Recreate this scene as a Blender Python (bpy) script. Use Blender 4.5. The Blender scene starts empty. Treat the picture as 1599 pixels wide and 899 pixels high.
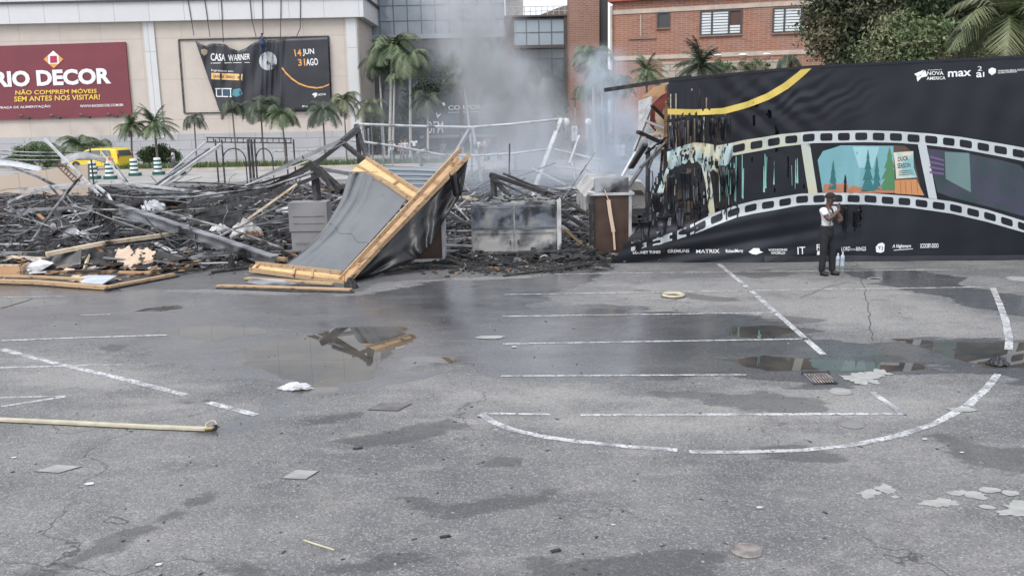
import bpy, bmesh, math, random
import numpy as np
from mathutils import Vector, Matrix, noise as mnoise
random.seed(7); np.random.seed(7)
PI = math.pi
scene = bpy.context.scene
COL = scene.collection

# ---------------------------------------------------------------- camera
F = 1400.0; CX, CY = 799.5, 449.5; CAM_H = 3.6
PITCH = math.atan(277.5 / F); ROLL = 0.020
CAM = Vector((0, 0, CAM_H))
_fwd = Vector((0, math.cos(PITCH), -math.sin(PITCH))); _up = Vector((0, math.sin(PITCH), math.cos(PITCH))); _rt = Vector((1, 0, 0))
RT = _rt * math.cos(ROLL) - _up * math.sin(ROLL)
UP = _up * math.cos(ROLL) + _rt * math.sin(ROLL)
cam_d = bpy.data.cameras.new('camera'); cam = bpy.data.objects.new('camera', cam_d); COL.objects.link(cam)
cam.matrix_world = Matrix(((RT.x, UP.x, -_fwd.x, 0), (RT.y, UP.y, -_fwd.y, 0), (RT.z, UP.z, -_fwd.z, CAM_H), (0, 0, 0, 1)))
cam_d.sensor_fit = 'HORIZONTAL'; cam_d.sensor_width = 36.0; cam_d.lens = 36.0 * F / 1599.0
cam_d.clip_start = 0.1; cam_d.clip_end = 3000
scene.camera = cam

# ---------------------------------------------------------------- sky, sun, exposure
SUN_EL, SUN_AZ = math.radians(52), math.radians(215)
world = bpy.data.worlds.new('World'); scene.world = world; world.use_nodes = True
nt = world.node_tree; nt.nodes.clear()
wo = nt.nodes.new('ShaderNodeOutputWorld'); bg = nt.nodes.new('ShaderNodeBackground')
sky = nt.nodes.new('ShaderNodeTexSky'); sky.sky_type = 'NISHITA'; sky.sun_disc = False
sky.sun_elevation = SUN_EL; sky.sun_rotation = SUN_AZ; sky.air_density = 1.0; sky.dust_density = 5.0; sky.ozone_density = 1.0
hsv = nt.nodes.new('ShaderNodeHueSaturation'); hsv.inputs['Saturation'].default_value = 0.30; hsv.inputs['Value'].default_value = 1.0
mixw = nt.nodes.new('ShaderNodeMix'); mixw.data_type = 'RGBA'; mixw.inputs[0].default_value = 0.55
mixw.inputs[7].default_value = (9.2, 9.6, 10.6, 1)      # the even grey of a closed cloud deck
nt.links.new(sky.outputs[0], hsv.inputs['Color']); nt.links.new(hsv.outputs[0], mixw.inputs[6])
nt.links.new(mixw.outputs[2], bg.inputs[0]); bg.inputs[1].default_value = 0.10
nt.links.new(bg.outputs[0], wo.inputs[0])
sl = bpy.data.lights.new('sun', 'SUN'); sl.energy = 0.9; sl.angle = math.radians(28); sl.color = (1.0, 0.97, 0.92)
so = bpy.data.objects.new('sun', sl); COL.objects.link(so)
sd = Vector((math.sin(SUN_AZ) * math.cos(SUN_EL), math.cos(SUN_AZ) * math.cos(SUN_EL), math.sin(SUN_EL)))
so.rotation_euler = sd.to_track_quat('Z', 'Y').to_euler(); so.location = (0, -20, 40)
scene.view_settings.view_transform = 'Standard'; scene.view_settings.look = 'None'
scene.view_settings.exposure = 0.80; scene.view_settings.gamma = 1.0; scene.view_settings.use_curve_mapping = False
scene.cycles.volume_step_rate = 1.0; scene.cycles.volume_max_steps = 128
scene.cycles.max_bounces = 6; scene.cycles.diffuse_bounces = 3; scene.cycles.glossy_bounces = 3
scene.cycles.transparent_max_bounces = 8; scene.cycles.volume_bounces = 1
scene.cycles.use_denoising = True

# ---------------------------------------------------------------- measuring the place
def ray(px, py):
    return RT * ((px - CX) / F) - UP * ((py - CY) / F) + _fwd
def G(px, py, z=0.0):
    d = ray(px, py); t = (z - CAM_H) / d.z
    return CAM + d * t
def P(px, py, Y):
    d = ray(px, py); return CAM + d * (Y / d.y)
def PPM(Y): return F / (Y * 0.98 + 0.3)

# ---------------------------------------------------------------- materials
MATS = {}
def mat(name, col=(0.5, 0.5, 0.5), rough=0.7, metal=0.0, col2=None, scale=3.0, detail=4.0, lo=0.35, hi=0.65, bump=0.0, bscale=None,
        stretch=(1, 1, 1), island=0.0, spec=None, col3=None, scale3=0.6, lo3=0.5, hi3=0.62, alpha=None, space='Object', grime=0.0):
    if name in MATS: return MATS[name]
    m = bpy.data.materials.new(name); MATS[name] = m; m.use_nodes = True
    t = m.node_tree; N = t.nodes; L = t.links; N.clear()
    out = N.new('ShaderNodeOutputMaterial'); b = N.new('ShaderNodeBsdfPrincipled'); L.new(b.outputs[0], out.inputs[0])
    b.inputs['Roughness'].default_value = rough; b.inputs['Metallic'].default_value = metal
    if spec is not None: b.inputs['Specular IOR Level'].default_value = spec
    tc = N.new('ShaderNodeTexCoord'); mp = N.new('ShaderNodeMapping'); mp.inputs['Scale'].default_value = stretch
    L.new(tc.outputs[space], mp.inputs[0]); cur = None
    def mix(a, bcol, fac):
        x = N.new('ShaderNodeMix'); x.data_type = 'RGBA'
        if hasattr(a, 'is_linked') or hasattr(a, 'links'): L.new(a, x.inputs[6])
        else: x.inputs[6].default_value = (*a, 1)
        if hasattr(bcol, 'links'): L.new(bcol, x.inputs[7])
        else: x.inputs[7].default_value = (*bcol, 1)
        L.new(fac, x.inputs[0]); return x.outputs[2]
    def nz(sc, lo_, hi_, det=4.0):
        n = N.new('ShaderNodeTexNoise'); n.inputs['Scale'].default_value = sc; n.inputs['Detail'].default_value = det
        L.new(mp.outputs[0], n.inputs['Vector'])
        r = N.new('ShaderNodeMapRange'); r.inputs[1].default_value = lo_; r.inputs[2].default_value = hi_
        L.new(n.outputs[0], r.inputs[0]); return n.outputs[0], r.outputs[0]
    cur = col
    if col2 is not None:
        _, f = nz(scale, lo, hi, detail); cur = mix(cur, col2, f)
    if col3 is not None:
        _, f = nz(scale3, lo3, hi3, 6.0); cur = mix(cur, col3, f)
    if grime:
        n = N.new('ShaderNodeTexNoise'); n.inputs['Scale'].default_value = 1.1; n.inputs['Detail'].default_value = 8
        mp2 = N.new('ShaderNodeMapping'); mp2.inputs['Scale'].default_value = (1, 1, 0.22)
        L.new(tc.outputs['Object'], mp2.inputs[0]); L.new(mp2.outputs[0], n.inputs['Vector'])
        r = N.new('ShaderNodeMapRange'); r.inputs[1].default_value = 0.48; r.inputs[2].default_value = 0.72; r.inputs[4].default_value = grime
        L.new(n.outputs[0], r.inputs[0]); cur = mix(cur, tuple(c * 0.45 for c in (col)), r.outputs[0])
    if island:
        g = N.new('ShaderNodeNewGeometry'); h = N.new('ShaderNodeHueSaturation')
        r = N.new('ShaderNodeMapRange'); r.inputs[3].default_value = 1 - island; r.inputs[4].default_value = 1 + island
        L.new(g.outputs['Random Per Island'], r.inputs[0]); L.new(r.outputs[0], h.inputs['Value'])
        r2 = N.new('ShaderNodeMapRange'); r2.inputs[3].default_value = 0.5 - 0.035 * island; r2.inputs[4].default_value = 0.5 + 0.03 * island
        L.new(g.outputs['Random Per Island'], r2.inputs[0]); L.new(r2.outputs[0], h.inputs['Hue'])
        if hasattr(cur, 'links'): L.new(cur, h.inputs['Color'])
        else: h.inputs['Color'].default_value = (*cur, 1)
        cur = h.outputs[0]
    if hasattr(cur, 'links'): L.new(cur, b.inputs['Base Color'])
    else: b.inputs['Base Color'].default_value = (*cur, 1)
    if bump:
        o_, _ = nz(bscale or scale * 2, 0, 1, 6.0)
        bp = N.new('ShaderNodeBump'); bp.inputs['Strength'].default_value = min(1, bump); bp.inputs['Distance'].default_value = 0.02 * max(1, bump)
        L.new(o_, bp.inputs['Height']); L.new(bp.outputs[0], b.inputs['Normal'])
    return m

def lum(c, f): return tuple(x * f for x in c)
M_white = mat('white_paint_metal', (0.50, 0.51, 0.52), 0.5, 0.0, (0.25, 0.25, 0.25), 2.5, lo=0.45, hi=0.75, col3=(0.05, 0.05, 0.05), scale3=1.3, lo3=0.60, hi3=0.68)
M_galv = mat('scorched_galvanised_steel', (0.34, 0.35, 0.37), 0.42, 0.6, (0.12, 0.12, 0.13), 2.0, lo=0.42, hi=0.66, col3=(0.03, 0.03, 0.032), scale3=0.9, lo3=0.55, hi3=0.63)
M_black = mat('charred_black', (0.022, 0.021, 0.022), 0.75, 0, (0.07, 0.068, 0.066), 5, lo=0.5, hi=0.7, bump=1.5, bscale=9)
M_dark = mat('blackened_metal', (0.045, 0.045, 0.05), 0.5, 0.3, (0.13, 0.13, 0.135), 4, lo=0.45, hi=0.7, bump=0.4, bscale=8)
M_rust = mat('rusty_brown', (0.13, 0.06, 0.035), 0.8, 0, (0.04, 0.03, 0.03), 5)
M_wood = mat('raw_pine', (0.45, 0.315, 0.185), 0.7, 0, (0.40, 0.26, 0.14), 2.2, stretch=(1.5, 6, 6), lo=0.3, hi=0.8, col3=(0.10, 0.06, 0.04), scale3=2.6, lo3=0.57, hi3=0.70, bump=0.4)
M_woodpale = mat('pale_plank', (0.66, 0.56, 0.42), 0.7, 0, (0.42, 0.31, 0.2), 4, lo=0.45, hi=0.7, col3=(0.05, 0.04, 0.035), scale3=1.3, lo3=0.60, hi3=0.66)
M_ply = mat('plywood', (0.52, 0.33, 0.18), 0.65, 0, (0.38, 0.22, 0.12), 2.5, lo=0.35, hi=0.7, stretch=(1, 4, 1), bump=0.1)
M_woodburnt = mat('burnt_timber', (0.33, 0.18, 0.09), 0.8, 0, (0.03, 0.025, 0.022), 3, lo=0.40, hi=0.52, bump=0.8)
M_paint = mat('road_paint', (0.52, 0.53, 0.54), 0.6, 0, (0.22, 0.22, 0.23), 4.5, detail=10, lo=0.43, hi=0.64, col3=(0.17, 0.17, 0.18), scale3=22, lo3=0.53, hi3=0.60)
# ---------------------------------------------------------------- mesh helpers
class MB:
    def __init__(s): s.v = []; s.f = []; s.m = []
    def add(s, vs, fs, mi=0):
        o = len(s.v); s.v.extend(Vector(v) for v in vs); s.f.extend(tuple(i + o for i in f) for f in fs); s.m.extend([mi] * len(fs)); return s
    def hexa(s, p, mi=0):      # 8 points: bottom ring 0-3, top ring 4-7
        return s.add(p, [(3, 2, 1, 0), (4, 5, 6, 7), (0, 1, 5, 4), (1, 2, 6, 5), (2, 3, 7, 6), (3, 0, 4, 7)], mi)
    def box(s, c, d, rz=0, mi=0, R=None):
        c = Vector(c); R = R or Matrix.Rotation(rz, 3, 'Z'); x, y, z = d[0] / 2, d[1] / 2, d[2] / 2
        return s.hexa([c + R @ Vector(q) for q in ((-x, -y, -z), (x, -y, -z), (x, y, -z), (-x, y, -z), (-x, -y, z), (x, -y, z), (x, y, z), (-x, y, z))], mi)
    def aabb(s, x0, y0, z0, x1, y1, z1, mi=0):
        return s.box(((x0 + x1) / 2, (y0 + y1) / 2, (z0 + z1) / 2), (x1 - x0, y1 - y0, z1 - z0), 0, mi)
    def beam(s, a, b, w, h=None, mi=0, up=(0, 0, 1)):
        a = Vector(a); b = Vector(b); h = h or w; d = b - a
        if d.length < 1e-5: return s
        d.normalize(); u = Vector(up)
        if abs(d.dot(u)) > 0.98: u = Vector((0, 1, 0))
        sx = d.cross(u).normalized() * w / 2; sz = sx.cross(d).normalized() * h / 2
        return s.hexa([a - sx - sz, a + sx - sz, a + sx + sz, a - sx + sz, b - sx - sz, b + sx - sz, b + sx + sz, b - sx + sz], mi)
    def tube(s, pts, r, n=6, mi=0, r2=None, cap=True):
        pts = [Vector(p) for p in pts]; k = len(pts); ring = []
        u = Vector((0.13, 0.2, 1)).normalized()
        for i, p in enumerate(pts):
            d = (pts[min(i + 1, k - 1)] - pts[max(i - 1, 0)]).normalized()
            if abs(d.dot(u)) > 0.95: u = Vector((1, 0.1, 0))
            a = d.cross(u).normalized(); b = d.cross(a).normalized()
            rr = r if r2 is None else r + (r2 - r) * i / (k - 1)
            ring.append([p + (a * math.cos(t * 2 * PI / n) + b * math.sin(t * 2 * PI / n)) * rr for t in range(n)])
        fs = []
        for i in range(k - 1):
            for t in range(n): fs.append((i * n + t, i * n + (t + 1) % n, (i + 1) * n + (t + 1) % n, (i + 1) * n + t))
        if cap: fs.append(tuple(range(n))[::-1]); fs.append(tuple((k - 1) * n + t for t in range(n)))
        return s.add([q for rg in ring for q in rg], fs, mi)
    def slab(s, p, th=0.02, mi=0):      # planar-ish polygon with thickness
        p = [Vector(q) for q in p]; n = Vector((0, 0, 0))
        for i in range(len(p)): n += p[i].cross(p[(i + 1) % len(p)])
        n.normalize(); k = len(p); q = [a + n * th for a in p]
        return s.add(p + q, [tuple(range(k))[::-1], tuple(range(k, 2 * k))] + [(i, (i + 1) % k, k + (i + 1) % k, k + i) for i in range(k)], mi)
    def lathe(s, c, prof, n=16, mi=0):
        c = Vector(c); vs = []; fs = []
        for r, z in prof:
            for t in range(n): vs.append(c + Vector((r * math.cos(2 * PI * t / n), r * math.sin(2 * PI * t / n), z)))
        for i in range(len(prof) - 1):
            for t in range(n): fs.append((i * n + t, i * n + (t + 1) % n, (i + 1) * n + (t + 1) % n, (i + 1) * n + t))
        fs.append(tuple(range(n))[::-1]); fs.append(tuple((len(prof) - 1) * n + t for t in range(n)))
        return s.add(vs, fs, mi)
    def grid(s, fn, nu, nv, mi=0, keep=None):
        o = len(s.v); 
        for j in range(nv + 1):
            for i in range(nu + 1): s.v.append(Vector(fn(i / nu, j / nv)))
        for j in range(nv):
            for i in range(nu):
                if keep is None or keep((i + .5) / nu, (j + .5) / nv):
                    a = o + j * (nu + 1) + i; s.f.append((a, a + 1, a + nu + 2, a + nu + 1)); s.m.append(mi)
        return s
    def build(s, name, mats, parent=None, smooth=False, origin=None, solid=0.0):
        if not isinstance(mats, (list, tuple)): mats = [mats]
        if origin is None and parent is None:
            xs = [v.x for v in s.v]; ys = [v.y for v in s.v]; zs = [v.z for v in s.v]
            origin = Vector(((min(xs) + max(xs)) / 2, (min(ys) + max(ys)) / 2, min(zs)))
        off = Vector(origin) if parent is None else Vector(parent.get('_o', (0, 0, 0)))
        me = bpy.data.meshes.new(name); me.from_pydata([v - off for v in s.v], [], s.f)
        for m in mats: me.materials.append(m)
        if len(mats) > 1: me.polygons.foreach_set('material_index', s.m)
        if smooth: me.polygons.foreach_set('use_smooth', [True] * len(me.polygons))
        me.update()
        o = bpy.data.objects.new(name, me); COL.objects.link(o)
        if parent is None: o.location = off
        else: o.parent = parent
        if parent is None: o['_o'] = tuple(off)
        else: o['_o'] = tuple(off)
        if solid:
            md = o.modifiers.new('thickness', 'SOLIDIFY'); md.thickness = solid; md.offset = 0
        return o

def tag(o, label=None, cat=None, group=None, kind=None):
    if label: o['label'] = label
    if cat: o['category'] = cat
    if group: o['group'] = group
    if kind: o['kind'] = kind
    return o
def thing(name, loc, label, cat, group=None):
    o = bpy.data.objects.new(name, None); COL.objects.link(o); o.location = loc; o['_o'] = tuple(loc)
    o.empty_display_size = 0.3
    return tag(o, label, cat, group)
def kids(o): return [c for c in bpy.data.objects if c.parent == o]
def dup(o, loc=None, rz=0.0, sc=1.0, label=None, group=None):
    c = o.copy(); COL.objects.link(c)
    if loc is not None: c.location = loc
    c.rotation_euler = (0, 0, rz); c.scale = (sc, sc, sc)
    if label: c['label'] = label
    if group: c['group'] = group
    for k in kids(o):
        d = k.copy(); COL.objects.link(d); d.parent = c
        for g in kids(k):
            e = g.copy(); COL.objects.link(e); e.parent = d
    return c
def one(mb, name, m, label, cat, group=None, **k):
    return tag(mb.build(name, m, **k), label, cat, group)

def text_raw(s, bold=0.0, spacing=1.0, shear=0.0):
    cu = bpy.data.curves.new('lettering', 'FONT'); cu.body = s; cu.offset = bold; cu.space_character = spacing; cu.shear = shear
    cu.resolution_u = 3
    o = bpy.data.objects.new('lettering', cu); COL.objects.link(o)
    dg = bpy.context.evaluated_depsgraph_get(); me = bpy.data.meshes.new_from_object(o.evaluated_get(dg))
    vs = [v.co.copy() for v in me.vertices]; fs = [tuple(p.vertices) for p in me.polygons]
    bpy.data.objects.remove(o); bpy.data.curves.remove(cu); bpy.data.meshes.remove(me)
    x0 = min(v.x for v in vs); x1 = max(v.x for v in vs); y0 = min(v.y for v in vs); y1 = max(v.y for v in vs)
    return [((v.x - x0) / (x1 - x0), (v.y - y0) / (y1 - y0)) for v in vs], fs
def text_on(mb, s, q, surf, off, mi=0, bold=0.02, spacing=1.0, shear=0.0):
    bold = bold if s == 'RIO DECOR' else min(bold * .45, .02)
    """q: bottom-left, bottom-right, top-right, top-left in photo pixels"""
    uv, fs = text_raw(s, bold, spacing, shear); pts = []
    for u, v in uv:
        x = (q[0][0] * (1 - u) + q[1][0] * u) * (1 - v) + (q[3][0] * (1 - u) + q[2][0] * u) * v
        y = (q[0][1] * (1 - u) + q[1][1] * u) * (1 - v) + (q[3][1] * (1 - u) + q[2][1] * u) * v
        pts.append(surf(x, y, off))
    mb.add(pts, fs, mi)
def art(mb, poly, surf, off, mi=0, cell=10):
    bm = bmesh.new(); vs = [bm.verts.new((x, y, 0)) for x, y in poly]; bm.faces.new(vs)
    if cell:
        xs = [p[0] for p in poly]; ys = [p[1] for p in poly]
        for ax, lo, hi in ((0, min(xs), max(xs)), (1, min(ys), max(ys))):
            k = math.floor(lo / cell + 1) * cell
            while k < hi:
                co = (k, 0, 0) if ax == 0 else (0, k, 0); no = (1, 0, 0) if ax == 0 else (0, 1, 0)
                bmesh.ops.bisect_plane(bm, geom=bm.verts[:] + bm.edges[:] + bm.faces[:], plane_co=co, plane_no=no); k += cell
    bmesh.ops.triangulate(bm, faces=bm.faces[:]); bm.verts.index_update()
    mb.add([surf(v.co.x, v.co.y, off) for v in bm.verts], [tuple(v.index for v in f.verts) for f in bm.faces], mi); bm.free()
def interp(pts, x):
    xs = [p[0] for p in pts]; return float(np.interp(x, xs, [p[1] for p in pts]))
def circ(cx, cy, rx, ry=None, n=24, a0=0, a1=360):
    ry = ry or rx; return [(cx + rx * math.cos(math.radians(a0 + (a1 - a0) * i / n)), cy + ry * math.sin(math.radians(a0 + (a1 - a0) * i / n))) for i in range(n if a1 - a0 == 360 else n + 1)]

# ---------------------------------------------------------------- ground
def sdf(X, Y, poly):
    """signed distance, positive inside"""
    d = np.full(X.shape, 1e9); ins = np.zeros(X.shape, bool); n = len(poly)
    for i in range(n):
        ax, ay = poly[i]; bx, by = poly[(i + 1) % n]; ex, ey = bx - ax, by - ay
        t = np.clip(((X - ax) * ex + (Y - ay) * ey) / (ex * ex + ey * ey + 1e-12), 0, 1)
        d = np.minimum(d, np.hypot(X - ax - t * ex, Y - ay - t * ey))
        c = ((ay > Y) != (by > Y)) & (X < (bx - ax) * (Y - ay) / (by - ay + 1e-12) + ax); ins ^= c
    return np.where(ins, d, -d)
WET = [[(-60, 436), (300, 455), (560, 460), (700, 436), (800, 436), (905, 414), (960, 420), (905, 446), (870, 466), (840, 476), (1000, 478), (1150, 488), (1260, 512), (1340, 540), (1460, 532), (1650, 522), (1650, 600), (1480, 575), (1400, 592), (1280, 606), (1150, 590), (1000, 592), (800, 592), (720, 574), (640, 590), (560, 618), (470, 626), (430, 606), (300, 576), (225, 558), (240, 542), (100, 532), (-60, 545)],
       [(1290, 418), (1400, 420), (1480, 428), (1530, 452), (1650, 468), (1650, 497), (1500, 478), (1440, 455), (1350, 438)],
       [(330, 664), (400, 640), (480, 618), (495, 636), (420, 656), (350, 670)]]
POOL = [[(205, 486), (275, 474), (292, 481), (215, 491)], [(245, 516), (300, 507), (400, 511), (418, 519), (330, 534), (270, 525)],
        [(360, 548), (420, 534), (470, 528), (530, 512), (632, 508), (650, 530), (615, 550), (590, 566), (580, 592), (500, 606), (445, 590), (395, 576)],
        [(466, 602), (530, 597), (524, 613), (478, 617)], [(1135, 512), (1220, 507), (1244, 519), (1190, 530), (1140, 523)],
        [(1125, 562), (1200, 554), (1300, 560), (1455, 568), (1455, 580), (1330, 582), (1200, 578)],
        [(1385, 528), (1470, 533), (1650, 532), (1650, 578), (1530, 572), (1470, 552)], [(-60, 466), (35, 463), (105, 470), (95, 478), (-60, 482)],
        [(615, 556), (720, 559), (728, 566), (640, 567)], [(90, 500), (215, 512), (150, 520), (60, 514)]]
DARK = [[(0, 494), (90, 488), (210, 494), (200, 500), (60, 504)], [(150, 544), (240, 520), (260, 524), (180, 548)], [(600, 478), (700, 470), (780, 476), (700, 484)], [(640, 565), (700, 560), (740, 566), (680, 572)], [(990, 452), (1100, 460), (1180, 470), (1100, 470)], [(1120, 425), (1190, 421), (1260, 428), (1180, 434)], [(1180, 500), (1220, 492), (1300, 500), (1250, 508)], [(1310, 560), (1390, 552), (1440, 562), (1380, 570)], [(480, 655), (560, 640), (570, 650), (500, 664)], [(625, 780), (660, 776), (700, 788), (830, 770), (870, 764), (850, 785), (740, 806), (650, 802)], [(325, 880), (440, 893), (640, 868), (700, 862), (620, 884), (480, 905), (350, 895)],
        [(760, 712), (820, 710), (818, 730), (770, 724)], [(1075, 618), (1180, 610), (1292, 626), (1302, 644), (1200, 644), (1110, 636)], [(815, 880), (1050, 850), (1130, 870), (1100, 915), (800, 915)],
        [(20, 905), (110, 868), (240, 810), (330, 768), (345, 772), (250, 822), (150, 878), (60, 915)], [(520, 690), (700, 655), (740, 668), (600, 700)], [(1160, 690), (1290, 700), (1320, 722), (1200, 716)], [(1440, 675), (1599, 700), (1650, 740), (1500, 730)], [(1000, 608), (1100, 612), (1110, 626), (1030, 622)], [(275, 624), (330, 622), (345, 630), (285, 632)], [(-60, 398), (300, 400), (560, 405), (960, 404), (960, 425), (760, 432), (600, 440), (560, 456), (300, 452), (-60, 455)]]
PALE = [[(740, 430), (860, 424), (905, 428), (880, 448), (800, 462), (745, 456)], [(910, 440), (1140, 432), (1260, 430), (1440, 456), (1560, 500), (1560, 522), (1300, 515), (1180, 484), (960, 474)],
        [(600, 600), (740, 590), (1000, 605), (1500, 610), (1560, 620), (1300, 700), (1000, 690), (760, 640), (560, 628)], [(20, 545), (200, 560), (300, 590), (400, 640), (200, 640), (0, 600)]]
def w2(poly): return [(G(x, y).x, G(x, y).y) for x, y in poly]
xs = np.unique(np.concatenate([[-400, -200, -100, -60, -40, -30, -24], np.arange(-20, -13, .4), np.arange(-13, 17, .11), np.arange(17, 24, .4), [28, 36, 60, 100, 200, 400]]))
ys = np.unique(np.concatenate([[-60, -20, -5, 2, 4, 5], np.arange(6, 23, .11), np.arange(23, 50, .5), [52, 56, 60, 70, 80, 90, 110, 150, 250, 450, 800]]))
GX, GY = np.meshgrid(xs, ys)
me = bpy.data.meshes.new('ground'); nx, ny = len(xs), len(ys)
vv = np.stack([GX.ravel(), GY.ravel(), np.zeros(nx * ny)], 1)
ii = (np.arange(ny - 1)[:, None] * nx + np.arange(nx - 1)[None, :]).ravel()
me.vertices.add(nx * ny); me.vertices.foreach_set('co', vv.ravel().astype(np.float32))
fa = np.stack([ii, ii + 1, ii + nx + 1, ii + nx], 1)
me.loops.add(fa.size); me.loops.foreach_set('vertex_index', fa.ravel()); me.polygons.add(len(fa)); me.polygons.foreach_set('loop_start', np.arange(len(fa)) * 4)
me.update(calc_edges=True)
for nm, polys in (('wet', WET), ('pool', POOL), ('stain', DARK), ('pale', PALE)):
    f = np.full(GX.shape, -3.0)
    for p in polys: f = np.maximum(f, sdf(GX, GY, w2(p)))
    f = np.clip(f, -3, 3)
    at = me.attributes.new(nm, 'FLOAT', 'POINT'); at.data.foreach_set('value', f.ravel().astype(np.float32))
def ground_mat():
    m = bpy.data.materials.new('worn_wet_asphalt'); m.use_nodes = True; t = m.node_tree; N = t.nodes; L = t.links; N.clear()
    out = N.new('ShaderNodeOutputMaterial'); b = N.new('ShaderNodeBsdfPrincipled'); L.new(b.outputs[0], out.inputs[0])
    tc = N.new('ShaderNodeTexCoord')
    def nz(sc, det=5, rough=.55, st=(1, 1, 1)):
        mp = N.new('ShaderNodeMapping'); mp.inputs['Scale'].default_value = st; L.new(tc.outputs['Object'], mp.inputs[0])
        n = N.new('ShaderNodeTexNoise'); n.inputs['Scale'].default_value = sc; n.inputs['Detail'].default_value = det; n.inputs['Roughness'].default_value = rough
        L.new(mp.outputs[0], n.inputs['Vector']); return n.outputs[0]
    def rng(v, a, c, d=0.0, e=1.0):
        r = N.new('ShaderNodeMapRange'); L.new(v, r.inputs[0]); r.inputs[1].default_value = a; r.inputs[2].default_value = c; r.inputs[3].default_value = d; r.inputs[4].default_value = e; return r.outputs[0]
    def mth(op, a, c):
        r = N.new('ShaderNodeMath'); r.operation = op
        for i, q in enumerate((a, c)):
            if hasattr(q, 'links'): L.new(q, r.inputs[i])
            else: r.inputs[i].default_value = q
        return r.outputs[0]
    def mix(a, c, f):
        x = N.new('ShaderNodeMix'); x.data_type = 'RGBA'
        for i, q in ((6, a), (7, c)):
            if hasattr(q, 'links'): L.new(q, x.inputs[i])
            else: x.inputs[i].default_value = (*q, 1)
        if hasattr(f, 'links'): L.new(f, x.inputs[0])
        else: x.inputs[0].default_value = f
        return x.outputs[2]
    def attr(nm):
        a = N.new('ShaderNodeAttribute'); a.attribute_name = nm; return a.outputs['Fac']
    n1 = nz(1.1, 8, .62); n2 = nz(0.35, 5); nst = nz(1.2, 7, .6, (0.45, 1.3, 1))
    wet = rng(mth('ADD', attr('wet'), mth('MULTIPLY', mth('SUBTRACT', nst, .5), 2.4)), -0.03, 0.05)
    pool = rng(mth('ADD', attr('pool'), mth('MULTIPLY', mth('SUBTRACT', nz(2.2, 7, .6, (.6, 1.3, 1)), .5), 0.6)), -0.015, 0.025)
    # free small damp spots all over
    stn = rng(mth('ADD', attr('stain'), mth('MULTIPLY', mth('SUBTRACT', nz(3.0, 8, .62, (.7, 1.2, 1)), .5), 0.75)), -0.03, 0.05)
    pal = rng(mth('ADD', attr('pale'), mth('MULTIPLY', mth('SUBTRACT', nst, .5), 2.6)), -0.3, 0.5)
    base = mix((0.120, 0.122, 0.128), (0.205, 0.203, 0.202), rng(n2, .40, .60))
    n4 = nz(2.6, 8, .65, (.5, 1.2, 1)); base = mix(base, (0.29, 0.28, 0.265), mth('MULTIPLY', rng(n4, .54, .68), .6)); n5 = nz(.9, 6, .6, (.7, 1.1, 1)); base = mix(base, (0.085, 0.086, 0.092), mth('MULTIPLY', rng(n5, .55, .68), .6))
    base = mix(base, (0.285, 0.28, 0.272), mth('MULTIPLY', pal, .75))
    base = mix(base, (0.115, 0.116, 0.122), mth('MULTIPLY', rng(n1, .50, .72), .75))
    drag = nz(0.6, 7, .6, (0.25, 1.0, 1)); base = mix(base, (0.10, 0.10, 0.105), mth('MULTIPLY', rng(drag, .54, .66), .55))
    # aggregate
    vo = N.new('ShaderNodeTexVoronoi'); vo.inputs['Scale'].default_value = 62; L.new(tc.outputs['Object'], vo.inputs['Vector'])
    sp = N.new('ShaderNodeSeparateColor'); L.new(vo.outputs['Color'], sp.inputs[0])
    base = mix(base, (0.46, 0.455, 0.44), mth('MULTIPLY', rng(sp.outputs[0], .72, .95), .40))
    base = mix(base, (0.035, 0.035, 0.037), mth('MULTIPLY', rng(sp.outputs[1], .70, .95), .45))
    fine = nz(150, 2); base = mix(base, (0.05, 0.05, 0.05), mth('MULTIPLY', rng(fine, .5, .75), .35))
    # cracks
    v2 = N.new('ShaderNodeTexVoronoi'); v2.feature = 'DISTANCE_TO_EDGE'; v2.inputs['Scale'].default_value = 0.22
    wp = N.new('ShaderNodeVectorMath'); wp.operation = 'ADD'; nv = N.new('ShaderNodeTexNoise'); nv.inputs['Scale'].default_value = 1.3; nv.inputs['Detail'].default_value = 6
    sc_ = N.new('ShaderNodeVectorMath'); sc_.operation = 'SCALE'; sc_.inputs['Scale'].default_value = 1.5
    L.new(tc.outputs['Object'], nv.inputs['Vector']); L.new(nv.outputs['Color'], sc_.inputs[0]); L.new(tc.outputs['Object'], wp.inputs[0]); L.new(sc_.outputs[0], wp.inputs[1]); L.new(wp.outputs[0], v2.inputs['Vector'])
    crk = rng(v2.outputs[0], 0.0015, 0.004, 1, 0); crk = mth('MULTIPLY', crk, rng(n2, .45, .6))
    base = mix(base, (0.04, 0.04, 0.042), mth('MULTIPLY', crk, .8))
    base = mix(base, (0.05, 0.05, 0.053), mth('MULTIPLY', stn, .58))
    # old paint specks, pinkish and white
    chip = nz(3.2, 4, .6); base = mix(base, (0.42, 0.42, 0.42), mth('MULTIPLY', rng(chip, .715, .735), .8))
    chip2 = nz(1.7, 5, .6, (1, 1.4, 1)); base = mix(base, (0.36, 0.24, 0.21), mth('MULTIPLY', rng(chip2, .72, .76), .7))
    wetc = mix(base, (0.045, 0.048, 0.055), .66)
    base = mix(base, wetc, wet)
    mud = mix((0.085, 0.075, 0.062), (0.04, 0.04, 0.042), rng(n1, .4, .6))
    base = mix(base, mud, pool)
    L.new(base, b.inputs['Base Color'])
    rdry = rng(n1, .3, .7, .72, .92)
    rw = rng(nst, .35, .65, .09, .30)
    r1 = N.new('ShaderNodeMix'); r1.data_type = 'FLOAT'; L.new(wet, r1.inputs[0]); L.new(rdry, r1.inputs[2]); L.new(rw, r1.inputs[3])
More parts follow.
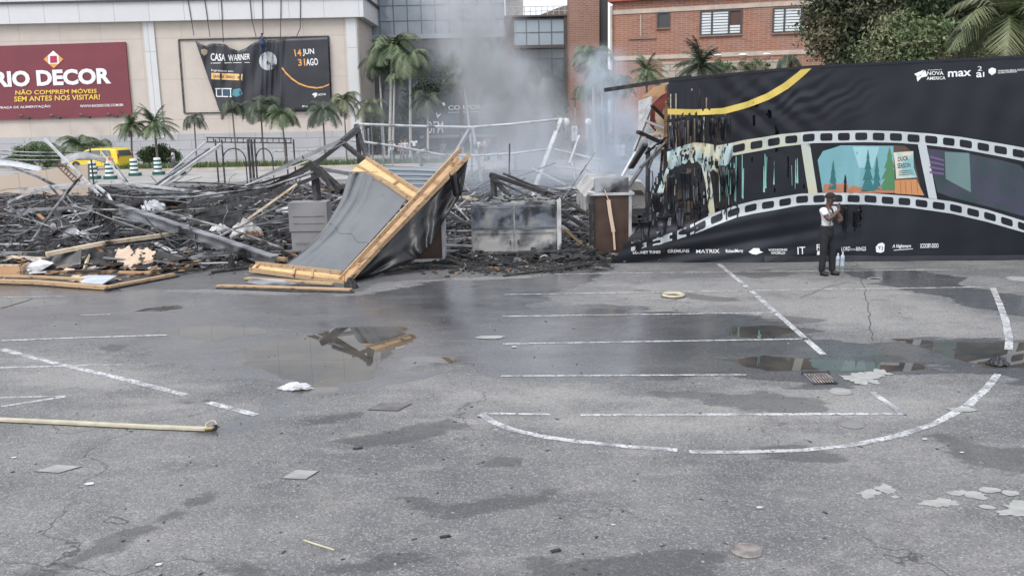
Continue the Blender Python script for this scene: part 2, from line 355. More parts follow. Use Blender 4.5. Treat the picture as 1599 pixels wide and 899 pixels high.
    r2 = N.new('ShaderNodeMix'); r2.data_type = 'FLOAT'; L.new(pool, r2.inputs[0]); L.new(r1.outputs[0], r2.inputs[2]); r2.inputs[3].default_value = 0.015
    L.new(r2.outputs[0], b.inputs['Roughness'])
    bp = N.new('ShaderNodeBump'); bp.inputs['Distance'].default_value = 0.012
    hs = mth('MULTIPLY', mth('ADD', vo.outputs['Distance'], mth('MULTIPLY', fine, .6)), mth('SUBTRACT', 1.0, pool))
    L.new(hs, bp.inputs['Height']); stv = mth('MULTIPLY', mth('SUBTRACT', 1.0, mth('MULTIPLY', wet, .90)), .55); L.new(stv, bp.inputs['Strength'])
    L.new(bp.outputs[0], b.inputs['Normal'])
    return m
me.materials.append(ground_mat())
gr = bpy.data.objects.new('ground', me); COL.objects.link(gr); tag(gr, 'worn grey asphalt car park with damp bands and puddles', kind='structure')

def ribbon(mb, px, w, z=0.004, gaps=0.0, step=0.35, jit=0.006):
    pts = [G(*p) for p in px]; out = []
    for a, b in zip(pts[:-1], pts[1:]):
        n = max(1, int((b - a).length / step)); out += [a.lerp(b, i / n) for i in range(n)]
    out.append(pts[-1]); L_ = []
    for i, p in enumerate(out):
        d = (out[min(i + 1, len(out) - 1)] - out[max(i - 1, 0)]).normalized(); nn = Vector((-d.y, d.x, 0))
        ww = w / 2 * .84 * (1 + random.uniform(-.12, .12)); L_.append((p + nn * ww + Vector((0, 0, z)), p - nn * ww + Vector((0, 0, z)), d))
    for i in range(len(L_) - 1):
        a, b = L_[i], L_[i + 1]
        g = 0.012 if random.random() < 0.35 else 0
        mb.add([a[0] + a[2] * g, a[1] + a[2] * g, b[1], b[0]], [(0, 1, 2, 3)])
mk = MB()
for pts, w in (([(865, 428), (1200, 424), (1490, 421)], .07), ([(788, 460), (1200, 453), (1553, 448)], .08), ([(785, 494), (1213, 488)], .075), ([(785, 537), (1262, 529)], .08),
               ([(783, 587), (1165, 585)], .07), ([(750, 645), (861, 647)], .075), ([(905, 648), (1410, 646)], .08),
               ([(750, 646), (772, 660), (800, 671), (850, 682), (900, 689), (980, 697), (1058, 703)], .115), ([(1075, 705), (1150, 706), (1250, 703), (1330, 695), (1400, 681), (1460, 661), (1510, 634), (1540, 607), (1558, 584)], .115),
               ([(1550, 449), (1560, 472), (1570, 500), (1576, 530), (1575, 546)], .13), ([(1122, 412), (1160, 443), (1205, 482), (1250, 522), (1285, 553)], .12), ([(1362, 612), (1408, 645)], .10),
               ([(0, 545), (90, 568), (190, 591)], .13), ([(190, 591), (290, 617)], .13), ([(325, 628), (400, 648)], .12), ([(0, 532), (130, 527), (262, 523)], .09), ([(0, 574), (120, 571), (190, 569)], .07),
               ([(0, 621), (102, 618)], .06), ([(0, 635), (102, 619)], .07), ([(0, 464), (102, 463)], .07), ([(125, 492), (172, 491)], .06), ([(1213, 492), (1175, 491)], .05)):
    ribbon(mk, pts, w)
sm_ = MB()
for pl_ in ([(1340, 418), (1350, 450), (1357, 490), (1363, 535)], [(1250, 465), (1290, 448), (1330, 440)]):
    q_ = [G(*p_, .0035) for p_ in pl_]; o_ = []
    for a_, b_ in zip(q_[:-1], q_[1:]): o_ += [a_.lerp(b_, i / 14) for i in range(14)]
    o_ = [p_ + Vector((.05 * mnoise.noise(p_ * 3), .05 * mnoise.noise(p_ * 3 + Vector((9, 0, 0))), 0)) for p_ in o_]
    for i in range(len(o_) - 1):
        if mnoise.noise(o_[i] * 1.1) > .28: continue
        d_ = (o_[i + 1] - o_[i]).normalized(); n_ = Vector((-d_.y, d_.x, 0)) * .007 * (1 + .5 * mnoise.noise(o_[i] * 7)); sm_.add([o_[i] + n_, o_[i] - n_, o_[i + 1] - n_, o_[i + 1] + n_], [(0, 1, 2, 3)])
one(sm_, 'asphalt_seams', mat('old_tar', (.055, .055, .058), .7), 'broken tar seams and cracks in the asphalt surface', None)['kind'] = 'structure'
one(mk, 'road_markings', M_paint, 'worn white parking lines painted on the asphalt', None)['kind'] = 'structure'
# ---------------------------------------------------------------- background: paving, buildings
def brickmat(name, c1, c2, mortar, w, h, msize=0.02, off=0.5, rough=0.85, var=None, bump=0.3, rot=0.0, vary=0.0):
    m = bpy.data.materials.new(name); MATS[name] = m; m.use_nodes = True; t = m.node_tree; N = t.nodes; L = t.links; b = N['Principled BSDF']
    tc = N.new('ShaderNodeTexCoord'); sx = N.new('ShaderNodeSeparateXYZ'); cx = N.new('ShaderNodeCombineXYZ'); mp = N.new('ShaderNodeMapping'); mp.inputs['Rotation'].default_value = (0, 0, rot)
    L.new(tc.outputs['Object'], mp.inputs[0]); L.new(mp.outputs[0], sx.inputs[0]); ad = N.new('ShaderNodeMath'); ad.operation = 'ADD'
    L.new(sx.outputs[0], ad.inputs[0]); L.new(sx.outputs[1], ad.inputs[1]); L.new(ad.outputs[0], cx.inputs[0]); L.new(sx.outputs[2], cx.inputs[1])
    br = N.new('ShaderNodeTexBrick'); br.offset = off; br.inputs['Scale'].default_value = 1; br.inputs['Brick Width'].default_value = w; br.inputs['Row Height'].default_value = h
    br.inputs['Mortar Size'].default_value = msize; br.inputs['Color1'].default_value = (*c1, 1); br.inputs['Color2'].default_value = (*c2, 1); br.inputs['Mortar'].default_value = (*mortar, 1)
    L.new(cx.outputs[0], br.inputs['Vector']); nz = N.new('ShaderNodeTexNoise'); nz.inputs['Scale'].default_value = 0.9; nz.inputs['Detail'].default_value = 9; nz.inputs['Roughness'].default_value = .65
    L.new(tc.outputs['Object'], nz.inputs['Vector']); r = N.new('ShaderNodeMapRange'); r.inputs[1].default_value = .42; r.inputs[2].default_value = .7; r.inputs[4].default_value = vary; L.new(nz.outputs[0], r.inputs[0])
    x = N.new('ShaderNodeMix'); x.data_type = 'RGBA'; L.new(br.outputs[0], x.inputs[6]); x.inputs[7].default_value = (*(var or mortar), 1); L.new(r.outputs[0], x.inputs[0]); L.new(x.outputs[2], b.inputs['Base Color'])
    b.inputs['Roughness'].default_value = rough
    if bump:
        bp = N.new('ShaderNodeBump'); bp.inputs['Strength'].default_value = bump; bp.inputs['Distance'].default_value = .02; bp.invert = True; L.new(br.outputs['Fac'], bp.inputs['Height']); L.new(bp.outputs[0], b.inputs['Normal'])
    return m
M_conc = mat('pale_concrete_paving', (0.36, 0.35, 0.335), 0.85, 0, (0.26, 0.255, 0.25), 0.6, detail=8, lo=.4, hi=.65)
M_cream = brickmat('cream_cladding', (.57, .51, .455), (.55, .495, .445), (.47, .43, .39), 3.4, 3.35, .045, 0, vary=.55, var=(.47, .425, .385), bump=.1)
M_whiteb = brickmat('white_cladding', (.62, .63, .64), (.60, .61, .62), (.40, .41, .42), 2.9, 9.0, .03, 0, vary=.3, var=(.50, .51, .52), bump=.1)
M_dado = brickmat('grey_stone_dado', (.44, .45, .47), (.40, .41, .43), (.28, .29, .30), 2.2, .8, .03, .5, vary=.4, var=(.34, .34, .35), bump=.2)
M_brick = brickmat('old_red_brick', (.31, .135, .085), (.235, .095, .06), (.33, .25, .21), .46, .15, .018, .5, vary=.5, var=(.36, .22, .17), bump=.4)
M_brick2 = brickmat('chimney_brick', (.27, .14, .10), (.21, .10, .07), (.33, .25, .21), .46, .15, .018, .5, vary=.5, var=(.31, .21, .17), bump=.4)
M_band = mat('pale_stone_band', (.52, .44, .37), .8, 0, (.40, .34, .29), 1.5)
M_tile = mat('terracotta_roof', (.36, .10, .07), .8, 0, (.24, .07, .05), 2)
M_frame = mat('dark_window_frame', (.05, .052, .056), .5)
M_glassU = mat('painted_sky_glass', (.25, .30, .345), .06, 0, (.19, .23, .27), .5, spec=.9)  # sky reflection of the upper panes is put into their paler base colour
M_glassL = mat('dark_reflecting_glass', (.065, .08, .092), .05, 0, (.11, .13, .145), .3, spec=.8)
M_lou = mat('louvre_glass', (.62, .68, .70), .3)
M_green = mat('hedge_leaf', (.05, .10, .035), .6, 0, (.09, .13, .05), 2, island=.5)
M_leafA = mat('tree_leaf_green', (.04, .07, .028), .55, 0, (.08, .105, .048), .5, lo=.42, hi=.6, island=.55)
M_leafB = mat('tree_leaf_brownish', (.055, .072, .033), .55, 0, (.12, .10, .06), .45, lo=.48, hi=.64, island=.55)
M_leafC = mat('tree_leaf_light', (.09, .14, .055), .55, 0, (.14, .15, .075), .6, lo=.42, hi=.6, island=.5)
M_palm = mat('palm_frond', (.07, .115, .055), .5, 0, (.13, .16, .085), 1.5, island=.4)
M_palmY = mat('palm_frond_yellowing', (.13, .14, .06), .5, 0, (.08, .11, .05), 1.5, island=.4)
M_palmD = mat('palm_frond_dark', (.035, .055, .03), .5, 0, (.06, .08, .045), 1.5, island=.4)
M_trunk = mat('grey_palm_trunk', (.22, .20, .18), .85, 0, (.13, .115, .10), 4, stretch=(1, 1, 5), bump=.5)
M_trunkW = mat('pale_palm_trunk', (.48, .47, .44), .8, 0, (.33, .32, .30), 4, stretch=(1, 1, 5))
M_bark = mat('tree_bark', (.10, .075, .055), .9, 0, (.06, .045, .035), 6, bump=.8)
MW = mat('white_print', (.80, .81, .82), .5)

road = one(MB().aabb(-60, 50, 0.004, 60, 78, 0.008), 'road', M_conc, 'pale concrete access road in front of the shopping centre', None); road['kind'] = 'structure'
kb = MB(); kb.aabb(-28, 61.5, 0, -3.5, 61.75, .15); kb.aabb(-28, 64.3, 0, -3.5, 64.55, .15); kb.aabb(-28, 61.75, 0, -3.5, 64.3, .11)
one(kb, 'kerb', M_band, 'raised kerb of a planted strip along the road', None)['kind'] = 'structure'
gs = []
for i in range(5200):
    x = random.uniform(-27.5, -4); y = random.uniform(61.8, 64.2); h = random.uniform(.12, .42); a = random.uniform(0, PI)
    w = .035; dx, dy = math.cos(a) * w, math.sin(a) * w; lx, ly = random.uniform(-.1, .1), random.uniform(-.1, .1)
    gs.append(((x - dx, y - dy, .11), (x + dx, y + dy, .11), (x + lx + dx * .3, y + ly, .11 + h), (x + lx - dx * .3, y + ly, .11 + h)))
def quads(name, q, m, label, cat=None, kind=None, parent=None, smooth=False):
    q = np.asarray(q, dtype=np.float32).reshape(-1, 4, 3); n = len(q); off = np.array(parent['_o'], np.float32) if parent is not None else np.zeros(3, np.float32)
    me = bpy.data.meshes.new(name); me.vertices.add(n * 4); me.vertices.foreach_set('co', (q - off).ravel())
    me.loops.add(n * 4); me.loops.foreach_set('vertex_index', np.arange(n * 4)); me.polygons.add(n); me.polygons.foreach_set('loop_start', np.arange(n) * 4)
    me.update(calc_edges=True); me.materials.append(m); o = bpy.data.objects.new(name, me); COL.objects.link(o)
    if parent is not None: o.parent = parent
    return tag(o, label, cat, None, kind)
quads('grass', gs, M_green, 'low grass on the planted strip beside the road', kind='stuff')

# --- mall building on the left
YF = 78.0
def S_m(x, y, off=0.0): return P(x, y, YF - off)
mall = thing('shopping_centre', (P(300, 240, YF).x, YF, 0), 'cream and white clad shopping centre block with grey stone base', 'building')
x0, x1 = P(-160, 120, YF).x, P(563, 120, YF).x
zd = P(300, 209, YF).z; zc = P(300, 33, YF).z; zc2 = P(300, 2.5, YF).z
MB().aabb(x0, YF, zd, x1, YF + 9, 20).build('wall', M_cream, mall)
MB().aabb(x0, YF - .06, 0, x1 + .05, YF + 9, zd).build('stone_base', M_dado, mall)
MB().aabb(x0, YF - .55, zc, x1 + .6, YF + 9.3, zc2).build('cornice', M_whiteb, mall)
MB().aabb(x0, YF - .75, zc2, x1 + .8, YF + 9.5, zc2 + .16).build('ledge', M_frame, mall)
MB().aabb(x0, YF - .5, zc2 + .16, x1 + .6, YF + 9.3, 20.5).build('parapet', M_whiteb, mall)
for a in (238, 552):
    xa = P(a, 100, YF).x; MB().aabb(xa - .45, YF - .16, zd - .3, xa + .45, YF + .01, zc).build('pilaster', M_whiteb, mall)
for a, bq in ((428, 448), (453, 478), (480, 500)):
    xa, xb = P(a, 240, YF).x, P(bq, 240, YF).x
    f = MB().aabb(xa, YF - .10, 0.15, xb, YF - .06, P(400, 236, YF).z).build('window', M_glassL, mall)
    fr = MB(); zt = P(400, 236, YF).z
    for q in ((xa - .05, .1, xa + .04, zt), (xb - .04, .1, xb + .05, zt), (xa, zt - .06, xb, zt + .05), (xa, .1, xb, .18)): fr.aabb(q[0], YF - .16, q[1], q[2], YF - .07, q[3])
    fr.build('frame', M_white, f)
bx = MB(); bx.aabb(P(355, 240, 77).x, 75.5, 0, P(545, 240, 77).x, 75.9, .55); one(bx, 'low_planter_wall', M_dado, 'low grey stone wall in front of the windows of the shopping centre', 'wall')

M_red = mat('dark_red_signboard', (.175, .038, .052), .45, 0, (.205, .042, .058), .5, lo=.4, hi=.7)
M_yel = mat('yellow_print', (.85, .60, .10), .5); M_orange = mat('orange_print', (.75, .36, .10), .5); M_pinkr = mat('crimson_print', (.42, .03, .08), .5)
sg = thing('wall_sign', S_m(90, 188, .2), 'dark red wall sign with big white and yellow lettering and a diamond emblem', 'sign')
q = [(-60, 189.5), (207, 181), (197, 66), (-70, 74.5)]
m_ = MB(); m_.slab([S_m(*c, .04) for c in q], .18); m_.build('board', M_red, sg)
SS = lambda x, y, o: S_m(x, y, .24 + o)
t1 = MB(); text_on(t1, 'RIO DECOR', [(-8, 137), (174, 131), (172, 106), (-10, 112)], SS, .03, bold=.045); t1.build('large_lettering', MW, sg)
t2 = MB(); text_on(t2, 'NÃO COMPREM MÓVEIS', [(24, 148.5), (151, 145.5), (151, 137.5), (24, 140)], SS, .03, bold=.035)
text_on(t2, 'SEM ANTES NOS VISITAR!', [(22, 159), (156, 155.5), (156, 147.5), (22, 151)], SS, .03, bold=.035); t2.build('yellow_lettering', M_yel, sg)
t3 = MB(); text_on(t3, '3º PISO | PRAÇA DE ALIMENTAÇÃO', [(-30, 172), (79, 169), (79, 163.5), (-30, 166.5)], SS, .03, bold=.03)
t3.build('floor_lettering', MW, sg); t3 = MB(); text_on(t3, 'WWW.RIODECOR.COM.BR', [(125, 168), (193, 166), (193, 162), (125, 164)], SS, .03, bold=.03); t3.build('web_lettering', MW, sg)
e = MB()
for poly, mi, o in (([(68, 93), (83, 79.5), (99, 93), (84, 107)], 0, .02), ([(68, 93), (75, 86.5), (75, 99)], 1, .03), ([(99, 93), (91, 86), (92, 99)], 1, .03), ([(76, 100), (84, 107), (91, 100)], 1, .03), ([(78, 88), (88.5, 87.5), (89, 98), (78.5, 98.5)], 2, .04)):
    art(e, poly, SS, o, mi, 0)
e.build('emblem', [MW, M_orange, M_pinkr], sg)
for k, (fx, fy) in enumerate(((39, 182.5), (87, 182), (133, 181), (176, 180))):
    f = thing('flood_lamp', S_m(fx, fy, .3), ('flood lamp on an arm below the red wall sign, first of the row' if k == 0 else 'flood lamp below the red sign under its yellow slogan' if k == 1 else 'flood lamp below the red sign, third of the row' if k == 2 else 'flood lamp under the web address on the red sign'), 'lamp', 'flood lamps under the red sign')
    a = S_m(fx - 9, fy + 1, 0); b_ = S_m(fx - 8, fy - 3, .5); c_ = S_m(fx, fy + 1.5, 1.0); d_ = S_m(fx + 8, fy + 2.5, 1.15)
    MB().tube([a, b_, c_], .045).build('arm', M_galv, f); MB().beam(c_, d_, .3, .16).build('head', M_dark, f)

# hanging black banner on the mall wall
M_navy = mat('black_vinyl_on_wall', (.028, .030, .038), .42, 0, (.04, .043, .052), .6, lo=.4, hi=.7)
bn = thing('hanging_banner', S_m(430, 176, .2), 'torn black event banner sagging on the cream wall with white and yellow date lettering', 'banner')
TOP = [(305, 64), (312, 68), (321, 72), (330, 68), (351, 69), (359, 75), (373, 80), (385, 75), (396, 67), (407, 63), (430, 63), (440, 61), (512, 58)]
def S_h(x, y, off=0):
    u = x - 300; k = max(0, 1 - max(0, x - 442) / 6)
    w = k * (.05 * math.sin(u * .40 + .02 * y) + .07 * math.sin(u * .16 + y * .07)) + max(0, 1 - abs(u - 122) / 24) * .10 * math.sin(u * .8 + .03 * y)
    return P(x, y, YF - .35 - off - w)
def bfn(u, v):
    bot = 343 + (517 - 343) * u; by = 174 - 1.5 * u
    if u > .62: tx = 440 + (512 - 440) * (u - .62) / .38
    else: tx = 305 + (440 - 305) * u / .62
    bx_ = bot; ty = interp(TOP, tx)
    return S_h(tx + (bx_ - tx) * v, ty + (by - ty) * v)
g = MB(); g.grid(bfn, 150, 24); g.build('vinyl', M_navy, bn, smooth=True, solid=.02)
fr = MB()
for a, b_ in (((279, 62.5), (513, 57)), ((279, 62.5), (288, 177)), ((288, 177), (518, 173)), ((513, 57), (518, 173))): fr.beam(S_m(*a, .06), S_m(*b_, .06), .12, .1)
fr.build('frame', M_dark, bn)
t = MB(); text_on(t, 'CASA', [(329, 95), (352, 96), (352, 85), (329, 83)], S_h, .03, bold=.05); text_on(t, 'WARNER', [(357, 96.5), (390, 93), (391, 84), (356, 86)], S_h, .03, bold=.05)
text_on(t, 'Ingressos em:', [(330, 112.5), (365, 114), (365, 110), (330, 108)], S_h, .03, bold=.02)
text_on(t, 'JUN', [(473, 88), (491, 87), (490, 76), (472, 77)], S_h, .03, bold=.06); text_on(t, 'AGO', [(478.5, 103), (497, 102), (496, 91), (477.5, 92)], S_h, .03, bold=.06)
art(t, [(329, 98.5), (390, 97.5), (390, 98.3), (329, 99.5)], S_h, .03, 0, 8)
text_on(t, 'NOVA', [(496, 150), (509, 149), (509, 145.5), (496, 146.5)], S_h, .03, bold=.03); text_on(t, 'max', [(472, 168), (481, 167.5), (481, 164.5), (472, 165)], S_h, .03, bold=.05)
art(t, [(487, 148), (490, 145.5), (495, 145), (494.5, 150.5), (490, 153), (491, 150)], S_h, .03, 0, 0)
for a, b_ in (((336, 138), (362, 138)), ((339, 150), (362, 150.5))): art(t, [(a[0], a[1]), (b_[0], b_[1]), (b_[0], b_[1] + 1.5), (a[0], a[1] + 1.5)], S_h, .03, 0, 6)
for x_ in (337, 346, 359): art(t, [(x_, 138), (x_ + 1.5, 138), (x_ + 2, 151), (x_ + .5, 151)], S_h, .03, 0, 6)
t.build('white_lettering', MW, bn)
t = MB(); text_on(t, '14', [(461, 88.5), (471, 88), (470, 77), (459, 77.5)], S_h, .03, bold=.06); text_on(t, '31', [(466, 103.5), (477, 103), (476, 92), (465, 92.5)], S_h, .03, bold=.06)
art(t, [(330, 114), (379, 116), (378, 126), (330, 124)], S_h, .03, 1, 6)
cv = [(441, 105), (446, 112), (455, 121), (466, 129), (480, 134.5), (495, 136.5), (505, 135), (514, 131)]
for a, b_ in zip(cv[:-1], cv[1:]): art(t, [a, b_, (b_[0] - .3, b_[1] + 2.4), (a[0] - 1.5, a[1] + 2.2)], S_h, .04, 0, 0)
t.build('orange_lettering', [M_orange, mat('orange_panel_print', (.82, .52, .22), .5)], bn)
t = MB(); text_on(t, 'CASAWARNERRIO.COM.BR', [(333, 121.5), (376, 123.5), (376, 119), (333, 117)], S_h, .05, bold=.03)
art(t, circ(418, 98, 1.8, 3, 10), S_h, .06, 0, 0); art(t, [(417, 98), (421, 97), (430, 103), (432, 101), (431, 108), (424, 104)], S_h, .06, 0, 0)
t.build('dark_lettering', M_navy, bn)
t = MB(); art(t, circ(418.5, 95.5, 14, 14.5, 22), S_h, .035, 0, 4); t.build('moon_disc', mat('moon_grey_print', (.55, .57, .60), .5, 0, (.38, .40, .43), 1.2), bn)
t = MB(); art(t, [(314, 78), (319, 76.5), (324, 78.5), (323.5, 84), (319, 87.5), (315, 84)], S_h, .03, 0, 4); t.build('shield_emblem', mat('tan_print', (.42, .33, .25), .5), bn)
t = MB(); art(t, [(364, 140), (375, 138), (379, 147), (369, 152), (362, 149)], S_h, .03, 0, 6); art(t, [(341, 140), (357, 140), (358, 149), (342, 149)], S_h, .03, 1, 6); t.build('blue_print', [mat('teal_print', (.10, .30, .36), .5), mat('deep_blue_print', (.03, .07, .12), .5)], bn)
for k, pts in enumerate((((289, 0), (303, 56)), ((316, 0), (328, 58)), ((344, 0), (349, 66)), ((388, 0), (393, 30), (400, 58)), ((409, 0), (411, 54)), ((439, 0), (438, 60)), ((469, 0), (469, 44), (463, 58)))):
    names = ['rope hanging over the parapet at the outer corner of the torn banner', 'rope hanging to the left part of the torn banner edge', 'straight rope dropping to the sagging hem of the banner', 'slack rope ending beside the rope worker', 'taut rope that holds the rope worker', 'rope dropping to the upright half of the banner', 'slack rope with a curled end above the banner dates']
    one(MB().tube([P(px, py if i else -25, YF - .62) for i, (px, py) in enumerate(pts)], .035, 5), 'rope', M_dark, names[k], 'rope', 'ropes over the mall parapet')

# --- glass building
def gbuild(name, xl, xr, Y, ztop, rows, step, label, upto, matU, matL, depth=8, fw=.07):
    b = thing(name, ((xl + xr) / 2, Y, 0), label, 'building')
    zb = rows[0]
    MB().aabb(xl, Y, 0, xr, Y + depth, ztop).build('wall', M_frame, b)
    n = max(1, round((xr - xl) / step)); 
    up = MB(); lw = MB(); mu = MB()
    for i in range(n):
        for j in range(len(rows) - 1):
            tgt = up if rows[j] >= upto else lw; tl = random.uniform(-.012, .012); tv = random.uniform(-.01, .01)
            xa = xl + (xr - xl) * i / n + fw / 2; xb = xl + (xr - xl) * (i + 1) / n - fw / 2; za, zb_ = rows[j] + fw / 2, rows[j + 1] - fw / 2
            tgt.hexa([(xa, Y - .05 - tl, za), (xb, Y - .05 + tl, za), (xb, Y - .01, za), (xa, Y - .01, za), (xa, Y - .05 - tl + tv, zb_), (xb, Y - .05 + tl + tv, zb_), (xb, Y - .01, zb_), (xa, Y - .01, zb_)])
    if up.v: up.build('upper_glazing', matU, b)
    if lw.v: lw.build('lower_glazing', matL, b)
    for i in range(n + 1): xa = xl + (xr - xl) * i / n; mu.aabb(xa - fw / 2, Y - .11, rows[0], xa + fw / 2, Y, ztop)
    for z in rows: mu.aabb(xl, Y - .09, z - fw / 2, xr, Y, z + fw / 2)
    mu.build('mullions', mat('grey_mullion', (.12, .135, .15), .45, .4), b)
    return b
YG = 86.0
zr = [P(690, y, YG).z for y in (238, 212, 190, 165, 140, 118, 96, 76)] + [P(690, y, YG).z for y in (57, 32, 8, -18, -45)]
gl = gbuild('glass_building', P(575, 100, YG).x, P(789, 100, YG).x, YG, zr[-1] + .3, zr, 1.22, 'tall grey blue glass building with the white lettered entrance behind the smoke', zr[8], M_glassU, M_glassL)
MB().aabb(P(575, 100, YG).x, YG - .5, zr[8] - .22, P(790, 100, YG).x, YG + .02, zr[8] + .2).build('ledge', mat('ledge_grey', (.33, .36, .39), .5), gl)
SG = lambda x, y, o: P(x, y, YG - .3 - o)
t = MB(); text_on(t, 'CORPORATE', [(700, 172), (774, 170), (774, 163), (700, 165)], SG, .03, bold=.02); text_on(t, 'SHOPPING E OFFICES', [(700, 177), (757, 175.5), (757, 173.5), (700, 175)], SG, .03, bold=.02)
text_on(t, 'OFM', [(665, 209), (692, 208), (692, 189), (665, 190)], SG, .03, bold=.01)
art(t, [(681, 171), (683, 180), (690, 177), (683, 185), (681, 178)], SG, .03, 0, 0); art(t, [(688, 161), (694, 160), (696, 166), (692, 166)], SG, .03, 0, 0); t.build('lettering', MW, gl)
cn = MB(); cn.aabb(P(660, 200, YG).x, YG - 3, P(700, 214, YG).z, P(775, 200, YG).x, YG - .06, P(700, 211, YG).z); cn.build('entrance_canopy', mat('canopy_grey', (.3, .31, .32), .5), gl)
YM = 84.0
zm = [P(840, y, YM).z for y in (238, 205, 180, 155, 125, 92, 77)] + [P(840, y, YM).z for y in (72, 51, 31)]
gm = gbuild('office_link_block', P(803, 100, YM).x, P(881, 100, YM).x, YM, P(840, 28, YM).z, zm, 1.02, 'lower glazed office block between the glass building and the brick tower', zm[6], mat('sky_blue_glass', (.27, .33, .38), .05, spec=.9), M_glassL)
mb_ = MB(); mb_.aabb(P(789, 100, YM).x, YM - .3, 0, P(802, 100, YM).x, YM + 6, P(840, 27, YM).z); mb_.aabb(P(881, 100, YM).x, YM - .3, 0, P(892, 100, YM).x, YM + 6, P(840, 27, YM).z)
mb_.aabb(P(789, 100, YM).x, YM - .4, P(840, 27, YM).z, P(892, 100, YM).x, YM + 6, P(840, 24.5, YM).z); mb_.aabb(P(802, 100, YM).x, YM - .4, P(840, 76, YM).z, P(881, 100, YM).x, YM - .12, P(840, 71, YM).z)
mb_.build('frame', mat('brown_grey_metal', (.085, .07, .065), .6), gm)
rl = MB(); zt = P(840, 24, YM).z
for i in range(12): x = P(792 + i * 9, 20, YM).x; rl.tube([(x, YM, zt), (x, YM, zt + .75)], .03, 5)
for h in (.35, .75): rl.tube([(P(790, 20, YM).x, YM, zt + h), (P(892, 20, YM).x, YM, zt + h)], .03, 5)
rl.build('roof_railing', M_white, gm)
one(MB().aabb(P(789, 0, 88).x, 88, P(800, 26, 88).z, P(817, 0, 88).x, 91, 22), 'rooftop_plant_room', mat('off_white_render', (.6, .58, .56), .8, 0, (.42, .4, .38), 1), 'off white plant room on the roof above the glazed office block', 'rooftop box')
sr = MB(); sr.hexa([P(842, 24, 89), P(893, 24, 89), P(893, 24, 92), P(842, 24, 92), P(870, 13, 89), P(893, 6, 89), P(893, 6, 92), P(870, 13, 92)]); one(sr, 'roof_gable', mat('weathered_roof', (.25, .2, .17), .8, 0, (.16, .13, .11), 2), 'weathered sloping roof end beside the brick tower', 'roof')
# --- brick tower and brick building
YT = 80.0
xa, xb = P(890, 120, YT).x, P(936, 120, YT).x
tw = thing('brick_tower', ((xa + xb) / 2, YT, 0), 'plain tall red brick tower between the glass block and the brick building', 'tower')
MB().aabb(xa, YT, 0, xb, YT + 3, 20).build('shaft', M_brick2, tw); MB().aabb(xb, YT + .4, 0, P(950, 100, YT).x, YT + 2.5, 20).build('recess', M_frame, tw)
A_ = P(956, 240, 73.0); B_ = P(1330, 240, 67.4); A_.z = 0; B_.z = 0; dB = (B_ - A_).normalized(); nB = Vector((dB.y, -dB.x, 0))
if nB.y > 0: nB = -nB
def S_b(x, y, off=0):
    d = ray(x, y); t = (A_ - CAM).dot(nB) / d.dot(nB); return CAM + d * t + nB * off
rzB = math.atan2(dB.y, dB.x)
bb = thing('brick_building', A_, 'old red brick factory building with pale stone bands and louvred windows', 'building')
Lb = (B_ - A_).length + 12; ztp = S_b(956, 4).z
def bbox(mb, s0, s1, z0, z1, o0, o1, mi=0):
    p = [A_ + dB * s0 + nB * o1, A_ + dB * s1 + nB * o1, A_ + dB * s1 + nB * o0, A_ + dB * s0 + nB * o0]
    mb.hexa([Vector((q.x, q.y, z0)) for q in p] + [Vector((q.x, q.y, z1)) for q in p], mi); return mb
bbox(MB(), 0, Lb, 0, ztp, -12, 0).build('wall', M_brick, bb)
def sx(px, py): q = S_b(px, py) - A_; return q.dot(dB), q.z
for yy in (20, 92): z = sx(960, yy)[1]; bbox(MB(), -.08, Lb, z - .16, z + .16, -.1, .07).build('stone_band', M_band, bb)
r_ = MB(); p = [A_ + dB * -.3 + nB * .4, A_ + dB * Lb + nB * .4, A_ + dB * Lb - nB * 6, A_ + dB * -.3 - nB * 6]
r_.hexa([Vector((q.x, q.y, ztp + .01)) for q in p] + [Vector((q.x, q.y, ztp + (.2 if i < 2 else 2.6))) for i, q in enumerate(p)]); r_.build('roof', M_tile, bb)
MB().tube([S_b(955, 10, .15), S_b(956, 238, .15)], .10, 8).build('drain_pipe', M_band, bb)
MB().tube([S_b(1001, 24, .06), S_b(1001, 58, .06)], .05, 6).build('thin_pipe', M_band, bb)
s0, z0 = sx(982, 61); s1, _ = sx(1025, 61); bbox(MB(), s0, s1, z0 - .06, z0 + .06, 0, .12).build('ledge', M_brick2, bb)
def bwin(xl, xr, yt, yb, cols, blank, lou=True):
    s0, zb = sx(xl, yb); s1, zt = sx(xr, yt); f = MB()
    fr = .07; bbox(f, s0 - .06, s1 + .06, zb - .06, zb + .05, 0, .08); bbox(f, s0 - .06, s1 + .06, zt - .05, zt + .06, 0, .08)
    cs = [s0] + [s0 + (s1 - s0) * c for c in cols] + [s1]
    for c in cs: bbox(f, c - .07, c + .07, zb, zt, 0, .085)
    fo = f.build('window', M_frame, bb)
    pn = MB(); n = 8
    for k in range(len(cs) - 1):
        for j in range(n):
            if blank and k == len(cs) - 2 and j >= 3: continue
            za, zz = zb + (zt - zb) * j / n + .03, zb + (zt - zb) * (j + 1) / n - .03
            if lou: bbox(pn, cs[k] + .06, cs[k + 1] - .06, za, zz, .012, .04)
    if lou: pn.build('pane', M_lou, fo)
    bk = MB(); bbox(bk, s0, s1, zb, zt, 0.001, .012); bk.build('backing', M_frame if not blank else mat('dark_brick_fill', (.09, .05, .04), .8), fo)  # dark brick fill shows where the louvre panes are left out
    bbox(MB(), s0 - .1, s1 + .1, zb - .16, zb - .07, 0, .16).build('sill', M_brick2, fo)
bwin(1027, 1045, 20, 43, [], False, False); bwin(1094, 1158, 16, 55, [.28, .70], True); bwin(1207, 1271, 11, 51, [.28, .70], True)
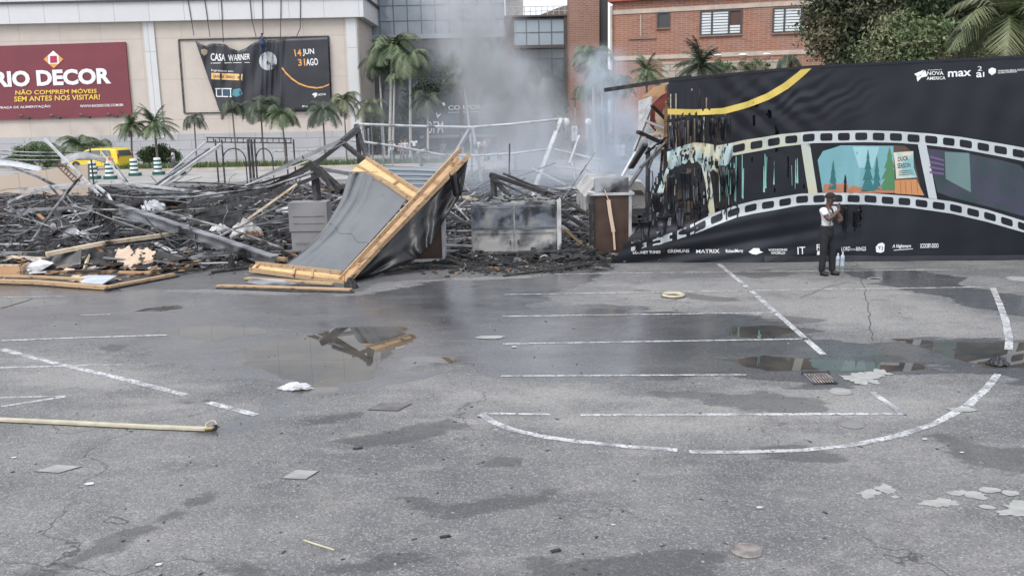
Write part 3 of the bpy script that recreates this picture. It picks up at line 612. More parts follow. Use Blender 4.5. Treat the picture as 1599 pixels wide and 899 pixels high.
one(MB().aabb(P(1035, 100, 60).x, 60, 0, P(1236, 100, 60).x, 60.5, P(1100, 96, 60).z), 'garden_wall', brickmat('rough_pale_stone', (.50, .45, .38), (.42, .36, .30), (.25, .22, .18), .9, .42, .04, .4, vary=.5, var=(.33, .28, .23)), 'rough pale stone garden wall rising behind the black film banner', 'wall')
for k, (x, y) in enumerate(((1120, 98), (1160, 96), (1197, 95))):
    z = P(1100, 96, 60).z; c = P(x, y, 60.2); t_ = thing('round_planter', (c.x, 60.25, z), ['small drum planter on the stone wall beside the big spiky palm', 'middle drum planter standing on the stone garden wall', 'drum planter on the stone wall nearest the dark trees'][k], 'planter', 'drum planters on the wall')
    MB().lathe((c.x, 60.25, z), [(.22, 0), (.27, .18), (.27, .36)], 14).build('drum', M_brick2, t_); MB().lathe((c.x, 60.25, z + .361), [(.27, 0), (.20, .08), (.05, .1)], 14).build('rim', MW, t_)

# --- vegetation
def leaf_cloud(lobes, n, size, clump=.28, nclump=70, shell=.55):
    out = []
    tot = sum(l[3] * l[4] * l[5] for l in lobes)
    for (cx, cy, cz, rx, ry, rz) in lobes:
        k = max(200, int(n * rx * ry * rz / tot)); nc = max(12, int(nclump * max(.4, rx * rz / 3)))
        d = np.random.normal(size=(nc, 3)); d /= np.linalg.norm(d, axis=1)[:, None]
        rad = shell + (1.08 - shell) * np.random.rand(nc) ** .6
        cc = d * rad[:, None] * np.array([rx, ry, rz]) + np.array([cx, cy, cz])
        idx = np.random.randint(0, nc, k); cs = clump * (0.6 + .9 * np.random.rand(nc))
        pos = cc[idx] + np.random.normal(size=(k, 3)) * cs[idx][:, None] * np.array([1, 1, .7])
        out.append(pos)
    pos = np.concatenate(out); k = len(pos)
    u = np.random.normal(size=(k, 3)); u /= np.linalg.norm(u, axis=1)[:, None]; v = np.random.normal(size=(k, 3)); v -= (v * u).sum(1)[:, None] * u; v /= np.linalg.norm(v, axis=1)[:, None]
    s = size * (.6 + .8 * np.random.rand(k))[:, None]
    return np.stack([pos - u * s, pos + v * s * .45, pos + u * s, pos - v * s * .45], 1)
def bush(name, px, py, Y, rw, rh, m, label, cat='shrub', n=3500, lf=.09, group=None):
    c = P(px, py, Y); q = leaf_cloud([(c.x, Y, max(c.z, rh * .6), rw, rw * .6, rh)], n, lf, .16, 60, .2)
    q = q[q[:, :, 2].min(1) > 0.01]
    r = thing(name, (c.x, Y, 0), label, cat, group); quads('foliage', q, m, None, parent=r)
    MB().tube([(c.x, Y, 0), (c.x + .05, Y, max(c.z, rh * .6))], .05, 5).build('stem', M_bark, r); return r
def tree(px, Y, lobes, n, m, label, lf=.12):
    b = P(px, 300, Y); L_ = [(P(lx, ly, Y).x, Y + dy, P(lx, ly, Y).z, rx, rx * .9, rz) for lx, ly, rx, rz, dy in lobes]
    r = thing('tree', (b.x, Y, 0), label, 'tree', 'trees behind the black banner'); quads('crown', leaf_cloud(L_, n, lf, .30, 95, .35), m, None, parent=r)
    tk = MB(); top = Vector(L_[0][:3]); tk.tube([(b.x, Y, 0), (b.x + .1, Y, 2.5), (top.x * .5 + b.x * .5, Y, 4.5), (top.x, Y, top.z)], .24, 8, r2=.07)
    for l in L_[1:]: tk.tube([(top.x * .5 + b.x * .5, Y, 4.4), ((l[0] + b.x) / 2, l[1], (l[2] + 4.4) / 2 + .3), (l[0], l[1], l[2])], .11, 6, r2=.03)
    tk.build('trunk', M_bark, r); return r
tree(1330, 46, [(1322, 20, 2.0, 2.2, 0), (1300, 62, 1.1, 1.0, -.6), (1350, -25, 2.0, 1.6, .5), (1290, 85, .8, .6, -1)], 26000, M_leafB, 'dark tree with some browned leaves beside the brick wall windows', .11)
tree(1420, 48, [(1400, 10, 2.0, 1.9, 0), (1440, -30, 2.2, 1.6, 0), (1370, 62, 1.3, 1.2, -.5)], 26000, M_leafA, 'tall dense dark green tree in the middle of the tree group', .11)
tree(1425, 42, [(1405, 72, 1.35, 1.1, 0), (1448, 62, .9, .9, -.3), (1380, 96, .8, .5, -.5)], 17000, M_leafC, 'lower pale green tree just above the banner edge', .10)
tree(1520, 50, [(1510, 40, 1.9, 2.2, 0), (1490, -20, 2.2, 1.6, .4), (1560, 0, 2.0, 2.0, 0)], 26000, M_leafB, 'brownish tree standing behind the arching palm fronds', .11)
tree(1600, 44, [(1590, 85, 1.5, .9, 0), (1640, 50, 1.6, 1.5, 0), (1548, 88, .8, .7, -.6)], 14000, M_leafC, 'light green tree below the arching palm fronds at the banner end', .10)
tree(1660, 52, [(1650, 10, 2.4, 2.6, 0), (1600, -10, 1.8, 1.4, 0)], 14000, M_leafA, 'deep green tree behind the palm at the end of the tree group', .11)
for _ in range(0): pass
def palm_crown(n, L, droop, lf=.40, wid=.0135, up0=(.1, 1.25), pairs=34):
    q = []
    for i in range(n):
        az = 2 * PI * i / n + random.uniform(-.2, .2); el = random.uniform(*up0); l = L * random.uniform(.8, 1.1); dr = droop * random.uniform(.8, 1.25)
        p = Vector((0, 0, 0)); d = Vector((math.cos(az) * math.cos(el), math.sin(az) * math.cos(el), math.sin(el))); pts = [p.copy()]
        for s in range(pairs):
            p = p + d * l / pairs; d = (d + Vector((0, 0, -dr / pairs * 1.6))).normalized(); pts.append(p.copy())
            side = d.cross(Vector((0, 0, 1)))
            if side.length < .05: side = Vector((-math.sin(az), math.cos(az), 0))
            side.normalize(); f = (s + 1) / pairs; ll = lf * L * (math.sin(PI * min(1, f * .9 + .12)) * .75 + .15)
            for sg_ in (-1, 1):
                if s < 2: continue
                tip = p + side * sg_ * ll * .8 + d * ll * .5 - Vector((0, 0, ll * random.uniform(.25, .6))); w = wid * L
                q.append((p - d * w, p + d * w, tip + d * w * .2, tip - d * w * .2))
        sd_ = Vector((-math.sin(az), math.cos(az), 0)) * .018 * L
        for a, b in zip(pts[:-1], pts[1:]): q.append((a - sd_, a + sd_, b + sd_ * .8, b - sd_ * .8))
    return np.array([[list(v) for v in f] for f in q], np.float32)
CR = [palm_crown(20, 1.0, 1.5), palm_crown(18, 1.0, 2.0, up0=(.2, 1.4)), palm_crown(34, 1.0, 1.1, lf=.28, up0=(-.3, 1.4)), palm_crown(13, 1.0, 2.3, lf=.34, up0=(.4, 1.35))]
CRM = {}
def palm(px, py, Y, R, kind, mf, mt, label, base=None, tr=.09, cat='palm tree', group='palm trees by the buildings', name='palm_tree'):
    c = P(px, py, Y); c.z = max(c.z, .35); bx_ = P(base if base else px, 240, Y).x
    r = thing(name, (bx_, Y, 0), label, cat, group); key = (kind, mf.name)
    if key not in CRM:
        qd = quads('crown', CR[kind], mf, None); CRM[key] = qd.data; bpy.data.objects.remove(qd)
    o = bpy.data.objects.new('crown', CRM[key]); COL.objects.link(o); o.parent = r; o.location = c - Vector((bx_, Y, 0)); o.scale = (R, R, R * random.uniform(.9, 1.05)); o.rotation_euler = (random.uniform(-.08, .08), random.uniform(-.08, .08), random.uniform(0, 6))
    MB().tube([(bx_, Y, 0), (bx_ * .5 + c.x * .5, Y, c.z * .5), c], tr, 8, r2=tr * .6).build('trunk', mt, r); return r
for a in ((205, 196, 68, 1.25, 2, M_palm, 'date palm with bushy crown behind the taxi, close to the red wall sign', 204, .09), (241, 194, 68, 1.6, 2, M_palm, 'broad bushy date palm beside the white wall pilaster', 245, .11),
          (303, 186, 67, 1.25, 3, M_palmD, 'slim palm with drooping fronds between the wall sign and the banner', 306, .07), (362, 166, 66, 1.35, 3, M_palmD, 'slim palm in front of the banner corner with few drooping fronds', 369, .07),
          (407, 168, 66, 1.75, 1, M_palmD, 'tall bushy palm before the middle of the hanging banner', 411, .08), (440, 180, 65, 1.55, 1, M_palm, 'palm with hanging fronds under the seam of the banner', 446, .08),
          (504, 176, 64, 1.6, 1, M_palmD, 'dark palm in front of the banner edge next to the burnt roof truss', 508, .08), (537, 160, 68, 1.5, 1, M_palmY, 'yellowish palm against the white corner pilaster', 541, .06),
          (579, 170, 68, 1.5, 1, M_palmY, 'thin yellow green palm where the shopping centre meets the glass building', 582, .06),
          (612, 78, 76, 3.0, 1, M_palm, 'tallest royal palm with full crown before the glass building', 608, .14), (640, 92, 74, 2.5, 3, M_palm, 'royal palm with long hanging fronds and pale trunk before the glass building', 641, .13), (592, 100, 77, 2.0, 1, M_palmD, 'dark royal palm nearest the cream wall corner', 600, .12), (616, 122, 73, 1.2, 3, M_palm, 'short palm under the tallest royal palm crown', 613, .09),
          (724, 125, 76, 2.0, 1, M_palmD, 'palm behind the thick smoke before the entrance lettering', 738, .12), (668, 158, 72, 1.8, 1, M_palmD, 'low dark palm behind the smoke beside the tall letters', 668, .10),
          (925, 92, 62, 2.0, 1, M_palm, 'royal palm with full crown before the brick tower', 930, .12), (938, 116, 58, 1.6, 3, M_palm, 'smaller drooping palm before the brick tower and in the smoke', 944, .10), (962, 134, 60, 1.6, 1, M_palmD, 'dark smoke veiled palm beside the corner of the brick building', 962, .10), (915, 140, 64, 1.5, 3, M_palm, 'lowest palm at the foot of the brick tower', 918, .09),
          (1010, 112, 52, 1.2, 2, M_palm, 'spiky palm showing over the charred roof beam', 1010, .1), (1093, 103, 50, 1.6, 2, M_palmD, 'big spiky palm on the far side of the stone wall', 1093, .12), (1233, 96, 50, 1.2, 3, M_palmD, 'small palm beside the browned tree above the banner', 1233, .1),
          (75, 238, 70, 1.7, 1, M_palm, 'low wide palm behind the clipped hedge', 76, .1), (124, 230, 70, 1.9, 1, M_palm, 'low wide palm between the hedge and the taxi', 126, .1), (155, 228, 72, 1.5, 1, M_palm, 'low palm partly hidden by the taxi roof', 156, .1)):
    palm(a[0], a[1], a[2], a[3] * (1.22 if a[0] < 590 else 1.12), a[4], a[5], M_trunkW if a[2] > 71 or 900 < a[0] < 990 else M_trunk, a[6], a[7], a[8])
for (px_, Y_, L__, n_, lab_) in ((722, 79, [(722, 112, 1.6, 1.3, 0), (704, 128, 1.0, .8, 0), (742, 130, 1.0, .8, 0)], 6500, 'dark bushy tree hidden in the smoke before the entrance lettering'), (668, 80, [(664, 150, 1.3, 1.1, 0), (644, 178, 1.1, 1.0, 0)], 6000, 'dark low tree in the smoke beside the tall white letters'), (860, 76, [(856, 190, 1.6, 1.5, 0), (880, 215, 1.2, .9, 0)], 7000, 'dark tree in the smoke below the glazed office block'), (590, 80, [(592, 205, 1.2, 1.3, 0), (610, 225, 1.0, .7, 0)], 5000, 'dark shrubby tree at the foot of the tall royal palms')):
    t__ = tree(px_, Y_, L__, n_, M_palmD, lab_, .12); t__['group'] = 'dark trees in the smoke'
palm(1572, 30, 36, 2.7, 0, M_palmY, M_trunk, 'large palm with long yellowish arching fronds above the banner', 1600, .18)
palm(1640, -20, 38, 2.6, 0, M_palmY, M_trunk, 'second large arching palm at the edge of the tree group', 1650, .18)
for a in ((1180, 103, 50, .5, .3, M_leafC, 'small light bush growing over the stone garden wall'), (1130, 106, 50, .35, .25, M_green, 'tiny green bush beside the spiky palm on the stone wall')):
    c = P(a[0], a[1], 59.5); r = thing('wall_shrub', (c.x, 59.6, 0), a[6], 'shrub'); quads('foliage', leaf_cloud([(c.x, 59.6, c.z, .9, .4, .45)], 900, .08, .12, 30, .2), a[5], None, parent=r); MB().tube([(c.x, 59.6, 0), (c.x, 59.6, c.z)], .05, 5).build('stem', M_bark, r)
bush('clipped_hedge', 48, 245, 66, 1.6, .75, M_green, 'clipped dark green hedge near the low beige wall', 'hedge', 9000, .07)
bush('round_shrub', 232, 242, 70, .55, .5, M_green, 'round dark bush behind the taxi tail'); bush('round_shrub', 252, 241, 70, .7, .6, M_leafA, 'wide dark bush under the broad date palm')
bush('round_shrub', 268, 245, 70, .5, .4, M_green, 'small bush behind the pedestrian with the push chair')
for i, (x, y, Y, w, h) in enumerate(((890, 240, 66, 1.6, .7), (930, 238, 64, 1.8, .8), (970, 235, 62, 1.6, 1.0), (1005, 232, 60, 1.5, 1.2), (1060, 230, 60, 2.0, 1.5))):
    bush('park_shrub', x, y, Y, w, h, (M_green, M_leafA, M_leafC)[i % 3], ['smoke veiled shrub left of the parking sign post', 'shrub at the foot of the brick tower palms', 'shrub behind the round white lamps', 'tall shrub behind the charred wall corner', 'shrub seen through the burnt slits of the banner'][i], 'shrub', 4500)
gq = []
c0 = P(745, 270, 46).x; c1 = P(842, 270, 46).x
q = leaf_cloud([(c0 + (c1 - c0) * k / 6, 46.5, .25, .9, .8, .35) for k in range(7)], 9000, .07, .12, 60, .1); q = q[q[:, :, 2].min(1) > .01]
quads('ground_cover', q, M_green, 'low grey green ground cover bed beyond the burnt tents', kind='stuff')
# ---------------------------------------------------------------- burnt field
def nz3(x, y, z=0): return mnoise.noise(Vector((x, y, z)))
FRONT = [(-120, 432), (0, 425), (280, 425), (330, 414), (420, 408), (560, 405), (620, 408), (700, 414), (800, 416), (900, 410), (975, 404)]
M_ash = mat('ash_and_char', (.014, .014, .016), .8, 0, (.055, .055, .06), 2.2, detail=10, lo=.50, hi=.72, bump=2.0, bscale=5, col3=(.20, .20, .205), scale3=1.3, lo3=.57, hi3=.66)
def ash_h(x, y, edge):
    return (0.03 + edge * (1 if x * 1400 / max(y, 1) > -600 or y < 33 else .25) * (.07 + .13 * abs(nz3(x * .7, y * .7)) + .10 * abs(nz3(x * 2.1, y * 2.1, 3)) + .05 * nz3(x * 6, y * 6, 5) + .12 * max(0, nz3(x * .25, y * .25, 9))))
FB = P(-120, 300, 46).x, P(985, 300, 46).x
def ash_fn(u, v):
    px = -120 + 1095 * u; f = G(px, interp(FRONT, px)); fy = f.y + .35 * nz3(px * .02, 3)
    t = v ** 1.5; y = fy + (46 - fy) * t; x = f.x + (FB[0] + (FB[1] - FB[0]) * u - f.x) * t * 1.0
    ed = min(1, (y - fy) / 1.2, (46 - y) / 2 + .02, u * 18, (1 - u) * 14)
    return (x, y, ash_h(x, y, max(0, ed)) if v > 0 else 0.005)
g = MB(); g.grid(ash_fn, 260, 110)
one(g, 'ash_bed', M_ash, 'black bed of ash and charred rubble covering the burnt field', None, smooth=False)['kind'] = 'stuff'
def fieldpt(far=1.0):
    u = random.random(); v = random.random() ** .75 * far; return Vector(ash_fn(u, max(v, .01)))
M_ashl = mat('pale_ash', (.34, .34, .345), .8, 0, (.18, .18, .18), 3)
M_char2 = mat('charcoal_grey', (.055, .055, .06), .7, 0, (.03, .03, .03), 3)
rb = MB()
for i in range(24000):
    p = fieldpt(); s = random.uniform(.015, .06) * random.choice((1, 1, 1, 2.2)); r = random.random(); mi = 0 if r < .80 else 1 if r < .94 else 2 if r < .97 else 3 if r < .985 else 4
    R = Matrix.Rotation(random.uniform(0, PI), 3, 'Z') @ Matrix.Rotation(random.uniform(-.5, .5), 3, 'X') @ Matrix.Rotation(random.uniform(-.5, .5), 3, 'Y')
    rb.box((p.x, p.y, p.z + s * .2), (s * random.uniform(1, 7), s * random.uniform(.5, 1.3), s * random.uniform(.12, .6)), 0, mi, R)
one(rb, 'rubble', [M_black, M_char2, M_ashl, M_woodburnt, M_white], 'small black and grey rubble strewn over the burnt field', None)['kind'] = 'stuff'
ws = MB()
for i in range(330):
    p = fieldpt(); n = random.randint(4, 7); d = Vector((random.uniform(-1, 1), random.uniform(-.6, .6), random.uniform(.1, .9))).normalized(); pts = [p - Vector((0, 0, .04))]; L_ = random.uniform(.3, 1.5) / n
    for k in range(n): d = (d + Vector((random.uniform(-.4, .4), random.uniform(-.4, .4), random.uniform(-.55, .15)))).normalized(); q = pts[-1] + d * L_; q.z = max(q.z, .06); pts.append(q)
    ws.tube(pts, random.uniform(.008, .02), 4, random.choice((0, 0, 0, 1)))
one(ws, 'burnt_wire_tangle', [M_dark, M_galv], 'tangle of thin burnt wires and rods sticking out of the ash', None)['kind'] = 'stuff'

def onf(px, py, lift=.12):       # a point lying on the ash at that spot
    g_ = G(px, py, lift); return g_
def beam1(name, pts, w, m, label, cat, h=None, tube=False, group=None, r2=None, Y=None, cap_burn=False):
    q = []; w *= .62; h = h * .8 if h else None
    for p in pts:
        if len(p) == 2: q.append(onf(p[0], p[1]))
        else: q.append(P(p[0], p[1], p[2]))
    mb = MB()
    if tube:
        mb.tube(q, w / 2, 8); 
        if len(q) > 2: return one(mb, name, m, label, cat, group, smooth=True)
        return one(mb, name, m, label, cat, group, smooth=True)
    for a, b in zip(q[:-1], q[1:]): mb.beam(a, b + (b - a).normalized() * (w * .3 if len(q) > 2 else 0), w, h or w)
    return one(mb, name, m, label, cat, group)
# big I beam with a burnt end
Ia, Ib = P(150, 314, 25.5), G(430, 408, .12)
ib = thing('steel_beam', Ib, 'long grey steel beam slanting down to the fallen wooden panel with its raised end charred black', 'beam')
d = (Ib - Ia).normalized(); Ic = Ia + d * 1.1
for nm, a, b_, m in (('burnt_end', Ia, Ic, M_black), ('flanged_profile', Ic + d * .002, Ib, M_galv)):
    mb = MB(); mb.beam(a + Vector((0, 0, .11)), b_ + Vector((0, 0, .11)), .24, .035); mb.beam(a - Vector((0, 0, .11)), b_ - Vector((0, 0, .11)), .24, .035); mb.beam(a, b_, .05, .19); mb.build(nm, m, ib)
mb = MB()
for k in range(9): p = Ia + d * random.uniform(-.1, .9); mb.tube([p, p + Vector((random.uniform(-.25, .25), 0, random.uniform(-.45, .2))), p + Vector((random.uniform(-.4, .4), 0, random.uniform(-.7, -.2)))], .035, 5)
mb.build('hanging_char', M_black, ib)
one(MB().tube([Ia + d * .25 - Vector((0, 0, .1)), Vector((Ia.x + .45, Ia.y, 0))], .07, 7), 'prop_post', M_dark, 'short charred post carrying the raised end of the long grey steel beam', 'post')
BEAMS = [
 ('white_pole', [(70, 217, 37.5), (172, 322, 36)], .15, M_white, 'white square pole leaning steeply in front of the low beige wall', 'pole', None, False),
 ('bent_rail', [(0, 261, 38), (22, 262, 38), (60, 276, 36), (100, 297, 34)], .15, M_galv, 'bent grey rail sloping down across the low beige wall', 'rail', None, False),
 ('long_curved_rail', [(13, 316, 30), (35, 306, 30), (60, 298, 30.3), (100, 293, 30.6), (150, 290, 31), (168, 303, 30.5), (176, 318, 30)], .11, M_white, 'long curved white rail arching low over the ash at the beige wall', 'rail', .10, False),
 ('flat_rail', [(20, 329, 28.5), (148, 323, 28.5)], .16, M_galv, 'straight grey rail lying level below the long curved white rail', 'rail', .10, False),
 ('low_rail', [(-40, 336), (42, 338)], .14, M_galv, 'short grey rail end entering the ash by the picture edge', 'rail', .1, False),
 ('low_rail', [(-40, 349), (30, 350)], .10, M_white, 'thin white rail end just in front of the short grey rail end', 'rail', .1, False),
 ('pale_plank', [(-30, 363), (30, 360), (75, 354), (122, 338)], .15, M_woodpale, 'curved pale plank resting on the black ash in front of the flat grey rail', 'plank', .06, False),
 ('dark_rod', [(0, 361), (190, 373)], .07, M_dark, 'long dark rod lying under the curved pale plank', 'rod', None, True),
 ('dark_rod', [(-40, 382), (110, 378), (200, 384)], .08, M_dark, 'dark rod lying on the ash behind the timber pile', 'rod', None, True),
 ('twin_pole', [(158, 238, 39), (200, 290, 38)], .10, M_white, 'left pole of the steep pair in front of the striped barrels', 'pole', None, False),
 ('twin_pole', [(165, 236, 38), (205, 292, 37)], .07, M_galv, 'thinner pole of the steep pair crossing the barrels', 'pole', None, False),
 ('leaning_pole', [(346, 225, 37), (249, 292, 35)], .17, M_white, 'thickest pale pole leaning toward the black arch frame', 'pole', None, False),
 ('leaning_pole', [(327, 232, 37.5), (238, 292, 35.5)], .13, M_galv, 'grey pole leaning between two pale poles beside the pedestrian', 'pole', None, False),
 ('leaning_pole', [(321, 222, 38.5), (262, 272, 37)], .09, M_white, 'thin pale pole leaning behind the thicker pair beside the pedestrian', 'pole', None, False),
 ('pale_rail', [(174, 284, 33), (348, 304, 31)], .13, M_white, 'long pale rail below the striped barrels sloping down to the steel beam', 'rail', .1, False),
 ('pale_rail', [(150, 291, 32), (352, 309, 30)], .10, M_galv, 'grey rail running just below the long pale rail', 'rail', .1, False),
 ('pale_rail', [(20, 300, 34), (60, 293, 34), (140, 284, 33)], .12, M_white, 'pale rail along the foot of the beige wall', 'rail', .1, False),
 ('roof_cable', [(205, 304, 29), (300, 302, 28.5), (410, 285, 28.3), (490, 262, 28)], .09, M_dark, 'upper dark cable sagging from the roof truss over the ash', 'cable', None, True),
 ('roof_cable', [(215, 309, 28.5), (300, 308, 28), (420, 292, 27.8), (492, 268, 27.6)], .12, M_galv, 'lower grey cable sagging under the dark cable of the roof truss', 'cable', None, True),
 ('roof_sheet', [(384, 289, 28), (480, 252, 28)], .36, M_white, 'pale roof sheet strip sloping up to the collapsed truss', 'sheet', .04, False),
 ('roof_rail', [(300, 318, 28), (420, 296, 28), (492, 258, 28)], .22, M_char2, 'broad blackened roof rail below the pale roof sheet', 'rail', .12, False),
 ('roof_rail', [(310, 330, 27.5), (400, 312, 27.5), (495, 276, 27.5)], .14, M_dark, 'lower blackened rail reaching up to the knot of the truss', 'rail', .12, False),
 ('pale_plank', [(387, 342, 26), (464, 287, 26.5)], .15, M_woodpale, 'pale plank slanting up to the knot of the burnt truss', 'plank', .06, False),
 ('truss_chord', [(396, 284, 29), (473, 246, 29), (534, 219, 29), (560, 197, 29)], .16, M_galv, 'upper chord of the collapsed roof truss rising to its peak', 'beam', .12, False),
 ('truss_chord', [(420, 292, 28.5), (500, 250, 28.6), (560, 203, 28.8)], .26, M_char2, 'wide charred lower chord of the collapsed roof truss', 'beam', .14, False),
 ('truss_strut', [(556, 195, 29), (564, 222, 28.6), (573, 246, 28)], .17, M_dark, 'dark truss leg dropping from the peak behind the wooden panel', 'beam', None, False),
 ('truss_strut', [(534, 222, 28), (556, 240, 27), (572, 250, 26.5)], .16, M_black, 'charred leg running from the truss to the top of the wooden panel', 'beam', None, False),
 ('truss_brace', [(486, 256, 27), (534, 299, 26)], .26, M_black, 'thick charred brace falling from the truss knot behind the grey cabinet', 'beam', None, False),
 ('truss_brace', [(492, 262, 27.4), (549, 272, 27)], .15, M_galv, 'grey horizontal brace between truss knot and wooden panel', 'beam', None, False),
 ('truss_brace', [(500, 262, 26.6), (520, 300, 25.6)], .14, M_black, 'short charred brace hanging under the truss knot', 'beam', None, False),
 ('truss_plate', [(500, 240, 27.9), (541, 222, 28)], .55, M_galv, 'crumpled grey plate hanging inside the collapsed truss', 'plate', .03, False),
 ('charred_beam', [(766, 272, 24.8), (853, 302, 23.6)], .15, M_black, 'upper charred beam jutting over the scorched steel lockers', 'beam', .13, False),
 ('charred_beam', [(786, 271, 25.4), (870, 306, 24)], .09, M_black, 'thin charred beam with a pale edge above the steel lockers', 'beam', None, False),
 ('charred_beam', [(766, 274, 25), (796, 307, 24)], .15, M_black, 'short thick charred beam dropping onto the steel lockers', 'beam', None, False),
 ('charred_beam', [(768, 279, 24.6), (826, 306, 24)], .08, M_dark, 'charred beam fanning out between the two upper locker beams', 'beam', None, False),
 ('burnt_rafter', [(874, 310, 24.5), (922, 336, 24)], .11, M_char2, 'topmost rafter between the lockers and the brown cabinet', 'rafter', None, False),
 ('burnt_rafter', [(876, 330, 23.8), (924, 361, 23.4)], .16, M_black, 'thick black rafter between the lockers and the brown cabinet', 'rafter', None, False),
 ('burnt_rafter', [(876, 345, 23.2), (912, 372)], .11, M_dark, 'lowest dark rafter beside the steel lockers', 'rafter', None, False),
 ('orange_timber', [(880, 357, 22.6), (912, 385)], .14, M_wood, 'half burnt orange timber leaning at the foot of the steel lockers', 'timber', .08, False),
 ('charred_stick', [(912, 385), (946, 407, 20.6)], .10, M_black, 'charred stick lying before the brown cabinet', 'stick', None, False),
 ('charred_board', [(786, 431, 19.45), (830, 425, 19.8), (880, 419, 20.1), (922, 412, 20.5)], .13, M_black, 'long thin charred board lying on the asphalt before the lockers', 'board', .05, False),
 ('pale_plank', [(600, 318, 25), (740, 306, 25.5)], .10, M_woodpale, 'pale plank behind the hanging black plastic', 'plank', .05, False),
 ('pale_plank', [(693, 302, 26), (764, 316, 25.4)], .12, M_woodpale, 'brownish plank reaching the top of the steel lockers', 'plank', .05, False),
 ('thin_rail', [(694, 362), (738, 361)], .05, M_white, 'thin white rail between the brown cabinet side and the lockers', 'rail', None, False),
 ('thin_rail', [(690, 385), (738, 379)], .10, M_woodpale, 'pale strip on the ash at the foot of the lockers', 'rail', .04, False),
 ('thin_rail', [(700, 308, 27), (732, 344, 26)], .06, M_white, 'thin pale rail leaning in the gap beside the lockers', 'rail', None, False),
 ('thin_rail', [(712, 326, 26), (742, 300, 26.5)], .05, M_white, 'thin pale rail crossing the leaning one beside the lockers', 'rail', None, False),
 ('slanting_post', [(1000, 225, 27), (958, 300, 26)], .12, M_white, 'pale post slanting in the smoke left of the charred wall corner', 'post', None, False),
 ('slanting_post', [(1030, 215, 25.5), (985, 268, 25.5)], .10, M_white, 'bent white post above the burnt van', 'post', None, False),
 ('slanting_post', [(1040, 228, 24.5), (1002, 262, 24.5), (975, 300, 25)], .13, M_galv, 'long grey post slanting down to the burnt van roof', 'post', None, False),
 ('back_rail', [(560, 300, 34), (735, 298, 34)], .10, M_galv, 'grey rail behind the ribbed metal sheet', 'rail', None, False),
 ('back_rail', [(856, 296, 34), (960, 289, 34)], .12, M_white, 'white rail in the smoke in front of the burnt van', 'rail', None, False),
 ('back_rail', [(830, 262, 38), (898, 296, 37)], .08, M_white, 'thin white rail slanting by the foot of the tent frame', 'rail', None, False),
 ('back_rail', [(700, 292, 38), (766, 282, 38)], .08, M_galv, 'grey rail at the foot of the inner tent leg', 'rail', None, False),
 ('cabinet_rail', [(880, 400), (922, 384)], .06, M_dark, 'thin dark rail at the foot of the brown cabinet', 'rail', None, False),
]
def nearer(p):
    return (p[0], p[1], 23.9 + (p[2] - 28.5) * .55) if len(p) == 3 and p[0] > 375 and p[0] < 580 and 25.5 < p[2] < 29.6 else p
BEAMS = [(nm, [nearer(p) for p in pts], w, m, lab, cat, h, tb) for (nm, pts, w, m, lab, cat, h, tb) in BEAMS]
for (nm, pts, w, m, lab, cat, h, tb) in BEAMS: beam1(nm, pts, w, m, lab, cat, h, tb)
# props that carry the raised ends
for k, (px, py, Y, lab) in enumerate(((491, 262, 23.5, 'thick charred post under the knot of the collapsed truss'), (558, 200, 24.1, 'tall dark post carrying the peak of the collapsed truss'), (160, 292, 30.9, 'short post under the bend of the long curved rail'), (770, 276, 25.0, 'charred post carrying the fan of beams behind the lockers'), (300, 304, 28.3, 'thin post under the sagging roof cables'))):
    t_ = P(px, py, Y); one(MB().tube([t_, (t_.x + .05, t_.y + .05, 0)], (.12, .07, .05, .1, .035)[k], 6), 'support_post', M_dark, lab, 'post', 'posts under the collapsed roofs')
M_sooty = mat('sooty_white_metal', (.36, .36, .365), .5, 0, (.07, .07, .075), 2.4, lo=.42, hi=.62, col3=(.02, .02, .02), scale3=1.5, lo3=.54, hi3=.62)
LANDMARKS = [('the timber pile', G(130, 425)), ('the grey cabinet', G(482, 392)), ('the steel lockers', G(804, 402)), ('the beige wall', G(70, 308)), ('the arch frame', G(390, 290)), ('the brown cabinet', G(955, 396)), ('the cloth bundle', G(382, 376)), ('the raised end of the steel beam', G(160, 350)), ('the striped barrels', G(200, 292)),
             ('the ribbed metal sheet', G(640, 330)), ('the feet of the tent frame', G(740, 300)), ('the truss knot', G(490, 335)), ('the middle of the steel beam', G(290, 380)), ('the left border of the ash', G(10, 380))]
ORD = ['', 'second ', 'third ', 'fourth ', 'fifth ', 'sixth ', 'seventh ', 'eighth ', 'ninth ', 'tenth ', 'eleventh ', 'twelfth ', 'thirteenth ', 'fourteenth ', 'fifteenth ', 'sixteenth ', 'seventeenth ', 'eighteenth ', 'nineteenth ', 'twentieth ']
def spread_labels(items):     # items: (object, what it is, point)
    todo = {}
    for o, what, p in items:
        nm, q = min(LANDMARKS, key=lambda l: (l[1] - p).length); todo.setdefault((what, nm), []).append(((q - p).length, o))
    for (what, nm), l in todo.items():
        for k, (_, o) in enumerate(sorted(l, key=lambda t: t[0])): o['label'] = what + (' over the ash, ' if 'bent' in what or 'warped' in what else ' in the ash, ') + ORD[min(k, 19)] + 'nearest ' + nm
items = []
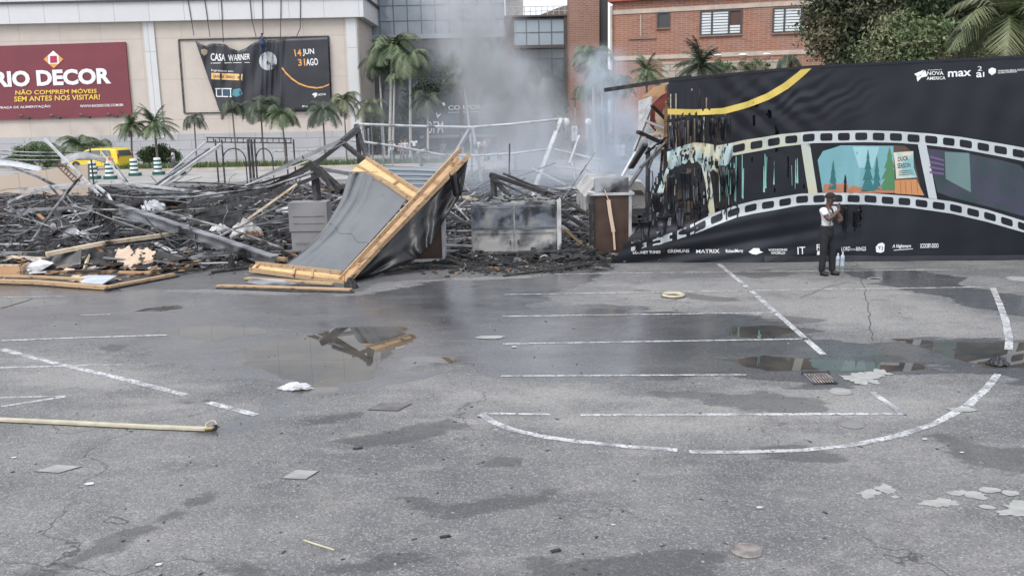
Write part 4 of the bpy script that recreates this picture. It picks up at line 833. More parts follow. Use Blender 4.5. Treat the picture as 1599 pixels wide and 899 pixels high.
for k in range(120):
    p = fieldpt(.92); a = random.gauss(0, .35) + (PI if random.random() < .5 else 0); L_ = random.uniform(.7, 3.4); dz = random.uniform(-.05, .22)
    kk = (0, 1, 2, 3, 4, 2, 1, 0)[k % 8]; m = (M_dark, M_galv, M_white, M_woodburnt, M_char2)[kk]; kind = ('blackened_rod', 'grey_rail_piece', 'white_rail_piece', 'burnt_batten', 'sooty_strip')[kk]
    lab = ('blackened rod', 'short grey metal rail', 'short white rail', 'burnt brown batten', 'sooty flat strip')[kk]
    q = MB().beam((p.x, p.y, p.z + .05), (p.x + math.cos(a) * L_, p.y + math.sin(a) * L_ * .6, max(.1, p.z + .05 + dz)), random.uniform(.03, .08), random.uniform(.02, .05)); o = one(q, kind, m, lab, ('rod', 'rail', 'rail', 'batten', 'strip')[kk], lab + 's in the ash'); items.append((o, lab, Vector((p.x, p.y, 0))))
for k in range(26):
    p = fieldpt(.8); a = random.uniform(0, PI); s = random.uniform(.2, .5); m = (M_char2, M_galv, M_ashl)[k % 3]; fn = lambda u, v: (p.x + (u - .5) * s * 2 * math.cos(a) - (v - .5) * s * math.sin(a), p.y + (u - .5) * s * 2 * math.sin(a) + (v - .5) * s * math.cos(a), p.z + .05 + .12 * nz3(u * 3 + k, v * 3, k))
    what = ('crumpled sooty sheet', 'crumpled grey metal sheet', 'crumpled pale sheet')[k % 3]
    o = one(MB().grid(fn, 8, 6), 'crumpled_sheet', m, what, 'sheet', what + 's in the ash', solid=.01); items.append((o, what, Vector((p.x, p.y, 0))))
for k in range(84):
    p = fieldpt(.85); 
    if p.y < 22.6 and p.x > -6: continue
    a = random.gauss(0, .30) + (PI if random.random() < .5 else 0); L_ = random.uniform(2.2, 6.0); h0, h1 = random.choice((.05, .1, .3)), random.choice((.1, .2, .4, .8, 1.2)); bow = random.uniform(-.25, .35); side = random.uniform(-.4, .4); n = 7
    pts = [Vector((p.x + math.cos(a) * L_ * (t - .5) - math.sin(a) * side * math.sin(PI * t), p.y + math.sin(a) * L_ * .7 * (t - .5), max(.12, p.z + h0 + (h1 - h0) * t + bow * math.sin(PI * t) + .05 * nz3(t * 4, k)))) for t in [i / n for i in range(n + 1)]]
    kk = (0, 1, 2, 1, 3, 2, 1)[k % 7]; lab = ('long bent blackened pipe', 'long bent grey rail', 'long bent pale rail', 'long warped charred batten')[kk]; m = (M_dark, M_galv, M_sooty, M_black)[kk]; q = MB(); r_ = random.uniform(.014, .034)
    if kk == 0: q.tube(pts, r_, 6)
    else:
        for u, v in zip(pts[:-1], pts[1:]): q.beam(u, v, r_ * 2.4, r_ * 1.1)
    o = one(q, ('bent_pipe', 'bent_rail', 'bent_rail', 'charred_batten')[kk], m, lab, ('pipe', 'rail', 'rail', 'batten')[kk], lab + 's over the ash'); items.append((o, lab, Vector((p.x, p.y, 0))))
for k in range(26):
    p = fieldpt(.9)
    if p.y < 23.5 and p.x > -7: continue
    a = random.gauss(0, .5) + (PI if random.random() < .5 else 0); el = random.uniform(.25, .95); L_ = random.uniform(1.2, 3.2); m = (M_sooty, M_galv, M_dark)[k % 3]; lab = ('steep pale pole', 'steep grey pole', 'steep blackened pole')[k % 3]
    e_ = p + Vector((math.cos(a) * math.cos(el), math.sin(a) * math.cos(el) * .5, math.sin(el))) * L_; mid_ = p.lerp(e_, .5) + Vector((0, 0, random.uniform(-.12, .12)))
    o = one(MB().tube([p, mid_, e_], random.uniform(.018, .04), 6), 'steep_pole', m, lab, 'pole', lab + 's rising from the ash'); items.append((o, lab, Vector((p.x, p.y, 0))))
for k in range(30):
    p = fieldpt(.8)
    if p.y < 23.2 and p.x > -7: continue
    L_, H_ = random.uniform(.8, 2.4), random.uniform(.3, .9); a = random.gauss(0, .5); tl = random.uniform(-.2, .7); kk = k % 3; m = (M_black, M_galv, M_char2)[kk]; lab = ('big curled charred sheet', 'big buckled grey sheet', 'big sagging sooty sheet')[kk]
    fn = lambda u, v: (p.x + (u - .5) * L_ * math.cos(a) + .12 * math.sin(v * 4 + k), p.y + (u - .5) * L_ * math.sin(a) + tl * v * H_ + .22 * nz3(u * 3, v * 2, k), max(.05, p.z + H_ * v * (.55 + .55 * nz3(u * 2.2 + k, .3, k)) + .12 * nz3(u * 5, v * 4, k + 9)))
    o = one(MB().grid(fn, 16, 8, keep=lambda u, v: v < .8 + .5 * nz3(u * 5, k, 2)), 'burnt_sheet', m, lab, 'sheet', lab + 's standing in the ash', solid=.012, smooth=True); items.append((o, lab, Vector((p.x, p.y, 0))))
spread_labels(items)
# cloth bundle
def blob(name, c, r, m, label, cat, seed, flat=.55, n=26, amp=.35):
    fn = lambda u, v: (c[0] + r[0] * math.cos(2 * PI * u) * math.sin(PI * v * .5 + .001) * (1 + amp * nz3(3 * math.cos(2 * PI * u) * v, 3 * math.sin(2 * PI * u) * v, seed)), c[1] + r[1] * math.sin(2 * PI * u) * math.sin(PI * v * .5 + .001) * (1 + amp * nz3(3 * math.cos(2 * PI * u) * v, 3 * math.sin(2 * PI * u) * v, seed + 4)),
                       max(.01, c[2] + r[2] * math.cos(PI * v * .5) * (1 + amp * 1.3 * nz3(5 * math.cos(2 * PI * u) * v, 5 * math.sin(2 * PI * u) * v, seed + 8))))
    return one(MB().grid(fn, n * 2, n), name, m, label, cat, smooth=True)
M_cloth = mat('dirty_white_cloth', (.62, .61, .60), .85, 0, (.45, .43, .42), 4, col3=(.16, .075, .045), scale3=2.2, lo3=.54, hi3=.60, bump=1.2, bscale=7)
M_clothw = mat('white_cloth', (.66, .67, .69), .85, 0, (.42, .43, .45), 5, bump=1.2, bscale=8)
a = G(382, 376, .1); blob('cloth_bundle', (a.x, a.y + .3, .1), (.45, .35, .52), M_cloth, 'rust stained white cloth bundle lying in the black ash', 'cloth', 1)
a = G(338, 370, .1); blob('cloth_heap', (a.x, a.y + .3, .1), (.38, .3, .30), M_clothw, 'plain white cloth heap beside the rust stained bundle', 'cloth', 5)
a = G(240, 334, .1); blob('torn_fabric', (a.x, a.y, .15), (.5, .35, .42), M_clothw, 'torn white fabric hanging by the raised end of the steel beam', 'fabric', 9)
a = G(500, 320, .1); blob('singed_fabric', (a.x - .1, a.y, .9), (.25, .2, .5), M_cloth, 'singed fabric on top of the grey cabinet', 'fabric', 13)

# timber pile at the left
def plank(pts, w, h, m, label, name='timber_plank', cat='plank'):
    q = [G(p[0], p[1], p[2]) for p in pts]; mb = MB()
    for a_, b_ in zip(q[:-1], q[1:]): mb.beam(a_, b_, w, h)
    return one(mb, name, m, label, cat)
plank([(72, 397, .50), (160, 380, .62), (264, 366, .55)], .12, .09, M_woodpale, 'long pale plank on top of the timber pile')
plank([(160, 384, .46), (250, 373, .44), (300, 375, .2)], .16, .05, M_black, 'charred board just under the long pale plank')
plank([(-30, 438, .06), (52, 440, .06), (169, 449, .05)], .16, .07, M_wood, 'front edge timber of the pile along the asphalt')
plank([(169, 449, .05), (272, 429, .05)], .12, .08, M_wood, 'front timber turning back at the corner of the pile')
plank([(165, 452, .03), (278, 431, .02)], .10, .03, M_black, 'black strip under the front corner timber of the pile')
plank([(-30, 430, .10), (60, 432, .14), (130, 436, .10)], .12, .04, M_wood, 'thin timber lying behind the front edge timber')
plank([(60, 425, .18), (120, 423, .22), (182, 424, .18)], .13, .04, M_woodburnt, 'scorched board across the middle of the timber pile')
plank([(141, 389, .55), (132, 420, .10)], .07, .05, M_woodpale, 'short upright batten leaning in the timber pile')
plank([(149, 384, .55), (187, 418, .10)], .06, .05, M_woodburnt, 'thin scorched stick leaning on the cream board')
plank([(0, 400, .18), (70, 404, .30)], .14, .05, M_woodpale, 'pale batten running behind the open timber box')
plank([(-20, 394, .20), (62, 396, .28)], .10, .06, M_galv, 'grey rail lying behind the timber pile')
plank([(40, 402, .40), (80, 416, .16)], .06, .04, M_clothw, 'thin white strip across the white sheet of the pile')
plank([(128, 404, .32), (164, 397, .34)], .22, .05, M_woodpale, 'wide pale plank between the black and the cream boards')
plank([(200, 432, .12), (250, 420, .12), (300, 418, .05)], .10, .04, M_woodburnt, 'scorched lath at the tail of the timber pile')
plank([(185, 425, .15), (235, 426, .12)], .10, .05, M_ply, 'short brown lath below the cream board')
plank([(258, 428, .08), (330, 418, .05)], .07, .04, M_black, 'charred lath trailing off the timber pile')
def sheet(name, pts, m, label, cat='board', th=.02, sub=None):
    return one(MB().slab([G(*p) for p in pts], th), name, m, label, cat)
M_creamb = mat('burnt_cream_board', (.56, .44, .33), .7, 0, (.50, .37, .27), 3, col3=(.02, .018, .017), scale3=2.6, lo3=.53, hi3=.56)
one(MB().slab([P(69, 421, 20.9), P(126, 418, 21.0), P(128, 389, 21.25), P(106, 391, 21.2), P(86, 400, 21.1)], .02), 'charred_board', M_dark, 'torn black panel propped in the timber pile', 'board')
cb_ = MB(); cb_.grid(lambda u, v: P(172 + 71 * u + 14 * v * (1 - u), 421 - 35 * v - 4 * nz3(u * 5, v * 3, 3) * v, 21.0 + .45 * v + .05 * nz3(u * 3, v * 3)), 34, 18, keep=lambda u, v: v < .92 + .2 * nz3(u * 6, 2) and u < .94 + .2 * nz3(v * 6, 7) and not (u < .2 and v < .45 - 1.2 * u + .2 * nz3(u * 9, v * 9)))
one(cb_, 'cream_board', M_creamb, 'cream board with burnt black edges propped in the timber pile', 'board', solid=.025)
sp_ = MB()
for i in range(330):
    x = random.uniform(-10, 300); y = random.gauss(418, 12) if x < 240 else random.gauss(414, 6); y = min(y, 440 if x < 180 else 430); c = G(x, y, 0); l = random.uniform(.05, .45); a_ = random.gauss(0, .6); t_ = random.uniform(-.15, .3)
    d = Vector((math.cos(a_), math.sin(a_), t_)) * l; z = random.uniform(.02, .22); sp_.beam(c + Vector((0, 0, z)), c + d + Vector((0, 0, max(z, .02 - d.z + z))), random.uniform(.02, .10), random.uniform(.008, .03), random.choice((0, 0, 1, 1, 2, 2, 2, 3, 4)))
one(sp_, 'timber_splinters', [M_wood, M_woodburnt, M_black, M_clothw, M_ply], 'broken splinters and charred scraps filling the timber pile', None)['kind'] = 'stuff'
sheet('white_sheet', [(31, 430, .08), (30, 418, .24), (62, 404, .34), (84, 410, .30), (60, 424, .12)], M_clothw, 'white sheet beside the open timber box', 'sheet')
sheet('pale_blue_sheet', [(126, 441, .09), (137, 429, .14), (182, 430, .14), (160, 443, .09)], mat('pale_blue_plastic', (.52, .57, .64), .5, 0, (.38, .42, .48), 3), 'pale blue sheet lying at the front of the timber pile', 'sheet')
sheet('cream_offcut', [(104, 437, .08), (116, 428, .14), (137, 430, .14), (128, 440, .08)], M_woodpale, 'cream offcut beside the pale blue sheet', 'board')
sheet('plywood_offcut', [(92, 426, .18), (104, 418, .24), (117, 420, .22), (104, 428, .16)], M_woodpale, 'pale plywood offcut in the middle of the timber pile', 'board')
sheet('grey_debris_sheet', [(243, 412, .06), (246, 392, .36), (290, 404, .30), (318, 412, .06)], M_char2, 'sagging dark grey sheet beside the cream board', 'sheet')
sheet('silver_board', [(318, 420, .05), (296, 400, .22), (352, 388, .24), (344, 402, .06)], M_galv, 'silver panel lying between the pile and the steel beam', 'panel')
sheet('white_lath', [(240, 380, .30), (246, 378, .34), (282, 396, .20), (276, 399, .18)], M_white, 'white slat lying by the burnt end of the cream board', 'slat')
tbx = thing('timber_box', G(10, 432), 'open tan timber box at the outer end of the pile', 'box')
qa, qb, qc, qd_ = G(-40, 434, .05), G(33, 433, .05), G(33, 433, .05) + Vector((0, .02, .26)), G(-40, 434, .05) + Vector((0, .02, .28))
MB().slab([qa, qb, qc, qd_], .03).build('front_panel', M_ply, tbx)
MB().slab([qb + Vector((.01, 0, 0)), qb + Vector((-.12, .6, 0)), qb + Vector((-.12, .6, .26)), qc + Vector((.01, 0, 0))], .03).build('side_panel', M_ply, tbx)
MB().beam(qd_ + Vector((0, 0, .02)), qc + Vector((0, 0, .02)), .06, .03).build('top_rail', M_woodpale, tbx)
# low beige wall with grey sheet
wl = MB(); ya, yb = 44.0, 42.0
wl.hexa([Vector((P(-80, 300, ya).x, ya, 0)), Vector((P(137, 300, yb).x, yb, 0)), Vector((P(137, 300, yb).x, yb + .2, 0)), Vector((P(-80, 300, ya).x, ya + .2, 0)),
         P(-80, 286, ya), P(137, 256, yb), P(137, 256, yb) + Vector((0, .2, 0)), P(-80, 286, ya) + Vector((0, .2, 0))])
one(wl, 'low_beige_wall', brickmat('beige_panel', (.50, .415, .345), (.49, .41, .34), (.36, .30, .25), 1.15, 9, .02, 0, vary=.3, var=(.43, .36, .30), bump=.1), 'low beige panel wall rising toward the striped barrels', 'wall')
MB_ = MB(); MB_.grid(lambda u, v: P(95 + 70 * u, 250 - 12 * math.sin(PI * min(1, u * .8 + .1)) + 12 * v * (1 - u * .3), 43.5 - 1.5 * v + .2 * nz3(u * 5, v * 5)), 20, 8)
one(MB_, 'collapsed_sheet', mat('sooty_grey_sheet', (.36, .36, .37), .5, 0, (.14, .14, .14), 2), 'sagging grey sheet draped on the beige wall in front of the taxi', 'sheet', smooth=True, solid=.03)
MB_ = MB(); MB_.grid(lambda u, v: P(-30 + 95 * u, 250 + 8 * v - 3 * math.sin(u * 4) + u * 8, 46 - 1.5 * v), 16, 6)
one(MB_, 'white_tarp', M_clothw, 'white tarpaulin lying on the outer end of the beige wall', 'tarpaulin', smooth=True, solid=.03)
lad = MB(); p0, p1, p2, p3 = P(90, 250, 41.5), P(125, 283, 41), P(86, 256, 41.5), P(118, 287, 41)
lad.tube([p0, p1], .03, 5); lad.tube([p2, p3], .03, 5)
for k in range(9): lad.tube([p0.lerp(p1, k / 8), p2.lerp(p3, (k + .5) / 8.5)], .02, 4)
one(lad, 'lattice_girder', M_rust, 'thin rusty lattice girder leaning on the beige wall', 'girder')
for k, (y0, y1) in enumerate(((233, 238), (239, 243), (246, 249))):
    one(MB().tube([P(-40 + 45 * j, y0 + (y1 - y0) * j / 4 + 2.5 * math.sin(j / 4 * PI), 45.5) for j in range(5)], .03, 5), 'overhead_wire', M_galv, ('uppermost sagging wire in front of the clipped hedge', 'middle sagging wire in front of the clipped hedge', 'lowest sagging wire just above the beige wall')[k], 'wire')
for k, (x, lab) in enumerate(((-40, 'leaning pole that holds the outer ends of the sagging wires'), (140, 'thin pole at the barrel end of the sagging wires'))):
    one(MB().tube([P(x, 228, 45.5), Vector((P(x, 228, 45.5).x, 45.5, 0))], .04, 6), 'wire_pole', M_dark, lab, 'pole')
# tent frames
def tframe(label, segs, r):
    mb = MB(); t_ = None
    root = thing('tent_frame', (P(*segs[0][0]).x, P(*segs[0][0]).y, 0), label, 'frame', 'bare tent frames in the smoke')
    for nm, pts, rr in [(s[3] if len(s) > 3 else 'tube', s[:-1] if False else s, r) for s in segs]: pass
    return root
tf = thing('tent_frame', (P(715, 198, 42).x, 42, 0), 'bare white tube tent frame with two peaks and slack lower rails in the smoke', 'tent frame')
for nm, pts, r in (('ridge_tube', [(560, 194, 40), (640, 197, 41), (735, 199, 42), (800, 194, 42), (876, 186, 42)], .06), ('lower_tube', [(548, 219, 40), (620, 229, 41), (690, 242, 42), (745, 243, 42), (800, 240, 42), (864, 232, 42)], .055),
                   ('lower_tube', [(866, 233, 42), (920, 246, 41), (960, 253, 40), (1045, 254, 39)], .05), ('low_rail', [(846, 257, 41), (900, 264, 40), (990, 268, 38.5)], .035)):
    MB().tube([P(*p) for p in pts], r, 8).build(nm, M_white, tf, smooth=True)
def leg(a, b_, w):
    q = Vector(b_); q.z = 0.0; MB().beam(a, q, w, w * .8).build('leg', M_white, tf)
def gz(px, py): return G(px, py, 0)
leg(P(736, 199, 42), gz(683, 286), .17); leg(P(738, 199, 42), gz(754, 294), .12); leg(P(877, 186, 42), gz(832, 303), .19); leg(P(878, 187, 42), gz(902, 290), .12); leg(P(738, 200, 42), Vector((P(735, 240, 46).x, 46, 0)), .08)
tb = MB(); tb.beam(P(905, 212, 42), P(889, 256, 41), .09); tb.beam(P(892, 252, 41), P(900, 290, 40.5), .07); one(tb, 'bent_strut', M_white, 'bent white strut hanging beside the right hand leg of the tent frame', 'strut')
for k, (x, yt, yb, Y) in enumerate(((804, 196, 262, 47), (611, 214, 250, 60), (722, 205, 262, 50), (1052, 230, 270, 30), (596, 196, 262, 45), (575, 200, 250, 47))):
    t_ = P(x, yt, Y); one(MB().tube([t_, (t_.x, Y, 0)], .05 if k != 0 else .10, 6), 'thin_post', M_galv, ('thick grey post standing in the smoke between the tent peaks', 'thin post by the pedestrian with raised arms', 'thin grey post behind the first tent peak', 'thin post behind the burnt slits', 'thin post left of the pedestrian with raised arms', 'thin post nearest the white pilaster')[k], 'post')
# black arch frame
af = thing('arch_frame', (P(390, 285, 48).x, 48, 0), 'black iron pergola frame with two arches beyond the ash', 'frame')
Yq = 48
for y in (215, 222): MB().beam(P(322, y, Yq), P(456, y + 1.5, Yq), .06, .07).build('top_rail', M_dark, af)
for k in range(15): x = 324 + k * 9.3; MB().beam(P(x, 215, Yq), P(x, 222.5, Yq), .04, .04).build('rung', M_dark, af)
for k, x in enumerate((336, 346, 387, 392, 397, 446, 458)):
    t_ = P(x, 218, Yq); MB().tube([t_, (t_.x, Yq, 0)], .045 if k not in (2, 3) else .07, 6).build('upright', M_dark, af)
for cx, rx in ((365, 18), (412, 13)):
    z0 = P(cx, 250, Yq).z; c = P(cx, 250, Yq); R_ = P(cx, 232, Yq).z - z0; w = rx / PPM(Yq)
    MB().tube([(c.x - w, Yq + .1, 0), (c.x - w, Yq + .1, z0)] + [(c.x - w * math.cos(a_), Yq + .1, z0 + R_ * math.sin(a_)) for a_ in np.linspace(.2, PI - .2, 9)] + [(c.x + w, Yq + .1, z0), (c.x + w, Yq + .1, 0)], .035, 6).build('arch', M_dark, af)

# ---------------------------------------------------------------- cabinets
def pz(px, py, Y): return P(px, py, Y)
M_lock = mat('scorched_locker_paint', (.42, .41, .39), .5, .2, (.13, .14, .155), 1.5, detail=9, lo=.42, hi=.58, col3=(.035, .035, .04), scale3=2.0, lo3=.52, hi3=.64)
M_lockU = mat('blue_scorched_locker_paint', (.15, .175, .205), .45, .3, (.34, .33, .31), 1.4, detail=9, lo=.52, hi=.64, col3=(.035, .04, .045), scale3=2.2, lo3=.51, hi3=.62)
M_cab = mat('light_grey_cabinet', (.28, .28, .285), .5, 0, (.22, .22, .225), 1.2)
M_brown = mat('dark_brown_panel', (.050, .028, .020), .45, 0, (.075, .045, .032), 2.5, bump=.1)
YL = 21.9
def blk(x0, y0, x1, y1, Y, dep, zmin=None):
    a = P(x0, (y0 + y1) / 2, Y).x; b_ = P(x1, (y0 + y1) / 2, Y).x; z1 = P((x0 + x1) / 2, y0, Y).z; z0 = P((x0 + x1) / 2, y1, Y).z if zmin is None else zmin
    return a, b_, z0, z1
lk = thing('steel_lockers', (P(804, 400, YL).x, YL, 0), 'scorched steel locker block with four doors and burnt scrap on top', 'lockers')
a, b_, z0, z1 = blk(736, 317, 870, 402, YL, .6, 0.0)
rz = .04
def RZ(p, c, ang): v = Vector(p) - Vector(c); return Vector(c) + Matrix.Rotation(ang, 3, 'Z') @ v
MB().aabb(a, YL, .12, b_, YL + .62, z1).build('body', M_lock, lk); MB().aabb(a + .02, YL + .03, 0, b_ - .02, YL + .6, .118).build('plinth', M_galv, lk)
zm_ = .12 + (z1 - .12) * .47
for i in range(2):
    for j in range(2):
        xa = a + (b_ - a) * i / 2 + .02; xb = a + (b_ - a) * (i + 1) / 2 - .02; za = (.14, zm_ + .02)[j]; zb = (zm_ - .02, z1 - .05)[j]
        dm = MB(); ii_ = i * 2 + j; dm.grid(lambda u, v: (xa + (xb - xa) * u, YL - .024 - .022 * max(-.6, nz3(u * 2.2 + ii_ * 5, v * 2.0, 3)) * min(1, u * 8, (1 - u) * 8, v * 8, (1 - v) * 8), za + (zb - za) * v), 26, 16); dm.aabb(xa, YL - .021, za, xb, YL - .001, zb); dr = dm.build('door', M_lockU if j else M_lock, lk)
        r = MB()
        for q in ((xa + .06, za + .05, xb - .06, za + .062), (xa + .06, zb - .06, xb - .06, zb - .048)): r.aabb(q[0], YL - .044, q[1], q[2], YL - .030, q[3])
        r.build('embossing', M_galv, dr)
        MB().aabb((xb - .10 if i == 0 else xa + .06), YL - .06, (za + zb) / 2 - .05, (xb - .07 if i == 0 else xa + .09), YL - .026, (za + zb) / 2 + .05).build('handle', M_dark, dr)
MB().aabb(b_, YL - .03, .05, b_ + .10, YL + .64, z1 + .06).build('side_post', M_white, lk)
tp = MB()
for k in range(60):
    x = random.uniform(a, b_); y = random.uniform(YL, YL + .6); an = random.uniform(0, PI); l = random.uniform(.1, .4); tp.beam((x, y, z1 + random.uniform(.02, .1)), (x + math.cos(an) * l, y + math.sin(an) * l * .5, z1 + random.uniform(.03, .18)), random.uniform(.02, .07), random.uniform(.01, .05), random.choice((0, 0, 1, 2)))
one(tp, 'burnt_scrap', [M_black, M_galv, M_ashl], 'burnt scrap heaped on top of the steel lockers', None)['kind'] = 'stuff'
gc = thing('grey_cabinet', (P(482, 390, 23).x, 23, 0), 'light grey metal cabinet in two tiers left of the fallen wooden panel', 'cabinet')
a, b_, z0, z1 = blk(454, 316, 512, 392, 23, .6, 0); zs = P(480, 361, 23).z
MB().aabb(a, 23, 0, b_, 23.6, zs - .01).build('lower_tier', M_cab, gc); MB().aabb(a - .03, 22.97, zs, b_, 23.6, z1).build('upper_tier', M_cab, gc)
for zz in (z1 - .36, zs + .2, zs - .3): MB().aabb(a + .08, 22.955, zz, b_ - .08, 22.968, zz + .012).build('groove', M_galv, gc)
def brown(x0, y0, x1, y1, Y, label, topbox=False):
    r = thing('brown_cabinet', (P((x0 + x1) / 2, y1, Y).x, Y, 0), label, 'cabinet'); a, b_, z0, z1 = blk(x0, y0, x1, y1, Y, .6, 0)
    MB().aabb(a + .07, Y, .1, b_ - .07, Y + .55, z1 - .06).build('panel', M_brown, r)
    for s, (u0, u1) in enumerate(((a, a + .069), (b_ - .069, b_))): MB().aabb(u0, Y - .03, 0, u1, Y + .58, z1 - .06).build('side_rail', M_white if s else M_galv, r)
    MB().aabb(a - .02, Y - .06, z1 - .059, b_ + .06, Y + .6, z1).build('top_rail', M_white, r); MB().aabb(a + .07, Y - .02, .03, b_ - .07, Y + .5, .099).build('bottom_rail', M_white, r)
    return r, a, b_, z1
rr, a, b_, z1 = brown(922, 301, 986, 394, 21.8, 'upright dark brown cabinet with a dented silver box on top and a torn pale strip')
sb = MB(); sb.grid(lambda u, v: (a + .1 + (b_ - a - .1) * u, 21.85 + .5 * (1 - v) if v < 0 else 21.85, z1 + .001 + .36 * v + .03 * nz3(u * 4, v * 3)), 12, 6); 
sb = MB(); sb.hexa([(a + .12, 21.82, z1 + .002), (b_ - .06, 21.82, z1 + .002), (b_ - .06, 22.3, z1 + .002), (a + .12, 22.3, z1 + .002), (a + .10, 21.85, z1 + .34), (b_ - .08, 21.8, z1 + .36), (b_ - .1, 22.3, z1 + .37), (a + .14, 22.28, z1 + .33)])
one(sb, 'silver_box', M_galv, 'dented silver box on top of the upright brown cabinet', 'box')
st = MB(); sq = [P(x, y, 21.72) for x, y in ((944, 296), (950, 312), (953, 335), (958, 362), (960, 390))]; st.beam(sq[0], sq[1], .04, .02); 
for u, v in zip(sq[1:-1], sq[2:]): st.beam(u, v, .09 if u is sq[1] or u is sq[2] else .05, .02)
st.build('torn_strip', mat('pale_torn_veneer', (.62, .48, .36), .6), rr)
ch = MB(); 
for k in range(26): p = Vector((a + .02, 21.75, z1 - .1 - k * .045)); ch.box(p, (random.uniform(.05, .14), .05, .09), random.uniform(-.3, .3))
ch.build('charred_edge', M_black, rr)
brown(640, 322, 694, 403, 21.5, 'dark brown cabinet half hidden behind the hanging black plastic')
# burnt van
vn = thing('burnt_van', (P(962, 340, 27).x, 27, 0), 'ash coloured burnt out van standing end on behind the brown cabinet', 'van')
vx = P(966, 320, 27).x; w = 1.0; zt = P(960, 282, 27).z; M_van = mat('burnt_van_body', (.46, .445, .43), .6, .1, (.30, .295, .285), 1.4, lo=.4, hi=.6, col3=(.09, .085, .08), scale3=1.2, lo3=.57, hi3=.66)
prof = [(-w, .45), (-w - .03, 1.0), (-w + .12, zt - .28), (-w + .3, zt - .03), (0, zt + .03), (w - .3, zt - .03), (w - .12, zt - .28), (w + .03, 1.0), (w, .45)]
body = MB(); n = len(prof); rows = [(27.0, .97), (27.1, 1.0), (30.6, 1.0), (31.4, .9)]
vs = [Vector((vx + x * s, y, .45 + (z - .45) * s)) for y, s in rows for x, z in prof]
fs = [(j * n + i, j * n + i + 1, (j + 1) * n + i + 1, (j + 1) * n + i) for j in range(3) for i in range(n - 1)] + [tuple(range(n))[::-1], tuple(3 * n + i for i in range(n))] + [(j * n, (j + 1) * n, (j + 1) * n + n - 1, j * n + n - 1) for j in range(3)]
body.add(vs, fs); body.build('body', M_van, vn, smooth=False)
MB().slab([(vx - w + .22, 26.97, 1.05), (vx + w - .22, 26.97, 1.05), (vx + w - .34, 26.985, zt - .3), (vx - w + .34, 26.985, zt - .3)], .02).build('rear_window', M_black, vn)
MB().aabb(vx - w + .02, 26.85, .42, vx + w - .02, 27.0, .62).build('bumper', M_char2, vn)
for sx_ in (-1, 1):
    MB().aabb(vx + sx_ * .86 - .07, 26.96, .8, vx + sx_ * .86 + .07, 27.0, 1.15).build('tail_lamp', M_rust, vn)
    for yy in (27.8, 30.4):
        wh = MB(); 
        wh.lathe((0, 0, 0), [(.24, -.1), (.31, -.08), (.31, .08), (.24, .1)], 18); wh.v = [Vector((vx + sx_ * .82 + v.z, yy + v.y, .31 + v.x)) for v in wh.v]; wh.build('wheel', M_char2, vn)

# ---------------------------------------------------------------- fallen wooden panel
fp = thing('fallen_wall_panel', G(470, 430), 'fallen wooden framed wall panel covered in smooth grey fabric', 'panel')
def FP(x, y):   # depth plane of the leaning panel: nearer at its foot, farther at its head
    bl = interp([(380, 20.3), (540, 19.0), (740, 18.7)], x); t = max(0, min(1, (430 - y) / 190)); return P(x, y, bl + interp([(560, 3.9), (640, 3.5), (740, 2.3)], x) * t)
def rail(a, b_, w, h, m, nm, off=0): 
    mb = MB(); o = Vector((0, -off, 0)); mb.beam(FP(*a) + o, FP(*b_) + o, w, h); return mb.build(nm, m, fp)
# long post: two rails, ply web and blocks
lr = [(531, 436), (719, 233)]; rr_ = [(541, 442), (734, 241)]
def lerp2(a, b_, t): return (a[0] + (b_[0] - a[0]) * t, a[1] + (b_[1] - a[1]) * t)
wr = lambda t: (541 + (600 - 541) * min(1, t / .3) if t < .3 else 600 + (734 - 600) * (t - .3) / .7, 442 + (379 - 442) * min(1, t / .3) if t < .3 else 379 + (241 - 379) * (t - .3) / .7)
rail(lr[0], lr[1], .05, .10, M_wood, 'rail'); 
mb = MB()
for k in range(10): mb.beam(FP(*wr(k / 10)), FP(*wr((k + 1) / 10)), .05, .10)
mb.build('rail', M_wood, fp)
mb = MB(); mb.grid(lambda u, v: FP(*lerp2(lerp2(lr[0], (712, 241), v), wr(v * .93), u)) + Vector((0, .05, 0)), 2, 14); mb.build('plywood_web', M_ply, fp, solid=.012)
for t in (.12, .28, .50, .66, .76, .90): rail(lerp2(lr[0], lr[1], t), wr(min(1, t + .005)), .04, .09, M_wood, 'block')
# foot frame
rail((400, 411), (534, 426), .05, .09, M_wood, 'rail'); rail((390, 421), (538, 441), .05, .10, M_wood, 'rail')
mb = MB(); mb.grid(lambda u, v: FP(*lerp2(lerp2((400, 411), (534, 426), u), lerp2((390, 421), (538, 441), u), v)) + Vector((0, .04, .0)), 10, 2); mb.build('plywood_web', mat('yellow_ply', (.66, .46, .24), .65, 0, (.56, .37, .18), 2, stretch=(1, 4, 1)), fp, solid=.012)
for t in (.46, .66, .05): rail(lerp2((400, 411), (534, 426), t), lerp2((390, 421), (538, 441), t), .04, .08, M_wood, 'block')
# head frame
rail((572, 247), (658, 302), .05, .09, M_wood, 'rail'); rail((557, 259), (645, 311), .05, .09, M_wood, 'rail')
mb = MB(); mb.grid(lambda u, v: FP(*lerp2(lerp2((572, 247), (658, 302), u), lerp2((557, 259), (645, 311), u), v)) + Vector((0, .04, 0)), 10, 2); mb.build('plywood_web', MATS['yellow_ply'], fp, solid=.012)
for t in (.62,): rail(lerp2((572, 247), (658, 302), t), lerp2((557, 259), (645, 311), t), .04, .09, M_wood, 'block')
mb = MB(); tp_ = [(549, 268), (554, 262), (562, 258), (575, 262), (590, 268), (575, 269), (560, 269)]; mb.slab([FP(*p) for p in tp_], .03); mb.build('curved_head', MATS['yellow_ply'], fp)
rail((566, 262), (640, 312), .02, .05, M_wood, 'batten', .06)
